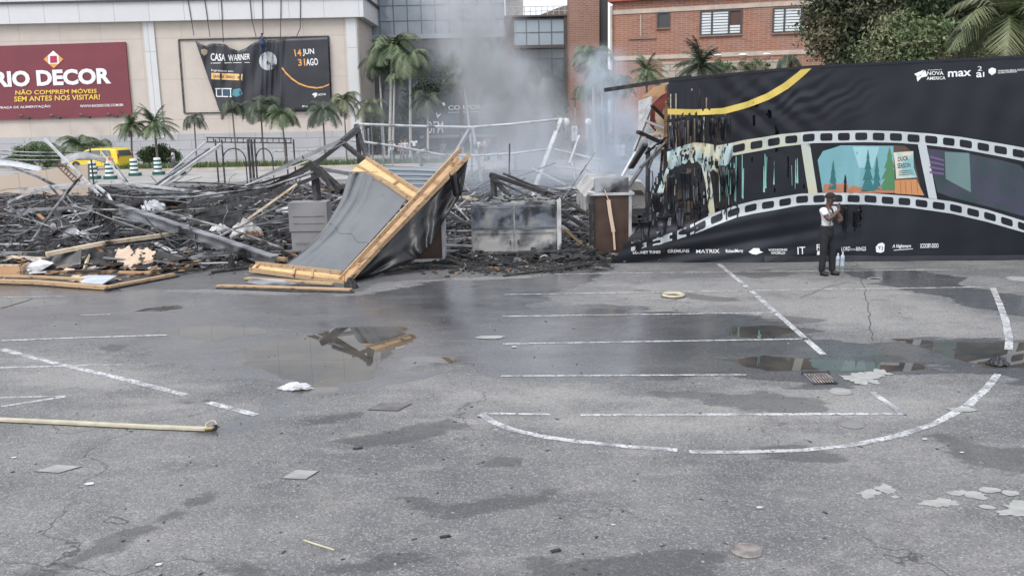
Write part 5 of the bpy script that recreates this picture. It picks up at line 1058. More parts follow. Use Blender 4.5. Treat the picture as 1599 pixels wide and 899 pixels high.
# cloth
Lf = [(442, 414), (473, 382), (502, 350), (531, 307), (549, 271)]
TP = [(549, 271), (552, 268), (570, 269), (589, 275), (604, 283), (618, 291), (640, 309)]
def cloth(u, v):
    ly = 414 + (271 - 414) * v; lx = float(np.interp(ly, [271, 307, 350, 382, 414], [549, 531, 502, 473, 442])); rx = 533 + (640 - 533) * v; ry = 427 + (309 - 427) * v
    x = lx + (rx - lx) * u; y = ly + (ry - ly) * u
    if v > .8:
        ty = float(np.interp(u, [0, .12, .3, .5, .65, .8, 1], [271, 268, 269, 276, 284, 292, 309])); k = (v - .8) / .2; y = y * (1 - k * k) + ty * k * k
    y += 2 * math.sin(v * 9) * (1 - u) * .3
    p = FP(x, y); wl = max(0, 1 - u * 1.7)
    f = .07 * wl * math.sin(u * 38 - v * 3) + .035 * math.sin(u * 21 + v * 4) * max(0, 1 - u) + .012 * nz3(u * 6, v * 3, 2) + .25 * math.sin(PI * v) * (.4 + .6 * (1 - u))
    return p + Vector((.03 * wl * math.cos(u * 38 - v * 3), f, -.15 * math.sin(PI * v) * (1 - u)))
M_gfab = mat('smooth_grey_fabric', (.150, .160, .172), .6, 0, (.118, .126, .138), 1.6, detail=9, lo=.35, hi=.7, col3=(.07, .07, .075), scale3=1.9, lo3=.66, hi3=.74, bump=.25, bscale=14)
mb = MB(); mb.grid(cloth, 90, 60); mb.build('fabric_cover', M_gfab, fp, smooth=True, solid=.006)
mb = MB()
for k in range(24):
    u0, u1 = .02 + k / 24 * .96, .02 + (k + 1) / 24 * .96; v0 = .50 - .12 * u0 + .02 * math.sin(u0 * 14); v1 = .50 - .12 * u1 + .02 * math.sin(u1 * 14); mb.tube([cloth(u0, v0) - Vector((0, .012, 0)), cloth(u1, v1) - Vector((0, .012, 0))], .006, 4)
mb.build('seam', M_dark, fp)
mb = MB(); mb.grid(lambda u, v: FP(*lerp2(lerp2((541, 441), (600, 384), u) if u < .4 else lerp2((541, 441), (734, 243), u), (565 + 155 * u, 446 - 196 * u), v)) + Vector((0, .06 + .1 * v, 0)), 30, 3)
# black plastic hanging below the long post
def plast(u, v):
    t = u; a = wr(t); lowx = float(np.interp(t, [0, .15, .3, .45, .6, .75, .88, 1], [548, 600, 650, 660, 672, 690, 722, 730])); lowy = float(np.interp(t, [0, .15, .3, .45, .6, .75, .88, 1], [446, 425, 404, 396, 382, 350, 300, 252]))
    x = a[0] + (lowx - a[0]) * v; y = a[1] + (lowy - a[1]) * v; p = FP(x, y)
    yy = p.y + .05 + .75 * v; q = P(x, y, yy + .09 * math.sin(u * 30 + v * 5) * v + .08 * nz3(u * 9, v * 4, 7)); q.z = max(q.z, .02); return q
M_plast = mat('glossy_black_plastic', (.010, .0105, .013), .40, 0, (.018, .019, .022), 3, bump=1.0, bscale=5)
mb = MB(); mb.grid(plast, 90, 26); one(mb, 'black_plastic_sheet', M_plast, 'glossy black plastic sheet hanging behind the long wooden post of the fallen panel', 'plastic sheet', smooth=True, solid=.006)
mb = MB(); mb.grid(lambda u, v: P(float(np.interp(u, [0, 1], [701, 716])) + 6 * v, 268 + 8 * u + 34 * v + 4 * math.sin(u * 7), 20.8 + .1 * math.sin(u * 9)), 10, 10); one(mb, 'plastic_tongue', M_plast, 'narrow tongue of black plastic drooping from the head of the wooden post', 'plastic sheet', smooth=True, solid=.006)
rib = MB(); rib.grid(lambda u, v: P(600 + 92 * u, 258 + 5 * u + (42 * v) * (1 - .12 * u), 25.6 - .9 * v + .045 * math.sin(v * 34 + u)), 4, 60); one(rib, 'ribbed_metal_sheet', mat('blue_grey_sheet', (.26, .29, .32), .4, .4), 'ribbed blue grey metal sheet leaning behind the wooden panel', 'metal sheet', solid=.01)
# bits at the foot
plank([(339, 446, .03), (400, 447, .05), (548, 452, .03)], .16, .03, M_wood, 'splintered flat timber lying before the fallen panel')
plank([(384, 434, .05), (450, 438, .10), (520, 443, .06)], .14, .03, M_wood, 'yellow board lying between the flat timber and the panel foot')
plank([(340, 449, .015), (450, 454, .015), (552, 456, .015)], .12, .02, M_black, 'charred strip under the splintered flat timber')
sheet('crumpled_foil', [(384, 441, .08), (392, 434, .12), (440, 437, .12), (466, 443, .07), (430, 447, .05)], M_galv, 'crumpled grey blue foil between boards at the panel foot', 'foil')
plank([(430, 403, .12), (447, 405, .12)], .1, .08, M_wood, 'short wood block at the landing of the steel beam', 'wood_block', 'block')
a = G(548, 446, .05); blob('burnt_lump', (a.x, a.y, 0), (.14, .12, .2), M_black, 'burnt black lump at the lower corner of the fallen panel', 'lump', 21)
a = G(362, 418, .05); blob('burnt_stump', (a.x, a.y, 0), (.08, .08, .36), M_black, 'upright burnt stump left of the fallen panel foot', 'stump', 22)
for k, (pts, lab) in enumerate(((((330, 425, .03), (400, 416, .05), (440, 418, .03)), 'charred lath left of the fallen panel foot'), (((600, 425, .05), (660, 414, .08), (735, 418, .03)), 'charred lath before the brown cabinet'), (((620, 404, .10), (668, 402, .12), (694, 400, .1)), 'white strip at the foot of the half hidden brown cabinet'))):
    plank(pts, .09, .05, M_black if k < 2 else M_white, lab)
lump = MB()
for i in range(1400):
    px = random.uniform(330, 960); f = interp(FRONT, px); p = G(px, f + random.gauss(3, 5)); s = random.uniform(.015, .06)
    lump.box((p.x, p.y, s * .3), (s * random.uniform(1, 4), s, s * .5), random.uniform(0, PI), random.choice((0, 0, 0, 1, 2)))
one(lump, 'char_crumbs', [M_black, M_char2, M_woodburnt], 'char crumbs scattered along the front edge of the burnt field', None)['kind'] = 'stuff'
# ---------------------------------------------------------------- black film banner wall
A2 = G(950, 411); B2 = G(1599, 405); dW = (B2 - A2).normalized(); nW = Vector((dW.y, -dW.x, 0)); nW = -nW if nW.y > 0 else nW
def wrinkle(s, z, px, py):
    w = .012 * math.sin(s * 3.1 + z * 1.3) + .006 * math.sin(s * 7.7 - z * 2.1)
    low = max(0, min(1, (340 - px + 900 - 900) / 1)) if False else 0
    k = max(0, 1 - abs(px - 1110) / 260) * max(0, min(1, (py - 300) / 60))          # stretched folds toward the torn corner
    w += k * .045 * math.sin((z * 5.2 - s * 1.1) * 1.25) + k * .02 * math.sin(z * 17 - s * 3)
    k2 = max(0, 1 - abs(px - 1195) / 110) * max(0, 1 - abs(py - 175) / 70)
    w += k2 * .022 * math.sin((s * 5 + z * 6) * 2.0)
    k6 = max(0, 1 - abs(px - 1250) / 130) * max(0, 1 - abs(py - 150) / 50); w += k6 * .010 * math.sin((s * 5 - z * 9) * 2.6 + nz3(s * 2, z * 2) * 4)
    k7 = max(0, 1 - abs(px - 1090) / 60) * max(0, 1 - abs(py - 200) / 70); w += k7 * .02 * math.sin(s * 42)
    k3 = max(0, 1 - abs(px - 1140) / 60) * max(0, 1 - abs(py - 160) / 60); w += k3 * .05 * math.sin(s * 9 + .6 * math.sin(z * 3))
    k4 = max(0, min(1, (px - 1430) / 60)); w += k4 * .009 * math.sin(s * 8.5 + .4 * math.sin(z)) * max(0, min(1, (py - 130) / 60))
    k5 = max(0, 1 - abs(px - 1320) / 60) * max(0, 1 - abs(py - 310) / 80); w += k5 * .03 * math.sin(s * 19)
    return w + .010 * nz3(s * 1.7, z * 1.7, 2)
def S_w(px, py, off=0.0):
    d = ray(px, py); t = (A2 - CAM).dot(nW) / d.dot(nW); p = CAM + d * t; s = (p - A2).dot(dW)
    p = p + nW * (wrinkle(s, p.z, px, py) + off + .04)
    p.z = max(p.z, .01); return p
WT = [(940, 141), (1040, 125), (1080, 121), (1260, 104), (1440, 95), (1599, 87.5), (1780, 80)]
LEFT = [(104, 1042), (215, 1042), (235, 1041), (262, 1037), (275, 1026), (290, 1019), (312, 1012), (340, 1001), (362, 990), (385, 972), (400, 962), (411, 950)]
bw = thing('film_banner_wall', Vector(A2), 'long black printed banner wall with a white film strip, burnt to ribbons at its torn end', 'banner wall')
M_vin = mat('black_banner_vinyl', (.011, .0125, .018), .34, 0, (.017, .020, .027), .5, lo=.4, hi=.7, spec=.36)
NX, NY = 400, 165
def bpx(u, v):
    x = 948 + (1780 - 948) * u; y0 = interp(WT, x); y1 = 412 - 7 * (x - 950) / 650; return x, y1 + (y0 - y1) * v
def keepf(u, v):
    x, y = bpx(u, v); lx = interp(LEFT, y) + 3.0 * nz3(y * .15, x * .02, 1) + 2 * nz3(y * .6, 0, 3)
    if x < lx: return False
    n_ = nz3(x * .33, y * .018, 4); n2 = nz3(x * .21, y * .05, 9)
    if 1044 < x < 1134 and 178 < y < 233 - max(0, (x - 1100)) * .3:      # slits under the yellow ribbon
        e = min(1, (y - 178) / 12, (1134 - x) / 22)
        if nz3(x * .50, y * .012, 4) * 1.6 + n2 * .4 > .32 - .24 * e: return False
    if 1044 < x < 1128 and 138 < y < 170:
        if nz3(x * .50, y * .012, 4) * 1.6 > .70 - .010 * (y - 138): return False
    if x < 1106 and 262 < y < 352 and x > lx + 2:
        if nz3(x * .34, y * .035, 14) * 1.3 + n2 * .5 > .13: return False
    if 1106 < x < 1152 and 262 < y < 336:
        if nz3(x * .30, y * .02, 17) + .5 * n2 > .06: return False
    for cx, cy, rx, ry in ((1181, 160, 3.5, 8), (1200, 178, 3.5, 7), (1212, 218, 4, 20), (1177, 188, 2.5, 9), (1289, 245, 2, 10), (1295, 262, 2, 14), (1308, 262, 2.2, 20), (1303, 290, 2, 14), (1320, 340, 1.8, 22), (1333, 345, 1.6, 20), (1343, 338, 1.4, 18), (1310, 330, 1.5, 20)):
        if ((x - cx) / rx) ** 2 + ((y - cy) / ry) ** 2 < 1 + .7 * nz3(x * .4, y * .2, 6): return False
    if 1150 < x < 1262 and 245 < y < 300 and nz3(x * .45, y * .015, 31) > .52: return False
    if y > 355 and x < 1060 and nz3(x * .2 + y * .1, y * .2, 41) > .50: return False
    return True
g = MB(); g.grid(lambda u, v: S_w(*bpx(u, v)), NX, NY, keep=keepf); g.build('vinyl', M_vin, bw, smooth=True)
# top fold and bars
hm = MB(); 
for k in range(40):
    x0_, x1_ = 1042 + (1780 - 1042) * k / 40, 1042 + (1780 - 1042) * (k + 1) / 40
    hm.beam(S_w(x0_, interp(WT, x0_) + 1, -.05), S_w(x1_, interp(WT, x1_) + 1, -.05), .14, .06)
hm.build('top_hem', M_vin, bw)
MB().beam(P(944, 141, 20.6), S_w(1080, 120, -.12), .09, .09).build('top_beam', M_black, bw)
sk = MB(); 
for k in range(24):
    x0_, x1_ = 1192 + (1780 - 1192) * k / 24, 1192 + (1780 - 1192) * (k + 1) / 24
    ya, yb = (400 - 5 * (x0_ - 1192) / 400 if x0_ < 1355 else 401), 0
    sk.slab([S_w(x0_, 409 - 5 * (x0_ - 1192) / 400, .03), S_w(x1_, 409 - 5 * (x1_ - 1192) / 400, .03), S_w(x1_, (399 if x1_ < 1356 else 400) - 3 * (x1_ - 1192) / 400, .03), S_w(x0_, (399 if x0_ < 1356 else 400) - 3 * (x0_ - 1192) / 400, .03)], .01)
sk.build('skirt', M_navy, bw)
# timber structure behind the vinyl
def behind(px, py, o): d = ray(px, py); t = (A2 - CAM).dot(nW) / d.dot(nW); return CAM + d * t - nW * o
bk = MB(); p = [behind(1160, 408, .35), behind(1780, 400, .35), behind(1780, 88, .35), behind(1160, 125, .35)]; 
for q in p[:2]: q.z = 0
bk.slab(p, .08); bk.build('backing_wall', M_dark, bw)
M_brownw = mat('brown_inner_board', (.50, .40, .32), .75, 0, (.20, .13, .09), 1.3, lo=.42, hi=.62)
bk = MB(); p = [behind(1046, 410, .9), behind(1172, 408, .9), behind(1172, 135, .9), behind(1046, 160, .9)]; p[0].z = p[1].z = 0
q1 = [behind(1062, 408, .9), behind(1100, 408, .9), behind(1100, 130, .9), behind(1062, 130, .9)]; q2 = [behind(1116, 408, .9), behind(1160, 408, .9), behind(1160, 130, .9), behind(1116, 130, .9)]
for q in (q1, q2): q[0].z = q[1].z = 0; bk.slab(q, .03)
bk.build('inner_board', M_brownw, bw)
for k, x in enumerate((1046, 1060, 1102, 1114, 1162)):
    t_ = behind(x, 132, .6); MB().beam(t_, (t_.x, t_.y, 0), .09, .09).build('stud', (M_woodburnt, M_woodpale, M_black, M_woodburnt, M_black)[k], bw)
for a, b_, m in (((1046, 190), (1165, 170), M_black), ((1046, 258), (1165, 250), M_woodburnt), ((1046, 320), (1165, 300), M_black), ((1050, 250), (1110, 340), M_galv), ((1110, 240), (1160, 330), M_woodpale), ((1020, 345), (1140, 330), M_dark)):
    MB().beam(behind(*a, .5), behind(*b_, .5), .07, .07).build('crossbar', m, bw)
one(MB().slab([P(1003, 178, 22.2), P(1024, 205, 22.2), P(1046, 142, 21.2), P(1034, 148, 21.4)], .03), 'red_board', mat('faded_red_board', (.38, .10, .07), .6, 0, (.27, .07, .05), 2), 'faded red board leaning at the burnt end of the banner wall', 'board')
for nm, pts, m, lab in (('white_board', [(996, 232), (1010, 236), (1018, 150), (997, 158)], M_clothw, 'pale board standing at the burnt end of the banner wall'), ('tan_board', [(1002, 152), (1040, 150), (1040, 130), (1022, 136)], M_ply, 'tan board under the charred roof beam'),
                        ('cream_inner_board', [(1022, 200), (1041, 214), (1041, 178), (1024, 160)], M_creamb, 'cream board with charred edges inside the wall corner')):
    q = [P(x, y, 21.8) for x, y in pts]; one(MB().slab(q, .03), nm, m, lab, 'board')
for k, (a, b_, w, m, lab) in enumerate((((1006, 188), (1043, 203), .11, M_white, 'white lath crossing the wall corner, upper one'), ((1005, 213), (1040, 206), .10, M_woodpale, 'pale lath jutting level from the wall corner'), ((1018, 165), (990, 236), .10, M_white, 'white post leaning outward at the wall corner'), ((996, 206), (1040, 226), .14, M_black, 'charred beam end hanging at the wall corner'),
                    ((1040, 222), (1000, 262), .09, M_galv, 'grey lath slanting down from the wall corner'), ((1018, 165), (1043, 190), .08, M_black, 'charred brace in the wall corner'), ((1026, 228), (1014, 262), .05, M_white, 'thin pale lath below the wall corner'), ((1040, 215), (1008, 240), .06, M_black, 'thin charred lath below the wall corner'), ((1008, 226), (985, 262), .13, M_char2, 'sooty strip hanging out of the wall corner'), ((1035, 232), (1030, 285), .06, M_woodburnt, 'burnt lath hanging behind the torn film strip'))):
    one(MB().beam(P(*a, 21.5 - .04 * k), P(*b_, 21.6 + .05 * k), w, w * .5), 'wall_lath', m, lab, 'lath')
one(MB().tube([P(1041, 150, 21.9), Vector((P(1041, 150, 21.9).x, 21.9, 0))], .07, 8), 'corner_post', M_galv, 'grey corner post at the burnt end of the banner wall', 'post')
one(MB().tube([P(1012, 230, 22.3), Vector((P(1012, 230, 22.3).x, 22.3, 0))], .06, 8), 'corner_post', M_dark, 'blackened outer post carrying the charred wall corner', 'post')

# printed artwork
M_film = mat('pale_film_print', (.50, .54, .57), .42, 0, (.44, .48, .50), 1.0); M_filmY = mat('yellowed_film_print', (.50, .49, .36), .45, 0, (.45, .50, .46), 2.2)
TT = [(1104, 233), (1130, 226), (1160, 219), (1220, 209.5), (1270, 205), (1350, 203.5), (1400, 205), (1450, 208.5), (1500, 214), (1560, 224), (1599, 231), (1700, 256), (1790, 285)]
TB = [(1104, 253), (1130, 246), (1160, 240), (1220, 229), (1270, 223.5), (1350, 222), (1400, 223), (1450, 227), (1500, 233), (1560, 244), (1599, 252), (1700, 280), (1790, 310)]
BT = [(985, 385), (1010, 378), (1050, 362), (1085, 348), (1114, 333), (1150, 320), (1178, 313), (1250, 302), (1300, 300.5), (1354, 301), (1420, 306), (1484, 314), (1540, 327), (1599, 345), (1700, 385)]
BB = [(985, 391), (1010, 386), (1050, 375), (1085, 364), (1114, 352), (1150, 339), (1178, 333), (1250, 320), (1300, 318.5), (1354, 319), (1420, 324), (1484, 333), (1540, 346), (1599, 363), (1700, 402)]
def band(mb, T, B, x0_, x1_, off, mi=0, step=5):
    n = int((x1_ - x0_) / step); 
    for k in range(n):
        a, c = x0_ + (x1_ - x0_) * k / n, x0_ + (x1_ - x0_) * (k + 1) / n
        ya0, ya1, yc0, yc1 = interp(T, a), interp(B, a), interp(T, c), interp(B, c)
        for j in range(4):
            f0, f1 = j / 4, (j + 1) / 4
            mb.add([S_w(a, ya0 + (ya1 - ya0) * f1, off), S_w(c, yc0 + (yc1 - yc0) * f1, off), S_w(c, yc0 + (yc1 - yc0) * f0, off), S_w(a, ya0 + (ya1 - ya0) * f0, off)], [(0, 1, 2, 3)], mi)
fs_ = MB(); band(fs_, TT, TB, 1104, 1250, .008, 1); band(fs_, TT, TB, 1250, 1780, .008, 0); band(fs_, BT, BB, 1085, 1262, .008, 0); band(fs_, BT, BB, 1262, 1700, .008, 0)
def rrect(x0_, y0_, x1_, y1_, sl, r=3.0):
    out = []
    for cx, cy, a0 in ((x1_ - r, y0_ + r, -90), (x1_ - r, y1_ - r, 0), (x0_ + r, y1_ - r, 90), (x0_ + r, y0_ + r, 180)):
        for k in range(4): a = math.radians(a0 + 30 * k); out.append((cx + r * math.cos(a), cy + r * math.sin(a)))
    cx = (x0_ + x1_) / 2; return [(x, y + (x - cx) * sl) for x, y in out]
for dv in ([(1250, 226), (1264, 224), (1276, 303), (1262, 304)], [(1432, 225), (1445, 225), (1462, 311), (1449, 309)], [(1598, 250), (1611, 253), (1626, 356), (1612, 350)], [(1094, 256), (1103, 252), (1110, 280), (1116, 333), (1106, 338), (1101, 285)]):
    art(fs_, dv, S_w, .009, 1 if dv[0][0] < 1300 else 0, 8)
# torn remains of the lower strip
for k in range(50):
    x = 985 + k * 2.0
    if nz3(x * .11, 3.3) > .22: continue
    sag = 2.2 * nz3(x * .08, 1.1); y0_, y1_ = interp(BT, x) + sag, interp(BB, x) + sag; yb0, yb1 = interp(BT, x + 2) + sag, interp(BB, x + 2) + sag
    hole = (k % 13) in (4, 5, 6, 7, 8, 9)
    for f0, f1 in (((0, .28), (.74, 1)) if hole else ((0, 1),)): fs_.add([S_w(x, y0_ + (y1_ - y0_) * f1, .014), S_w(x + 2.02, yb0 + (yb1 - yb0) * f1, .014), S_w(x + 2.02, yb0 + (yb1 - yb0) * f0, .014), S_w(x, y0_ + (y1_ - y0_) * f0, .014)], [(0, 1, 2, 3)])
fs_.build('film_strip', [M_film, M_filmY], bw, smooth=True)
# curled remnant of the upper strip
def curl(u, v):
    x = 1041 + 102 * u; top = float(np.interp(x, [1041, 1060, 1082, 1100, 1120, 1143], [237, 229, 222.5, 223.5, 227, 223])); bot = float(np.interp(x, [1041, 1052, 1075, 1090, 1105, 1125, 1143], [266, 262, 251, 254, 266, 268, 246])) + 5 * nz3(x * .18, 1) + 3 * nz3(x * .6, 4)
    y = top + (bot - top) * v; return S_w(x, y, .03 + .05 * math.sin(PI * v) * (.6 + .4 * math.sin(u * 13)) + .025 * math.sin(u * 40 + v * 3))
cm = MB(); cm.grid(curl, 90, 16, keep=lambda u, v: not (v > .45 and nz3(u * 30, v * 2.2, 2) > .20) and not (.18 < v < .6 and .12 < u < .5 and nz3(u * 22, v * 5, 8) > .28)); 
cm.grid(lambda u, v: S_w(1022 + 18 * v + 10 * u - 6 * v * u, 308 - 46 * v + 3 * u, .05 + .03 * math.sin(v * 9)), 4, 14, keep=lambda u, v: nz3(u * 5, v * 7, 12) < .35)
cm.build('curled_film_strip', mat('teal_singed_film', (.36, .47, .48), .5, 0, (.46, .45, .33), 3.0, lo=.45, hi=.6, col3=(.06, .09, .09), scale3=4.5, lo3=.60, hi3=.66), bw, smooth=True)
hl = MB()
def slope(T, x): return (interp(T, x + 8) - interp(T, x - 8)) / 16
for k in range(26):
    x = 1126 + k * 27.2; 
    if x > 1770: break
    if 1118 < x: c = (interp(TT, x) + interp(TB, x)) / 2; h = 5.8; art(hl, rrect(x - 9.3, c - h, x + 9.3, c + h, slope(TT, x)), S_w, .014, 0, 8)
for k in range(26):
    x = 1092 + k * 26.6
    if x > 1690: break
    c = (interp(BT, x) + interp(BB, x)) / 2; art(hl, rrect(x - 9.2, c - 5.4, x + 9.2, c + 5.4, slope(BT, x)), S_w, .014, 0, 8)
hl.build('perforations', M_vin, bw)
yr = MB(); YT_ = [(1042, 170), (1085, 171), (1128, 169), (1165, 159), (1195, 147), (1222, 131), (1243, 115), (1255, 104.5)]; YB_ = [(1042, 179), (1090, 180), (1132, 178), (1168, 168), (1200, 156), (1230, 139), (1252, 121), (1270, 103.5)]
for k in range(len(YT_) - 1):
    for j in range(5):
        f0, f1 = j / 5, (j + 1) / 5; a0, a1 = lerp2(YT_[k], YT_[k + 1], f0), lerp2(YT_[k], YT_[k + 1], f1); b0, b1 = lerp2(YB_[k], YB_[k + 1], f0), lerp2(YB_[k], YB_[k + 1], f1)
        yr.add([S_w(*b0, .010), S_w(*b1, .010), S_w(*a1, .010), S_w(*a0, .010)], [(0, 1, 2, 3)])
yr.build('yellow_ribbon', mat('yellow_ribbon_print', (.64, .50, .12), .5, 0, (.58, .44, .10), 2), bw)
# frame pictures
pm = [mat('sky_teal_print', (.17, .37, .41), .45), mat('dark_teal_print', (.03, .15, .16), .45), mat('fir_green_print', (.07, .20, .09), .45), mat('orange_ground_print', (.42, .17, .09), .45), mat('trunk_brown_print', (.09, .055, .04), .45),
      mat('stump_orange_print', (.52, .24, .10), .45), mat('paper_print', (.62, .60, .52), .5, 0, (.22, .46, .48), 1.6, lo=.45, hi=.55), mat('deep_green_print', (.025, .055, .050), .4, 0, (.05, .05, .085), 2), mat('dull_teal_print', (.13, .21, .21), .45), mat('purple_print', (.16, .09, .22), .45), mat('light_teal_print', (.30, .52, .56), .45), mat('stump_line_print', (.30, .12, .05), .45)]
pc = MB()
art(pc, [(1284, 300), (1276, 250), (1284, 236), (1312, 227), (1412, 228), (1422, 240), (1437, 300)], S_w, .010, 0, 9)
art(pc, [(1330, 229), (1372, 229), (1362, 262), (1340, 262)], S_w, .0115, 10, 9)
art(pc, [(1284, 300), (1286, 288), (1310, 284), (1340, 292), (1366, 291), (1396, 290), (1397, 301), (1340, 301)], S_w, .012, 3, 9)
for cx, top, w, base, mi in ((1354, 232, 11, 298, 1), (1368, 242, 8, 296, 1), (1388, 229, 17, 297, 2), (1300, 250, 8, 296, 1)):
    n = 4; pl = [(cx, top)]
    rt_ = []; lf_ = []
    for k in range(n):
        y0_ = top + (base - top) * (k + 1) / n; wk = w * (k + 1) / n; rt_ += [(cx + wk, y0_), (cx + wk * .55, y0_ - 1.5)]; lf_ += [(cx - wk, y0_), (cx - wk * .55, y0_ - 1.5)]
    rt_.pop(); lf_.pop(); art(pc, [(cx, top)] + rt_ + lf_[::-1], S_w, .013, mi, 9)
art(pc, [(1394, 228), (1412, 228), (1424, 238), (1438, 300), (1420, 290), (1396, 284)], S_w, .0135, 4, 9)
art(pc, [(1396, 281), (1430, 280), (1442, 305), (1396, 302)], S_w, .015, 5, 9)
for x in (1404, 1412, 1421, 1430): art(pc, [(x, 282), (x + .8, 282), (x + 2.5, 302), (x + 1.5, 302)], S_w, .017, 11, 9)
art(pc, [(1394, 238), (1425, 236), (1426, 262), (1431, 277), (1398, 279), (1397, 262)], S_w, .017, 6, 6)
art(pc, [(1446, 232), (1500, 238), (1560, 250), (1592, 258), (1602, 270), (1606, 340), (1540, 322), (1484, 308), (1462, 300)], S_w, .010, 7, 9)
art(pc, [(1473, 237), (1512, 239), (1514, 300), (1475, 279)], S_w, .012, 8, 9)
for k in range(4): art(pc, [(1450, 243 + k * 8), (1472, 249 + k * 7), (1472, 252 + k * 7), (1450, 246 + k * 8)], S_w, .013, 9, 9)
art(pc, [(1618, 262), (1700, 285), (1780, 312), (1780, 400), (1700, 380), (1634, 354)], S_w, .010, 7, 9)
pc.build('frame_pictures', pm, bw)
st = MB(); random.seed(11)
for k in range(26):
    x = random.uniform(1122, 1246) if k > 6 else random.uniform(1118, 1160); y0_ = random.uniform(236, 262); y1_ = random.uniform(285, interp(BT, x) - 2); w = random.uniform(.5, 1.3)
    art(st, [(x, y0_), (x + w, y0_ + 2), (x + w + random.uniform(-2, 2), y1_), (x + random.uniform(-1, 1), y1_)], S_w, .016, 0, 9)
st.build('green_streaks', mat('mint_print', (.14, .42, .36), .5, 0, (.30, .48, .44), 6), bw)
lt = MB()
text_on(lt, 'NOVA', [(1446, 118), (1472, 117.5), (1472, 111.5), (1446, 112)], S_w, .014, bold=.03); text_on(lt, 'AMERICA', [(1445, 125.5), (1475, 124.5), (1475, 119.5), (1445, 120.5)], S_w, .014, bold=.03); text_on(lt, 'SHOPPING', [(1447, 110.8), (1469, 110), (1469, 108.6), (1447, 109.4)], S_w, .014, bold=.02)
art(lt, [(1426, 116), (1441, 109.5), (1438, 116), (1431, 121)], S_w, .014, 0, 0); art(lt, [(1443, 110), (1442, 117), (1446, 119.5), (1437, 121.5), (1431, 128), (1429.5, 121.5), (1436, 119), (1440, 113)], S_w, .014, 0, 0)
text_on(lt, 'max', [(1479, 121), (1515, 119), (1515, 110), (1479, 112)], S_w, .014, bold=.07)
text_on(lt, '2', [(1525, 111), (1532, 111), (1532, 104), (1525, 104)], S_w, .014, bold=.0); text_on(lt, 'a', [(1523, 121.5), (1532, 121), (1532, 113), (1523, 113)], S_w, .014, bold=.09); text_on(lt, 'l', [(1533.5, 120.5), (1535.5, 120.5), (1535.5, 113), (1533.5, 113)], S_w, .014, bold=.02)
art(lt, [(1542, 109), (1547, 106), (1553, 108), (1553, 114), (1547, 118), (1542, 114)], S_w, .014, 0, 0)
text_on(lt, 'WARNER BROS. DISCOVERY', [(1556, 112.5), (1608, 110), (1608, 107.5), (1556, 110)], S_w, .014, bold=.02); text_on(lt, 'GLOBAL EXPERIENCES', [(1556, 115.5), (1586, 113.5), (1586, 111.2), (1556, 113)], S_w, .014, bold=.02)
for s, xa_, xb_, yb_, yt_, bo in (('LOONEY TUNES', 988, 1031, 395.5, 391, .05), ('GREMLINS', 1042, 1076, 394.5, 389, .05), ('MATRIX', 1087, 1123, 395, 389.5, .01), ('RickandMorty', 1133, 1160, 395.5, 389, .03), ('WIZARDING', 1199, 1228, 391.5, 388, .05), ('WORLD', 1203, 1225, 396.5, 392.5, .02), ('IT', 1244, 1256, 396, 385, .0),
                               ('FR', 1274, 1283, 390, 381, .05), ('LORD', 1313, 1327, 391.5, 385, .02), ('OF THE', 1328, 1335, 391, 388, .02), ('RINGS', 1336, 1351, 391.5, 385, .02), ('A Nightmare', 1392, 1421, 388, 381, .03), ('SCOOBY-DOO', 1436, 1464, 387, 380, .07)):
    text_on(lt, s, [(xa_, yb_), (xb_, yb_ - .6), (xb_, yt_ - .6), (xa_, yt_)], S_w, .016, bold=bo, shear=.2 if 'Night' in s else 0)
art(lt, [(1275, 391), (1283, 391), (1283, 397), (1274, 397)], S_w, .016, 0, 0); art(lt, [(1394, 389.5), (1424, 387.5), (1424, 388.3), (1394, 390.4)], S_w, .016, 0, 0)
art(lt, [(1168, 393), (1172, 390), (1176, 387), (1185, 387), (1186, 391), (1191, 393), (1186, 395), (1180, 397), (1174, 396)], S_w, .016, 0, 0)
art(lt, [(1366, 385), (1370, 380), (1376, 378), (1380, 381), (1379, 392), (1374, 394), (1367, 393)], S_w, .016, 0, 0)
lt.build('white_lettering', MW, bw)
dl = MB(); text_on(dl, 'DUCK', [(1401, 252), (1418, 250), (1417, 243), (1401, 245)], S_w, .020, bold=.04); text_on(dl, 'SEASON', [(1400, 263), (1421, 261), (1420, 254), (1400, 255)], S_w, .020, bold=.03)
for k in range(3): art(dl, [(1402, 267 + 3 * k), (1424 + k, 265 + 3 * k), (1424 + k, 265.7 + 3 * k), (1402, 267.8 + 3 * k)], S_w, .020, 0, 0)
text_on(dl, 'TJ', [(1369, 390), (1377, 390), (1377, 384), (1369, 384)], S_w, .020, bold=.02)
dl.build('dark_lettering', mat('dark_red_print', (.10, .03, .03), .5), bw)
# hanging ribbons of vinyl in the burnt zone
for rn in range(34):
    x = random.uniform(1000, 1150); y0_ = random.uniform(178, 200) if x > 1048 and rn % 2 else random.uniform(258, 275); y1_ = y0_ + random.uniform(35, 85)
    if x < interp(LEFT, y1_) + 3 or y1_ > 375: continue
    w = random.uniform(.8, 2.2); pts = [(x + 1.5 * math.sin(k * 1.3 + rn) + k * random.uniform(-.3, .3), y0_ + (y1_ - y0_) * k / 6) for k in range(7)]
    rbm = MB()
    for a, c in zip(pts[:-1], pts[1:]): rbm.add([S_w(a[0], a[1], .02), S_w(a[0] + w, a[1], .03), S_w(c[0] + w * .9, c[1], .03), S_w(c[0], c[1], .02)], [(0, 1, 2, 3)])
    rbm.build('burnt_ribbon', M_vin, bw, solid=.004)

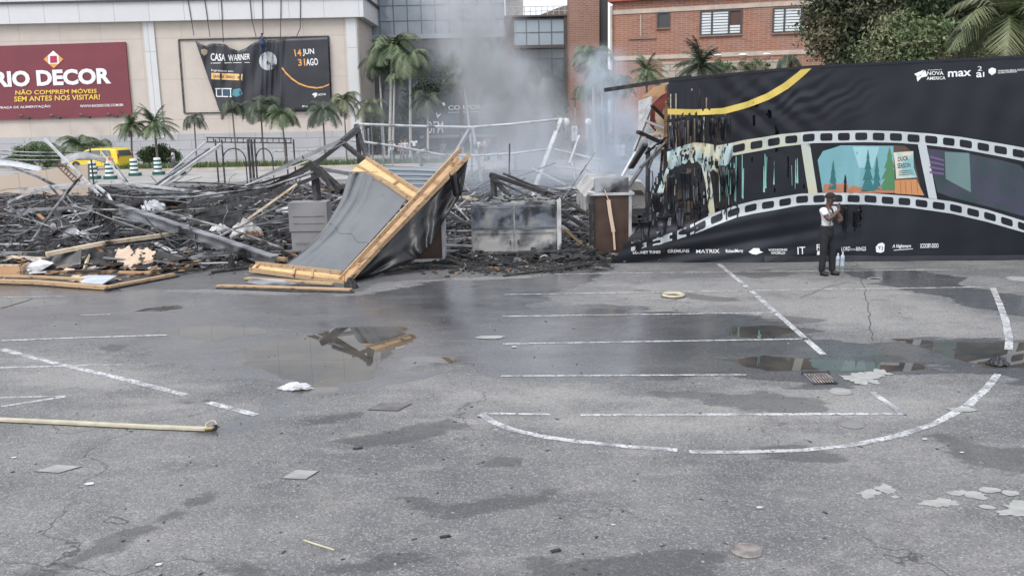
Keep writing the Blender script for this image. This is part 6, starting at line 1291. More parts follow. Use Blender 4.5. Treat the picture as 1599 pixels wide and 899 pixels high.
# torn layers curling off the burnt zone
for k, (x, y, w, h, c_) in enumerate(((1046, 196, 10, 46, .25), (1064, 190, 8, 52, .18), (1090, 186, 9, 44, .22), (1112, 184, 10, 40, .20), (1128, 182, 9, 48, .3), (1024, 300, 14, 44, .30), (1046, 272, 12, 70, .22), (1070, 268, 16, 60, .28), (1008, 345, 16, 34, .3), (1034, 338, 18, 34, .34), (1062, 325, 14, 40, .25), (1084, 290, 10, 52, .2), (1126, 258, 12, 44, .22), (1142, 262, 9, 52, .26), (996, 372, 14, 26, .2), (1318, 322, 5, 48, .08), (1338, 326, 4, 38, .08))):
    fn = lambda u, v: S_w(x + (u - .5) * w * (1 - .55 * v) + 3 * math.sin(v * 3 + k) * v, y + h * v, .03 + c_ * (math.sin(v * 2.4 + k * .3) ** 2) * (.5 + .5 * abs(nz3(u * 2, v * 3, k))) + .03 * math.sin(u * 9 + k))
    MB().grid(fn, 6, 14, keep=lambda u, v: v < .75 + .3 * nz3(u * 4, k, 3)).build('torn_flap', (M_vin, M_vin, M_plast)[k % 3], bw, smooth=True, solid=.004)

# ---------------------------------------------------------------- small things on the asphalt
M_hose = mat('cream_hose', (.52, .49, .38), .7, 0, (.42, .38, .28), 6); M_brass = mat('dull_brass', (.35, .25, .10), .4, .7)
hp = [G(x, y, .03) for x, y in ((-60, 649), (0, 654.5), (80, 658), (160, 662), (240, 666), (322, 669))]
hs = thing('fire_hose', hp[-1], 'flat cream fire hose stretched over the asphalt ending in a brass coupling', 'hose')
hm = MB()
for a, b_ in zip(hp[:-1], hp[1:]): hm.beam(a, b_, .075, .028)
hm.build('hose', M_hose, hs)
e_ = hp[-1]; MB().tube([e_, e_ + Vector((.05, 0, .0)), e_ + Vector((.09, 0, .005))], .030, 12).build('coupling', M_brass, hs); MB().tube([e_ + Vector((.09, 0, .012)), e_ + Vector((.115, -.01, .012))], .038, 12).build('lug_ring', M_dark, hs)
MB().tube([e_ + Vector((.06 + .06 * math.cos(a_), .05 * math.sin(a_), .05 + .03 * math.sin(a_))) for a_ in np.linspace(0, 5.6, 14)], .006, 5).build('tie_cord', M_hose, hs)
c = G(1051, 463, 0); hc = thing('coiled_hose', c, 'small coil of cream hose lying on dry asphalt near the leaning guard', 'hose')
hc['label'] = 'small coil of cream hose lying on the dry asphalt between two parking lines'
mb = MB(); mb.tube([c + Vector(((.165 + .004 * k / 4) * math.cos(k * .4), (.165 + .004 * k / 4) * math.sin(k * .4), .027 + .006 * (k // 16))) for k in range(48)], .026, 7); mb.build('coil', M_hose, hc, smooth=True)
MB().tube([c + Vector((-.16, -.03, .04)), c + Vector((-.23, -.02, .05))], .035, 10).build('coupling', M_brass, hc)
c = G(1281, 592, 0); dg = thing('drain_grate', c, 'rusty cast iron drain grate sunk in the wet asphalt', 'drain')
mb = MB(); mb.aabb(c.x - .16, c.y - .22, .004, c.x + .16, c.y - .20, .02); mb.aabb(c.x - .16, c.y + .20, .004, c.x + .16, c.y + .22, .02); mb.aabb(c.x - .16, c.y - .20, .004, c.x - .14, c.y + .20, .02); mb.aabb(c.x + .14, c.y - .20, .004, c.x + .16, c.y + .20, .02); mb.build('frame', M_galv, dg)
mb = MB()
for k in range(7): x = c.x - .118 + k * .038; mb.beam((x, c.y - .19, .013), (x + .02, c.y + .19, .013), .016, .012)
mb.build('bars', mat('pinkish_iron', (.36, .30, .28), .6, 0, (.16, .13, .12), 8), dg); MB().aabb(c.x - .138, c.y - .198, .002, c.x + .138, c.y + .198, .005).build('pit', M_black, dg)
mb = MB(); mb.aabb(c.x - .17, c.y + .223, .002, c.x + .20, c.y + .28, .05); mb.build('lifted_edge', M_dark, dg)
M_hatch = mat('concrete_hatch', (.33, .33, .32), .85, 0, (.24, .24, .24), 4)
for pts, m, lab in (([(52, 736), (88, 725), (131, 728), (92, 739)], M_hatch, 'pale square inspection cover nearest the picture corner'), ([(438, 747), (462, 733), (500, 735), (478, 749)], M_hatch, 'pale square inspection cover in the open asphalt beyond the hose end'), ([(572, 640), (596, 628), (645, 630), (622, 642)], mat('dark_hatch', (.16, .155, .15), .85, 0, (.10, .10, .10), 5), 'dark square inspection cover near the big puddle')):
    q = [G(x, y, .002) for x, y in pts]; cc = sum(q, Vector()) / 4; r = thing('inspection_cover', cc, lab, 'manhole cover', 'square covers in the asphalt')
    MB().slab([q[0], q[1], q[2], q[3]][::-1] if False else q, .006).build('rim', M_dark, r); mb = MB(); mb.slab([cc + (p_ - cc) * .90 + Vector((0, 0, .007)) for p_ in q], .004); mb.build('lid', m, r)
for x, y, rr0, m, lab in ((1166, 860, .12, mat('pinkish_concrete', (.27, .235, .22), .85, 0, (.15, .14, .135), 9, lo=.4, hi=.6), 'round pinkish concrete plug in the bottom asphalt'), (1312, 612, .13, M_hatch, 'pale round cover beside the drain grate'), (1330, 663, .13, mat('worn_cover', (.20, .20, .20), .85), 'faint round cover between the stall line and the curved line'), (1592, 436, .24, M_hatch, 'pale round cover by the banner wall end'), (1366, 436, .14, M_dark, 'small black round cover in front of the duck season poster')):
    c = G(x, y, 0); r = thing('round_cover', c, lab, 'manhole cover'); r['label'] = lab.replace(' in front of the duck season poster', ' on the asphalt between the guard and the orange stump picture')
    MB().lathe(c, [(rr0, .001), (rr0, .005)], 28).build('lid', m, r); mb = MB(); mb.tube([c + Vector((rr0 * math.cos(a_), rr0 * math.sin(a_), .006)) for a_ in np.linspace(0, 2 * PI, 30)], .010, 4); mb.build('rim', M_hatch if m is M_dark else m, r)
M_peel = mat('peeled_pale_paint', (.36, .365, .35), .8, 0, (.27, .275, .265), 7)
for k, (x, y, w, h, lab) in enumerate(((1384, 764, .085, .06, 'pale peeled paint patch, upper half of the forked pair'), (1358, 771, .11, .055, 'pale peeled paint patch, lower half of the forked pair'), (1398, 776, .035, .02, 'tiny pale fleck next to the forked pair of patches'), (1470, 785, .19, .06, 'long pale paint patch on the lower asphalt'), (1507, 771, .15, .06, 'oval pale paint patch above the long one'), (1546, 765, .10, .04, 'small pale patch next to the oval one'), (1578, 770, .08, .04, 'pale patch beside the picture edge above the big one'), (1592, 797, .17, .10, 'big pale paint patch cut by the picture edge'), (1541, 792, .07, .03, 'small pale patch left of the big one'), (1563, 800, .04, .02, 'tiny pale patch touching the big one'),
                     (1345, 592, .25, .16, 'broken white concrete patch beside the drain grate'), (1372, 583, .16, .10, 'smaller piece of broken white concrete beside the drain grate'), (766, 527, .24, .07, 'pale oval stain between two parking lines'), (1503, 640, .16, .05, 'faint pale patch inside the curved line'))):
    c = G(x, y, 0); n = 48; rag = .9 if 'concrete' in lab or 'paint' in lab else .35
    pl = []
    for i in range(n):
        a_ = 2 * PI * i / n; f = 1 + rag * nz3(math.cos(a_) * 1.1 + k * 3, math.sin(a_) * 1.1, k) + rag * .5 * nz3(math.cos(a_) * 3 + k, math.sin(a_) * 3, k + 5) + .12 * nz3(math.cos(a_) * 9, math.sin(a_) * 9, k); pl.append((c.x + w * f * math.cos(a_), c.y + h * 1.5 * f * math.sin(a_), .003 + .0004 * k))
    one(MB().slab(pl, .0015), 'paint_patch', M_peel, lab, 'patch', 'pale patches on the asphalt')
c = G(462, 607, 0); blob('plastic_bag', (c.x, c.y, 0), (.20, .10, .07), M_clothw, 'white plastic bag lying at the edge of the big puddle', 'plastic bag', 31, amp=.6)
for x, y, s, lab in ((803, 542, .07, 'scrap of white litter below the third stall line'), (248, 882, .05, 'white paper scrap near the lower edge of the car park'), (22, 715, .05, 'white scrap near the hose'), (140, 756, .08, 'folded white scrap beyond the square cover'), (1186, 793, .05, 'white lid shaped scrap on open asphalt'), (1444, 686, .05, 'white flake outside the curved line'), (1502, 707, .04, 'tiny white flake at the far side of the curved line'), (958, 820, .03, 'small white pebble on open asphalt')):
    c = G(x, y, 0); blob('litter', (c.x, c.y, 0), (s * .6, s * .45, s * .15), M_clothw, lab, 'litter', int(x), n=8)
one(MB().tube([G(475, 843, .01), G(490, 848, .012), G(522, 858, .01)], .010, 5), 'twig', M_hose, 'pale straw twig lying on the open asphalt', 'twig')
for x, y, L_, lab in ((695, 838, .09, 'short dark stick below the long oil stain'), (868, 860, .08, 'small dark stick by the wide dark stain'), (558, 700, .10, 'dark oval scrap on the asphalt left of the curved line')):
    c = G(x, y, .012); one(MB().beam(c - Vector((L_ / 2, 0, 0)), c + Vector((L_ / 2, .03, 0)), .03, .012), 'dark_scrap', M_black, lab, 'scrap')
M_pet = mat('clear_bottle_plastic', (.52, .58, .62), .15); 
for x, y, h, lab in ((1308, 415, .28, 'shorter water bottle standing by the guard at the banner'), (1315, 416, .33, 'taller water bottle standing by the guard at the banner')):
    c = G(x, y, 0); r = thing('water_bottle', c, lab, 'bottle', 'water bottles by the guard'); MB().lathe(c, [(.042, 0), (.045, .02), (.042, h * .4), (.045, h * .6), (.038, h * .75), (.015, h * .88), (.015, h * .93)], 14).build('body', M_pet, r, smooth=True)
    MB().lathe(c + Vector((0, 0, h * .931)), [(.018, 0), (.018, .025)], 12).build('cap', MW, r); MB().lathe(c + Vector((0, 0, h * .42)), [(.0465, 0), (.0465, h * .16)], 14).build('wrapper', mat('blue_label', (.35, .45, .60), .5), r)
c = G(1558, 568, .01); blob('black_bag', (c.x, c.y, 0), (.14, .12, .11), M_plast, 'black plastic lump sitting in the puddle at the curved line', 'plastic bag', 41)

# ---------------------------------------------------------------- striped barrels, signs, lamps
M_bg = mat('dark_green_plastic', (.02, .10, .09), .5); 
for k, (x0_, x1_, y0_, y1_, lab) in enumerate(((140, 153, 252, 280, 'striped barrel nearest the beige wall'), (165, 179, 258, 280, 'striped barrel partly behind the twin steep poles'), (204, 217, 250, 275, 'striped barrel behind the rear wheel side of the taxi'), (242, 253, 247, 273, 'striped barrel nearest the pedestrian with the push chair'))):
    c = G((x0_ + x1_) / 2, y1_, 0); r = thing('traffic_barrel', c, 'green and white ' + lab, 'traffic barrel', 'striped traffic barrels'); MB().box(c + Vector((.03, 0, .1)), (.62, .55, .2)).build('base', M_bg, r)
    mb = MB(); 
    for j in range(7): mb.lathe(c + Vector((0, 0, .2 + j * .125)), [(.25 - j * .006, 0), (.244 - j * .006, .125)], 16, mi=j % 2)
    mb.build('drum', [MW, M_bg], r)
sp = G(897, 262, 0); sp = Vector((P(897, 262, 50).x, 50, 0)); r = thing('parking_sign', sp, 'white parking sign on a thin post in the smoke', 'sign'); MB().tube([sp, P(897, 200, 50)], .04, 8).build('post', M_galv, r)
q = [P(892.5, 220, 49.9), P(901.5, 220, 49.9), P(901.5, 197, 49.9), P(892.5, 197, 49.9)]; MB().slab(q, .03).build('plate', MW, r)
mb = MB(); SP = lambda x, y, o: P(x, y, 49.8 - o); text_on(mb, 'E', [(895.5, 205.5), (898.5, 205.5), (898.5, 200.5), (895.5, 200.5)], SP, 0, bold=.03)
for i in range(16): a0, a1 = 2 * PI * i / 16, 2 * PI * (i + 1) / 16; mb.add([SP(897 + 3.3 * math.cos(a0), 203 + 3.8 * math.sin(a0), 0), SP(897 + 3.3 * math.cos(a1), 203 + 3.8 * math.sin(a1), 0), SP(897 + 2.6 * math.cos(a1), 203 + 3.1 * math.sin(a1), 0), SP(897 + 2.6 * math.cos(a0), 203 + 3.1 * math.sin(a0), 0)], [(0, 1, 2, 3)])
for k, s in enumerate(('TAXI', 'CARGA', 'DESCARGA')): text_on(mb, s, [(894, 212 + 3 * k), (900, 212 + 3 * k), (900, 210 + 3 * k), (894, 210 + 3 * k)], SP, 0, bold=.02)
mb.build('lettering', M_dark, r)
for k, (x, y, Y, lab) in enumerate(((919, 190, 60, 'round white globe lamp on a post before the brick tower'), (884, 190, 58, 'round white globe lamp beside the tent frame peak'))):
    b0 = Vector((P(x, y, Y).x, Y, 0)); r = thing('globe_lamp', b0, lab, 'street lamp', 'globe lamps in the smoke'); t_ = P(x, y, Y); MB().tube([b0, t_ - Vector((0, 0, .22))], .05, 8).build('post', M_galv, r); MB().lathe(t_ - Vector((0, 0, .22)), [(.08, 0), (.20, .08), (.24, .22), (.18, .38), (.05, .44)], 14).build('globe', MW, r, smooth=True)
b0 = Vector((P(898, 156, 70).x, 70, 0)); r = thing('street_lamp', b0, 'tall street lamp with a flat head before the brick tower', 'street lamp'); t_ = P(898, 156, 70); MB().tube([b0, t_], .06, 8).build('post', M_galv, r); MB().box(t_ + Vector((0, 0, .05)), (.75, .3, .12)).build('head', M_dark, r)
b0 = Vector((P(968, 240, 40).x, 40, 0)); r = thing('twin_disc_signal', b0, 'white twin disc signal on a post behind the burnt van', 'signal'); MB().tube([b0, P(968, 226, 40)], .05, 8).build('post', M_galv, r)
MB().aabb(P(962, 240, 40).x, 39.9, P(968, 244, 40).z, P(975, 240, 40).x, 39.96, P(968, 233, 40).z).build('plate', MW, r)
for x in (964.5, 972.5): t_ = P(x, 229, 39.9); mb = MB(); mb.lathe((0, 0, 0), [(.11, 0), (.11, .05)], 14); mb.v = [t_ + Vector((v.x, -v.z, v.y)) for v in mb.v]; mb.build('disc', MW, r)

# ---------------------------------------------------------------- taxi
def wheel(parent, x, y, r=.31, w=.2):
    t_ = MB(); t_.lathe((0, 0, 0), [(r * .62, -w / 2), (r * .95, -w / 2), (r, -w / 3), (r, w / 3), (r * .95, w / 2), (r * .62, w / 2)], 22); t_.v = [Vector((x + v.x, y + v.z, r + v.y)) for v in t_.v]; o = t_.build('wheel', M_black, parent)
    h = MB(); h.lathe((0, 0, 0), [(r * .6, -w / 2 - .004), (r * .6, w / 2 + .004)], 16); h.v = [Vector((x + v.x, y + v.z, r + v.y)) for v in h.v]; h.build('rim', M_galv, o)
tx = bpy.data.objects.new('taxi', None); COL.objects.link(tx); tx['_o'] = (0, 0, 0); tag(tx, 'yellow taxi minivan with a dark side stripe and roof rails driving behind the barrels', 'taxi')
M_taxi = mat('taxi_yellow_paint', (.72, .55, .04), .25, spec=.6)
W2 = .86; prof = [(-2.15, .30), (-2.18, .62), (-2.05, .88), (-1.25, 1.0), (-.55, 1.50), (-.1, 1.60), (1.55, 1.62), (1.98, 1.50), (2.12, 1.0), (2.15, .55), (2.12, .30)]
mb = MB(); n = len(prof); ins = lambda z: 0 if z < 1.0 else (z - 1.0) * .22
vs = [Vector((x, s * (W2 - ins(z)), z)) for s in (-1, 1) for x, z in prof]; mb.add(vs, [tuple(range(n)), tuple(range(n, 2 * n))[::-1]] + [(i, i + n, (i + 1) % n + n, (i + 1) % n) for i in range(n)])
o = mb.build('body', M_taxi, tx); md = o.modifiers.new('soft_edges', 'BEVEL'); md.width = .06; md.segments = 3
for s in (-1, 1):
    for pl in ([(-1.0, 1.04), (-.52, 1.42), (-.20, 1.46), (-.20, 1.04)], [(-.12, 1.04), (-.12, 1.47), (.72, 1.49), (.72, 1.04)], [(.82, 1.05), (.82, 1.49), (1.50, 1.47), (1.62, 1.10)]):
        q = [Vector((x, s * (W2 - ins(z) + .012), z)) for x, z in pl]; MB().slab(q if s > 0 else q[::-1], .008).build('window', M_glassL, tx)
    q = [Vector((x, s * (W2 + .010), z)) for x, z in ((-1.6, .80), (1.2, .80), (1.2, .90), (-1.6, .90))]; MB().slab(q if s > 0 else q[::-1], .006).build('side_stripe', M_dark, tx)
    MB().tube([(-.3, s * .66, 1.63), (-.2, s * .66, 1.68), (1.4, s * .66, 1.69), (1.5, s * .66, 1.64)], .02, 6).build('roof_rail', M_galv, tx)
    wa = MB()
    MB().box((2.10, s * .74, 1.05), (.08, .12, .34)).build('tail_lamp', M_pinkr, tx); MB().box((-2.14, s * .62, .72), (.1, .30, .14)).build('headlight', MW, tx); MB().box((-.85, s * .96, 1.05), (.12, .16, .12)).build('mirror', M_taxi, tx)
    for x in (-.15, .78): MB().aabb(x - .008, s * (W2 + .004) - .004, .42, x + .008, s * (W2 + .004) + .004, 1.0).build('door_seam', M_dark, tx)
    for x in (-1.35, 1.35): 
        fa = MB(); fa.lathe((0, 0, 0), [(.38, -.02), (.38, .02)], 20); fa.v = [Vector((x + v.x, s * (W2 - .008) + v.z, .33 + v.y)) for v in fa.v if True]; fa.build('wheel_arch', M_black, tx)
        wheel(tx, x, s * (W2 - .06))
    q = [Vector((1.55 + .22 * math.cos(a_), s * (W2 + .014), .85 + .14 * math.sin(a_))) for a_ in np.linspace(0, 2 * PI, 14)[:-1]]; MB().slab(q, .004).build('door_emblem', mat('red_decal', (.55, .10, .04), .5), tx)
MB().slab([(2.145, -.66, 1.05), (2.145, .66, 1.05), (2.02, .58, 1.46), (2.02, -.58, 1.46)], .01).build('rear_window', M_glassL, tx); MB().slab([(-1.22, -.7, 1.02), (-.58, -.60, 1.50), (-.58, .60, 1.50), (-1.22, .7, 1.02)], .02).build('windscreen', M_glassL, tx)
MB().box((2.14, 0, .45), (.12, 1.6, .2)).build('bumper', M_taxi, tx)
tp_ = P(158, 260, 64); tx.location = (tp_.x, 64, .01); tx.rotation_euler = (0, 0, math.radians(-16)); tx.scale = (1.0, 1.0, .95)
cr = MB()
for i in range(420):
    x = random.uniform(0, 1599); y = 430 + 469 * random.random() ** 1.3; c = G(x, y, 0); s = random.uniform(.006, .022); cr.box((c.x, c.y, s * .15), (s * random.uniform(1, 2.6), s, s * .3), random.uniform(0, PI), random.choice((0, 0, 1, 2)))
one(cr, 'gravel_crumbs', [M_char2, M_black, M_ashl], 'loose crumbs and grit scattered over the asphalt', None)['kind'] = 'stuff'
# ---------------------------------------------------------------- people
M_skin = mat('dark_skin', (.09, .048, .032), .5); M_skinL = mat('light_skin', (.42, .26, .19), .5); M_hair = mat('black_hair', (.015, .013, .012), .6)
def skin_mesh(name, joints, edges, m, parent, root=0, sub=2):
    me = bpy.data.meshes.new(name); me.from_pydata([j[0] for j in joints], edges, []); o = bpy.data.objects.new(name, me); COL.objects.link(o)
    sk = o.modifiers.new('skin', 'SKIN'); sk.use_smooth_shade = True; sk.branch_smoothing = .3
    sv = me.skin_vertices[0].data
    for i, j in enumerate(joints): r = j[1]; sv[i].radius = r if isinstance(r, tuple) else (r, r); sv[i].use_root = (i == root)
    su = o.modifiers.new('round', 'SUBSURF'); su.levels = sub; su.render_levels = sub
    dg = bpy.context.evaluated_depsgraph_get(); nm = bpy.data.meshes.new_from_object(o.evaluated_get(dg)); o.modifiers.clear(); o.data = nm; bpy.data.meshes.remove(me); nm.name = name; o.name = name
    nm.materials.clear(); nm.materials.append(m); nm.polygons.foreach_set('use_smooth', [True] * len(nm.polygons)); o.parent = parent; return o
def person(loc, yaw, pose, top, trousers, shoe, skin, label, height=1.75, hair=M_hair, sleeve=.5, legs='trousers', cap=None, tie=False, detail=True, group=None, longhair=False):
    """front is -Y; pose overrides joints"""
    J = dict(pel=(0, 0, .95), wst=(0, 0, 1.08), chs=(0, .0, 1.28), nck=(0, .0, 1.47), chin=(0, -.01, 1.55), head=(0, -.015, 1.63), top=(0, -.005, 1.70),
             shR=(-.185, 0, 1.42), elR=(-.24, .02, 1.14), wrR=(-.25, -.06, .90), haR=(-.25, -.08, .82), shL=(.185, 0, 1.42), elL=(.24, .02, 1.14), wrL=(.25, -.06, .90), haL=(.25, -.08, .82),
             hiR=(-.09, 0, .90), knR=(-.10, -.02, .49), anR=(-.10, .01, .09), toR=(-.11, -.15, .035), heR=(-.10, .05, .04), hiL=(.09, 0, .90), knL=(.10, -.02, .49), anL=(.10, .01, .09), toL=(.11, -.15, .035), heL=(.10, .05, .04))
    J.update(pose); V = {k: Vector(v) for k, v in J.items()}; sc = height / 1.75
    r = bpy.data.objects.new('person', None); COL.objects.link(r); r['_o'] = (0, 0, 0); r.location = loc; r.rotation_euler = (0, 0, yaw); r.scale = (sc * 1.10, sc * 1.10, sc); tag(r, label, 'person', group)
    nm = ['pel', 'wst', 'chs', 'nck', 'chin', 'head', 'top', 'shR', 'elR', 'wrR', 'haR', 'shL', 'elL', 'wrL', 'haL', 'hiR', 'knR', 'anR', 'toR', 'hiL', 'knL', 'anL', 'toL']
    rad = dict(pel=(.08, .06), wst=(.115, .085), chs=(.145, .10), nck=.055, chin=(.062, .068), head=(.080, .095), top=(.065, .078), shR=.055, elR=.049, wrR=.034, haR=(.036, .024), shL=.055, elL=.049, wrL=.034, haL=(.034, .022), hiR=.055, knR=.055, anR=.036, toR=.016, hiL=.055, knL=.055, anL=.036, toL=.016)
    E = [('pel', 'wst'), ('wst', 'chs'), ('chs', 'nck'), ('nck', 'chin'), ('chin', 'head'), ('head', 'top'), ('chs', 'shR'), ('shR', 'elR'), ('elR', 'wrR'), ('wrR', 'haR'), ('chs', 'shL'), ('shL', 'elL'), ('elL', 'wrL'), ('wrL', 'haL'), ('pel', 'hiR'), ('hiR', 'knR'), ('knR', 'anR'), ('anR', 'toR'), ('pel', 'hiL'), ('hiL', 'knL'), ('knL', 'anL'), ('anL', 'toL')]
    ix = {k: i for i, k in enumerate(nm)}; body = [(V[k], rad[k]) for k in nm]; ed = [(ix[a], ix[b]) for a, b in E]
    if detail:      # five fingers on each hand
        for sd_ in 'RL':
            w, h = V['wr' + sd_], V['ha' + sd_]; d = (h - w).normalized(); s_ = d.cross(Vector((0, -1, .2))).normalized(); u_ = s_.cross(d).normalized()
            for fi, (o_, l_) in enumerate(((-.028, .060), (-.010, .072), (.009, .068), (.026, .052))):
                b = len(body); body += [(h + s_ * o_ + d * .02, .010), (h + s_ * o_ * 1.1 + d * (.02 + l_ * .5) + u_ * .006, .009), (h + s_ * o_ * 1.1 + d * (.02 + l_ * .85) + u_ * .03, .008)]; ed += [(ix['ha' + sd_], b), (b, b + 1), (b + 1, b + 2)]
            b = len(body); body += [(w * .35 + h * .65 - s_ * .040, .012), (h - s_ * .058 + d * .02, .010)]; ed += [(ix['ha' + sd_], b), (b, b + 1)]
    skin_mesh('body', body, ed, skin, r)
    # head details
    hc = V['head']; 
    if detail:
        mb = MB(); mb.lathe((0, 0, 0), [(.004, -.02), (.014, -.012), (.012, .006), (.004, .022)], 8); mb.v = [hc + Vector((v.x, -.098 + v.y * .8, v.z - .012)) for v in mb.v]; mb.build('nose', skin, r, smooth=True)
        for s in (-1, 1):
            mb = MB(); mb.lathe(hc + Vector((s * .030, -.089, .008)), [(.004, -.008), (.011, 0), (.004, .008)], 8); mb.build('eye', MW, r)
            mb = MB(); mb.lathe(hc + Vector((s * .083, .005, -.02)), [(.006, -.022), (.014, 0), (.008, .025)], 8); mb.build('ear', skin, r)
        MB().beam(hc + Vector((-.024, -.086, -.050)), hc + Vector((.024, -.086, -.050)), .012, .010).build('mouth', mat('lip', (.10, .04, .035), .5), r)
    hm = MB(); R_ = .094; drop = -.10 if longhair else -.005
    hm.grid(lambda u, v: hc + Vector((R_ * .95 * math.cos(2 * PI * u) * math.sin(v * PI * .56), .012 + R_ * 1.12 * math.sin(2 * PI * u) * math.sin(v * PI * .56), .035 + .085 * math.cos(v * PI * .56) + (drop * max(0, math.sin(2 * PI * u)) * v))), 18, 8)
    hm.build('hair', hair, r, smooth=True)
    if longhair: mb = MB(); mb.tube([hc + Vector((0, .06, .04)), hc + Vector((0, .09, -.08)), hc + Vector((0, .08, -.22))], .07, 8, r2=.04); mb.build('hair', hair, r, smooth=True)
    if cap:
        cm_ = MB(); cm_.grid(lambda u, v: hc + Vector((R_ * .98 * math.cos(2 * PI * u) * math.sin(v * PI * .5), .005 + R_ * 1.12 * math.sin(2 * PI * u) * math.sin(v * PI * .5), .045 + .085 * math.cos(v * PI * .5))), 20, 8)
        c_ = cm_.build('cap', cap, r, smooth=True); pk = MB(); pk.grid(lambda u, v: hc + Vector(((u - .5) * .15 * (1 - .25 * v), -.09 - .085 * v + .05 * (abs(u - .5) * 2) ** 2, .05 - .012 * v - .02 * (abs(u - .5) * 2) ** 2)), 8, 3); pk.build('peak', cap, c_, solid=.006)
    lift = .014
    def mid(a, b, t): return V[a].lerp(V[b], t)
    tj = [(V['pel'] + Vector((0, 0, .05)), (.140, .112)), (V['wst'], (.14, .108)), (V['chs'], (.165, .115)), (mid('chs', 'nck', .72), (.085, .075)), (V['shR'], .078), (mid('shR', 'elR', sleeve), .060), (V['shL'], .078), (mid('shL', 'elL', sleeve), .060)]
    te = [(0, 1), (1, 2), (2, 3), (2, 4), (4, 5), (2, 6), (6, 7)]
    if sleeve > 1:
        tj[5] = (V['elR'], .056); tj[7] = (V['elL'], .056); tj += [(mid('elR', 'wrR', .9), .042), (mid('elL', 'wrL', .9), .042)]; te += [(5, 8), (7, 9)]
    skin_mesh('shirt', tj, te, top, r)
    if legs == 'trousers':
        lj = [(V['pel'] + Vector((0, 0, -.02)), (.150, .122)), (mid('hiR', 'knR', .22), (.100, .105)), (V['knR'], .072), (V['anR'] + Vector((0, .005, -.035)), .064), (mid('hiL', 'knL', .22), (.100, .105)), (V['knL'], .072), (V['anL'] + Vector((0, .005, -.035)), .064), (V['pel'] + Vector((0, 0, .11)), (.142, .112))]; skin_mesh('trousers', lj, [(0, 1), (1, 2), (2, 3), (0, 4), (4, 5), (5, 6), (0, 7)], trousers, r)
        wb = MB(); wb.lathe((0, 0, 0), [(.135, -.16), (.152, -.10), (.154, -.03), (.149, .04), (.143, .10)], 22); wb.v = [V['pel'] + Vector((v.x, v.y * .82, v.z)) for v in wb.v]; wb.build('waistband', trousers, r, smooth=True)
    elif legs == 'skirt':
        mb = MB(); mb.lathe((V['pel'].x, V['pel'].y, .48), [(.22, 0), (.20, .2), (.16, .45), (.14, .58)], 18); mb.build('skirt', trousers, r, smooth=True)
    for sd_ in 'RL': skin_mesh('shoe', [(V['he' + sd_], .055), (V['an' + sd_] * .6 + V['to' + sd_] * .4 + Vector((0, 0, -.015)), (.062, .055)), (V['to' + sd_], (.055, .042))], [(0, 1), (1, 2)], shoe, r, sub=1)
    if tie:
        mb = MB(); a, b_ = V['nck'] + Vector((0, -.085, -.05)), V['wst'] + Vector((0, -.125, .05)); mb.beam(a, a.lerp(b_, .5) + Vector((0, -.03, 0)), .045, .012, up=(0, 1, 0)); mb.beam(a.lerp(b_, .5) + Vector((0, -.03, 0)), b_, .06, .012, up=(0, 1, 0)); mb.build('tie', M_black, r)
        mb = MB(); mb.tube([V['shR'] + Vector((.05, -.03, .07)), V['chs'] + Vector((-.09, -.125, .05)), V['wst'] + Vector((-.10, -.115, .0))], .010, 6); mb.build('shoulder_strap', M_black, r)
        mb = MB(); mb.lathe((V['pel'].x, V['pel'].y, V['pel'].z + .075), [(.152, 0), (.152, .04)], 20); bl = mb.build('belt', M_black, r); bl.scale = (1, .84, 1)
    return r
M_shirtw = mat('white_shirt', (.74, .75, .78), .75, 0, (.66, .67, .71), 5, bump=.6, bscale=9); M_trb = mat('black_trousers', (.008, .0085, .011), .85, 0, (.016, .017, .021), 5, bump=.5, bscale=8)
M_shoeb = mat('black_shoe', (.008, .008, .008), .5)
gp = G(1288, 429, 0)
person(gp, math.radians(38), dict(elR=(-.20, -.15, 1.20), wrR=(-.06, -.27, 1.40), haR=(-.02, -.24, 1.47), elL=(.24, -.13, 1.20), wrL=(.03, -.27, 1.19), haL=(-.05, -.27, 1.20), head=(.01, -.035, 1.625), top=(.01, -.03, 1.695), chin=(.01, -.03, 1.55),
       knR=(-.10, -.01, .49), anL=(.09, -.10, .09), toL=(.13, -.25, .035), heL=(.08, -.06, .04), knL=(.10, -.07, .49)), M_shirtw, M_trb, M_shoeb, M_skin, 'guard in white shirt, black tie and black cap with one hand at the chin', 1.76, cap=M_trb, tie=True, sleeve=.62)
M_jean = mat('blue_jeans', (.08, .12, .19), .8); M_greyt = mat('grey_trousers', (.14, .14, .15), .8); M_bluet = mat('navy_overall', (.03, .05, .14), .7); M_pink = mat('salmon_top', (.50, .26, .20), .8); M_dkcl = mat('dark_clothes', (.05, .05, .055), .8)
def pp(px, Y, *a, **k): return person(Vector((P(px, 250, Y).x, Y, 0)), *a, detail=False, **k)
pp(613, 64, .3, dict(elR=(-.33, -.05, 1.50), wrR=(-.16, -.12, 1.68), haR=(-.11, -.12, 1.73), elL=(.33, -.05, 1.50), wrL=(.16, -.12, 1.68), haL=(.11, -.12, 1.73)), M_shirtw, M_jean, M_shoeb, M_skin, 'person in a white top and jeans with both arms raised to the head', height=1.68)
pp(634, 66, -.5, dict(knR=(-.10, -.18, .52), anR=(-.12, .10, .12), toR=(-.12, -.04, .05)), mat('pale_blue_top', (.45, .52, .56), .8), M_greyt, M_shoeb, M_skinL, 'person in a pale blue top walking behind the grey sheet', height=1.72)
pp(628, 67.5, .2, {}, mat('pale_pink_top', (.5, .36, .34), .8), M_greyt, M_shoeb, M_skinL, 'person in a pale pink top beside the walker in pale blue', height=1.62, longhair=True)
pp(648, 70, 2.8, {}, M_shirtw, M_dkcl, M_shoeb, M_skin, 'person in white turned toward the glass entrance', height=1.72)
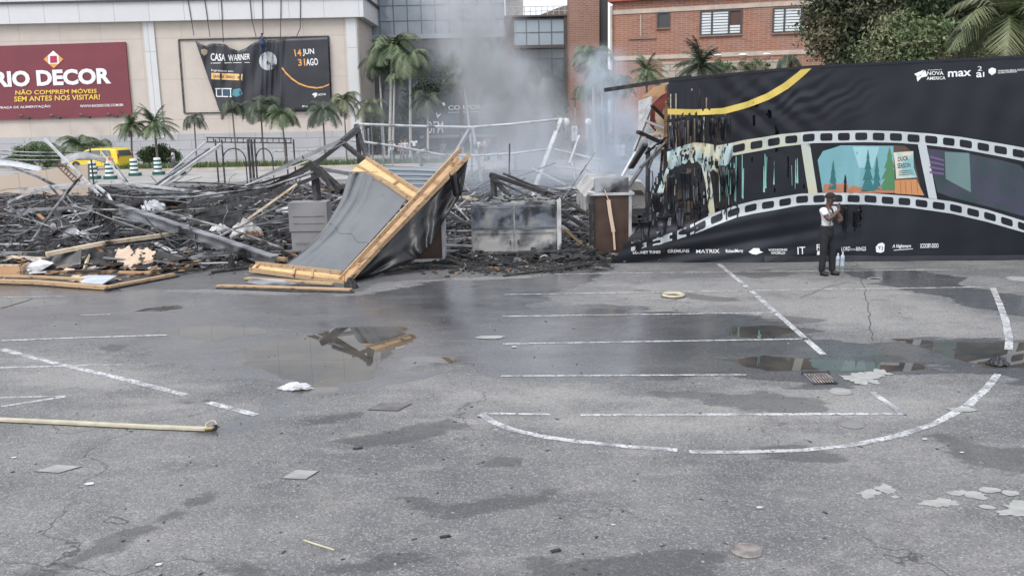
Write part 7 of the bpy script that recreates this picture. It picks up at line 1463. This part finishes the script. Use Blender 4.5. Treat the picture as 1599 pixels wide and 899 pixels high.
pp(657, 61, 1.4, dict(pel=(0, .18, .88), wst=(0, .10, 1.0), chs=(0, -.12, 1.10), nck=(0, -.30, 1.14), chin=(0, -.38, 1.12), head=(0, -.44, 1.10), top=(0, -.50, 1.12), shR=(-.18, -.24, 1.12), elR=(-.20, -.32, .88), wrR=(-.12, -.45, .78), haR=(-.10, -.50, .74), shL=(.18, -.24, 1.12), elL=(.20, -.32, .88), wrL=(.12, -.45, .78), haL=(.10, -.50, .74), hiR=(-.09, .16, .84), hiL=(.09, .16, .84)), M_shirtw, M_greyt, M_shoeb, M_skinL, 'person in a white shirt bending over a low table', height=1.70)
pp(746, 66, .1, {}, M_shirtw, M_dkcl, M_shoeb, M_skin, 'person in a white blouse and dark skirt standing alone in the smoke', height=1.66, legs='skirt')
pp(758, 66, -1.2, dict(elR=(-.22, -.12, 1.15), wrR=(-.10, -.32, 1.22), haR=(-.08, -.38, 1.25), elL=(.22, -.12, 1.15), wrL=(.10, -.32, 1.20), haL=(.08, -.38, 1.23)), M_pink, M_greyt, M_shoeb, M_skinL, 'person with long hair and a salmon top, one of the pair in the smoke', height=1.68, longhair=True)
pp(763, 66.6, -1.9, {}, M_dkcl, M_dkcl, M_shoeb, M_skinL, 'person in dark clothes just behind the one in salmon', height=1.74)
pp(780, 67, .6, {}, M_dkcl, M_dkcl, M_shoeb, M_skin, 'person in dark clothes alone nearest the thick grey post', height=1.70)
pp(693, 64, .9, {}, M_greyt, M_dkcl, M_shoeb, M_skin, 'person in grey standing behind the first tent leg', height=1.65)
pp(271, 57, -1.3, dict(elR=(-.24, -.10, 1.14), wrR=(-.22, -.34, 1.06), haR=(-.22, -.40, 1.05), elL=(.24, -.10, 1.14), wrL=(.22, -.34, 1.06), haL=(.22, -.40, 1.05)), mat('pale_grey_shirt', (.48, .52, .58), .8), M_greyt, M_shoeb, M_skin, 'person in a pale grey shirt pushing a dark push chair', height=1.68)
pc_ = P(280, 260, 56.6); st_ = thing('push_chair', (pc_.x, 56.4, 0), 'dark push chair in front of the person in the pale grey shirt', 'push chair')
MB().hexa([(pc_.x - .2, 56.2, .35), (pc_.x + .2, 56.2, .35), (pc_.x + .2, 56.6, .35), (pc_.x - .2, 56.6, .35), (pc_.x - .38, 56.2, .95), (pc_.x + .05, 56.2, .8), (pc_.x + .05, 56.6, .8), (pc_.x - .38, 56.6, .95)]).build('seat', M_dark, st_)
mb = MB(); 
for y in (56.18, 56.62): mb.tube([(pc_.x - .62, y, 1.02), (pc_.x - .35, y, .75), (pc_.x + .28, y, .14)], .018, 6); mb.tube([(pc_.x, y, .55), (pc_.x - .30, y, .14)], .018, 6)
mb.tube([(pc_.x - .62, 56.18, 1.02), (pc_.x - .62, 56.62, 1.02)], .018, 6); mb.build('frame', M_dark, st_)
for x in (-.30, .28):
    for y in (56.14, 56.66): h = MB(); h.lathe((0, 0, 0), [(.12, -.02), (.12, .02)], 14); h.v = [Vector((pc_.x + x + v.x, y + v.z, .12 + v.y)) for v in h.v]; h.build('wheel', M_black, st_)
# rope worker on the hanging banner
wk = P(411, 83, YF - .95); person(wk - Vector((0, 0, .1)), math.radians(180), dict(elR=(-.28, -.12, 1.22), wrR=(-.14, -.26, 1.42), haR=(-.12, -.28, 1.48), elL=(.26, -.16, 1.26), wrL=(.10, -.28, 1.58), haL=(.06, -.28, 1.66), knR=(-.16, -.22, .62), anR=(-.18, -.18, .22), toR=(-.18, -.32, .16), heR=(-.18, -.14, .17), knL=(.16, -.20, .60), anL=(.18, -.16, .20), toL=(.18, -.30, .14), heL=(.18, -.12, .15)), M_bluet, M_bluet, M_shoeb, M_skin, 'rope worker in navy overalls hanging on the upper edge of the torn black banner', 1.7, detail=False, sleeve=1.2)
lt_ = thing('folding_table', Vector((P(668, 258, 60.4).x, 60.4, 0)), 'low dark folding table beside the bending person', 'table'); c = Vector(lt_['_o']); MB().box(c + Vector((.3, 0, .72)), (1.5, .6, .04)).build('tabletop', M_dark, lt_)
for dx, dy in ((-.4, -.25), (1.0, -.25), (-.4, .25), (1.0, .25)): MB().tube([c + Vector((dx, dy, .7)), c + Vector((dx, dy, 0))], .025, 6).build('leg', M_dark, lt_)

# ---------------------------------------------------------------- smoke
def smoke(name, x0_, y0_, z0_, x1_, y1_, z1_, dens, col, path, rad, nscale, label, thr=(.42, .72), seed=0.0, step=None, aniso=.2):
    """path: list of 4 points (x,z in metres, world); the plume follows a piecewise line, radius grows upward"""
    m = bpy.data.materials.new(name + '_volume'); m.use_nodes = True; t = m.node_tree; N = t.nodes; L = t.links; N.clear()
    out = N.new('ShaderNodeOutputMaterial'); pv = N.new('ShaderNodeVolumePrincipled'); L.new(pv.outputs[0], out.inputs['Volume']); pv.inputs['Color'].default_value = (*col, 1); pv.inputs['Anisotropy'].default_value = aniso
    tc = N.new('ShaderNodeTexCoord'); se = N.new('ShaderNodeSeparateXYZ'); L.new(tc.outputs['Object'], se.inputs[0])
    def mth(op, a, b=0.0, c=None):
        r = N.new('ShaderNodeMath'); r.operation = op
        for i, q in enumerate((a, b) if c is None else (a, b, c)):
            if hasattr(q, 'links'): L.new(q, r.inputs[i])
            else: r.inputs[i].default_value = q
        return r.outputs[0]
    z = se.outputs[2]
    # centre line x(z) and radius r(z) through float curves
    zs = [p[1] for p in path]; zn = mth('DIVIDE', mth('SUBTRACT', z, zs[0]), zs[-1] - zs[0])
    def curve(vals):
        lo, hi = min(vals), max(vals); hi = hi if hi > lo else lo + 1
        rp = N.new('ShaderNodeValToRGB'); cr = rp.color_ramp; cr.interpolation = 'EASE'
        while len(cr.elements) < len(vals): cr.elements.new(.5)
        for i, v in enumerate(vals): cr.elements[i].position = (zs[i] - zs[0]) / (zs[-1] - zs[0]); g_ = (v - lo) / (hi - lo); cr.elements[i].color = (g_, g_, g_, 1)
        L.new(zn, rp.inputs[0]); return mth('MULTIPLY_ADD', rp.outputs[0], hi - lo, lo)
    cx = curve([p[0] for p in path]); rr_ = curve(rad); dd = curve([p[2] for p in path])
    nz_ = N.new('ShaderNodeTexNoise'); nz_.inputs['Scale'].default_value = nscale; nz_.inputs['Detail'].default_value = 5; nz_.inputs['Roughness'].default_value = .58; nz_.inputs['Distortion'].default_value = .6
    mp = N.new('ShaderNodeMapping'); mp.inputs['Location'].default_value = (seed, seed * .7, 0); mp.inputs['Scale'].default_value = (1.15, 1, .75); L.new(tc.outputs['Object'], mp.inputs[0]); L.new(mp.outputs[0], nz_.inputs['Vector'])
    wob = mth('MULTIPLY', mth('SUBTRACT', nz_.outputs[0], .5), 1.2)
    dx = mth('DIVIDE', mth('SUBTRACT', se.outputs[0], cx), rr_); dy = mth('DIVIDE', se.outputs[1], mth('MULTIPLY', rr_, .9))
    d2 = mth('SQRT', mth('ADD', mth('MULTIPLY', dx, dx), mth('MULTIPLY', dy, dy)))
    fall = N.new('ShaderNodeMapRange'); fall.interpolation_type = 'SMOOTHSTEP'; L.new(mth('ADD', d2, wob), fall.inputs[0]); fall.inputs[1].default_value = .15; fall.inputs[2].default_value = 1.0; fall.inputs[3].default_value = 1; fall.inputs[4].default_value = 0
    nn = N.new('ShaderNodeMapRange'); L.new(nz_.outputs[0], nn.inputs[0]); nn.inputs[1].default_value = thr[0]; nn.inputs[2].default_value = thr[1]; nn.inputs[3].default_value = .12
    L.new(mth('MULTIPLY', mth('MULTIPLY', mth('MULTIPLY', fall.outputs[0], nn.outputs[0]), dd), dens), pv.inputs['Density'])
    c = Vector(((x0_ + x1_) / 2, (y0_ + y1_) / 2, 0)); mb = MB(); mb.aabb(x0_, y0_, z0_, x1_, y1_, z1_); o = mb.build(name, m, origin=c); tag(o, label, None, None, 'stuff')
    return o
def loc(px, py, Y): q = P(px, py, Y); return q.x, q.z
def plume(name, Y, dep, pts, dens, col, nscale, label, **k):
    """pts: (px, py, radius m, density factor) from bottom to top"""
    w = [(loc(p[0], p[1], Y), p[2], p[3]) for p in pts]; xs_ = [q[0][0] for q in w]; zs_ = [q[0][1] for q in w]; rm = max(q[1] for q in w)
    x0_, x1_ = min(xs_) - rm * 1.3, max(xs_) + rm * 1.3; c = (x0_ + x1_) / 2
    return smoke(name, x0_, Y - dep / 2, max(.05, zs_[0]), x1_, Y + dep / 2, zs_[-1], dens, col, [(q[0][0] - c, q[0][1], q[2]) for q in w], [q[1] for q in w], nscale, label, **k)
plume('smoke', 46, 9, [(835, 285, 2.2, .55), (830, 215, 3.4, 1.0), (788, 140, 3.5, 1.0), (745, 70, 3.0, .85), (730, -30, 3.2, .7)], 2.0, (.80, .82, .85), .80, 'grey smoke column drifting up before the glass building', thr=(.46, .62))
plume('smoke', 30, 6, [(990, 340, 1.5, 1.0), (985, 280, 2.0, 1.0), (965, 205, 1.6, .85), (950, 150, 1.3, .7), (940, 105, 1.4, .3), (930, 62, 1.5, .0)], 4.2, (.82, .90, 1.0), 1.1, 'bluish smoke rising beside the burnt end of the banner wall', thr=(.45, .60), seed=7.3)
plume('smoke', 40, 12, [(850, 305, 9.5, 1.0), (840, 268, 10.0, .9), (800, 215, 9.0, .35), (720, 130, 8.0, .0)], .34, (.84, .90, .98), .42, 'thin pale smoke veil hanging low over the tent frames', thr=(.42, .62), seed=3.1)
plume('smoke', 31, 3, [(290, 310, .5, 1), (285, 295, .9, .8), (262, 280, .8, .2)], .35, (.8, .84, .9), 1.4, 'small wisp of smoke over the ash near the pedestrian with the push chair', thr=(.42, .66), seed=5)
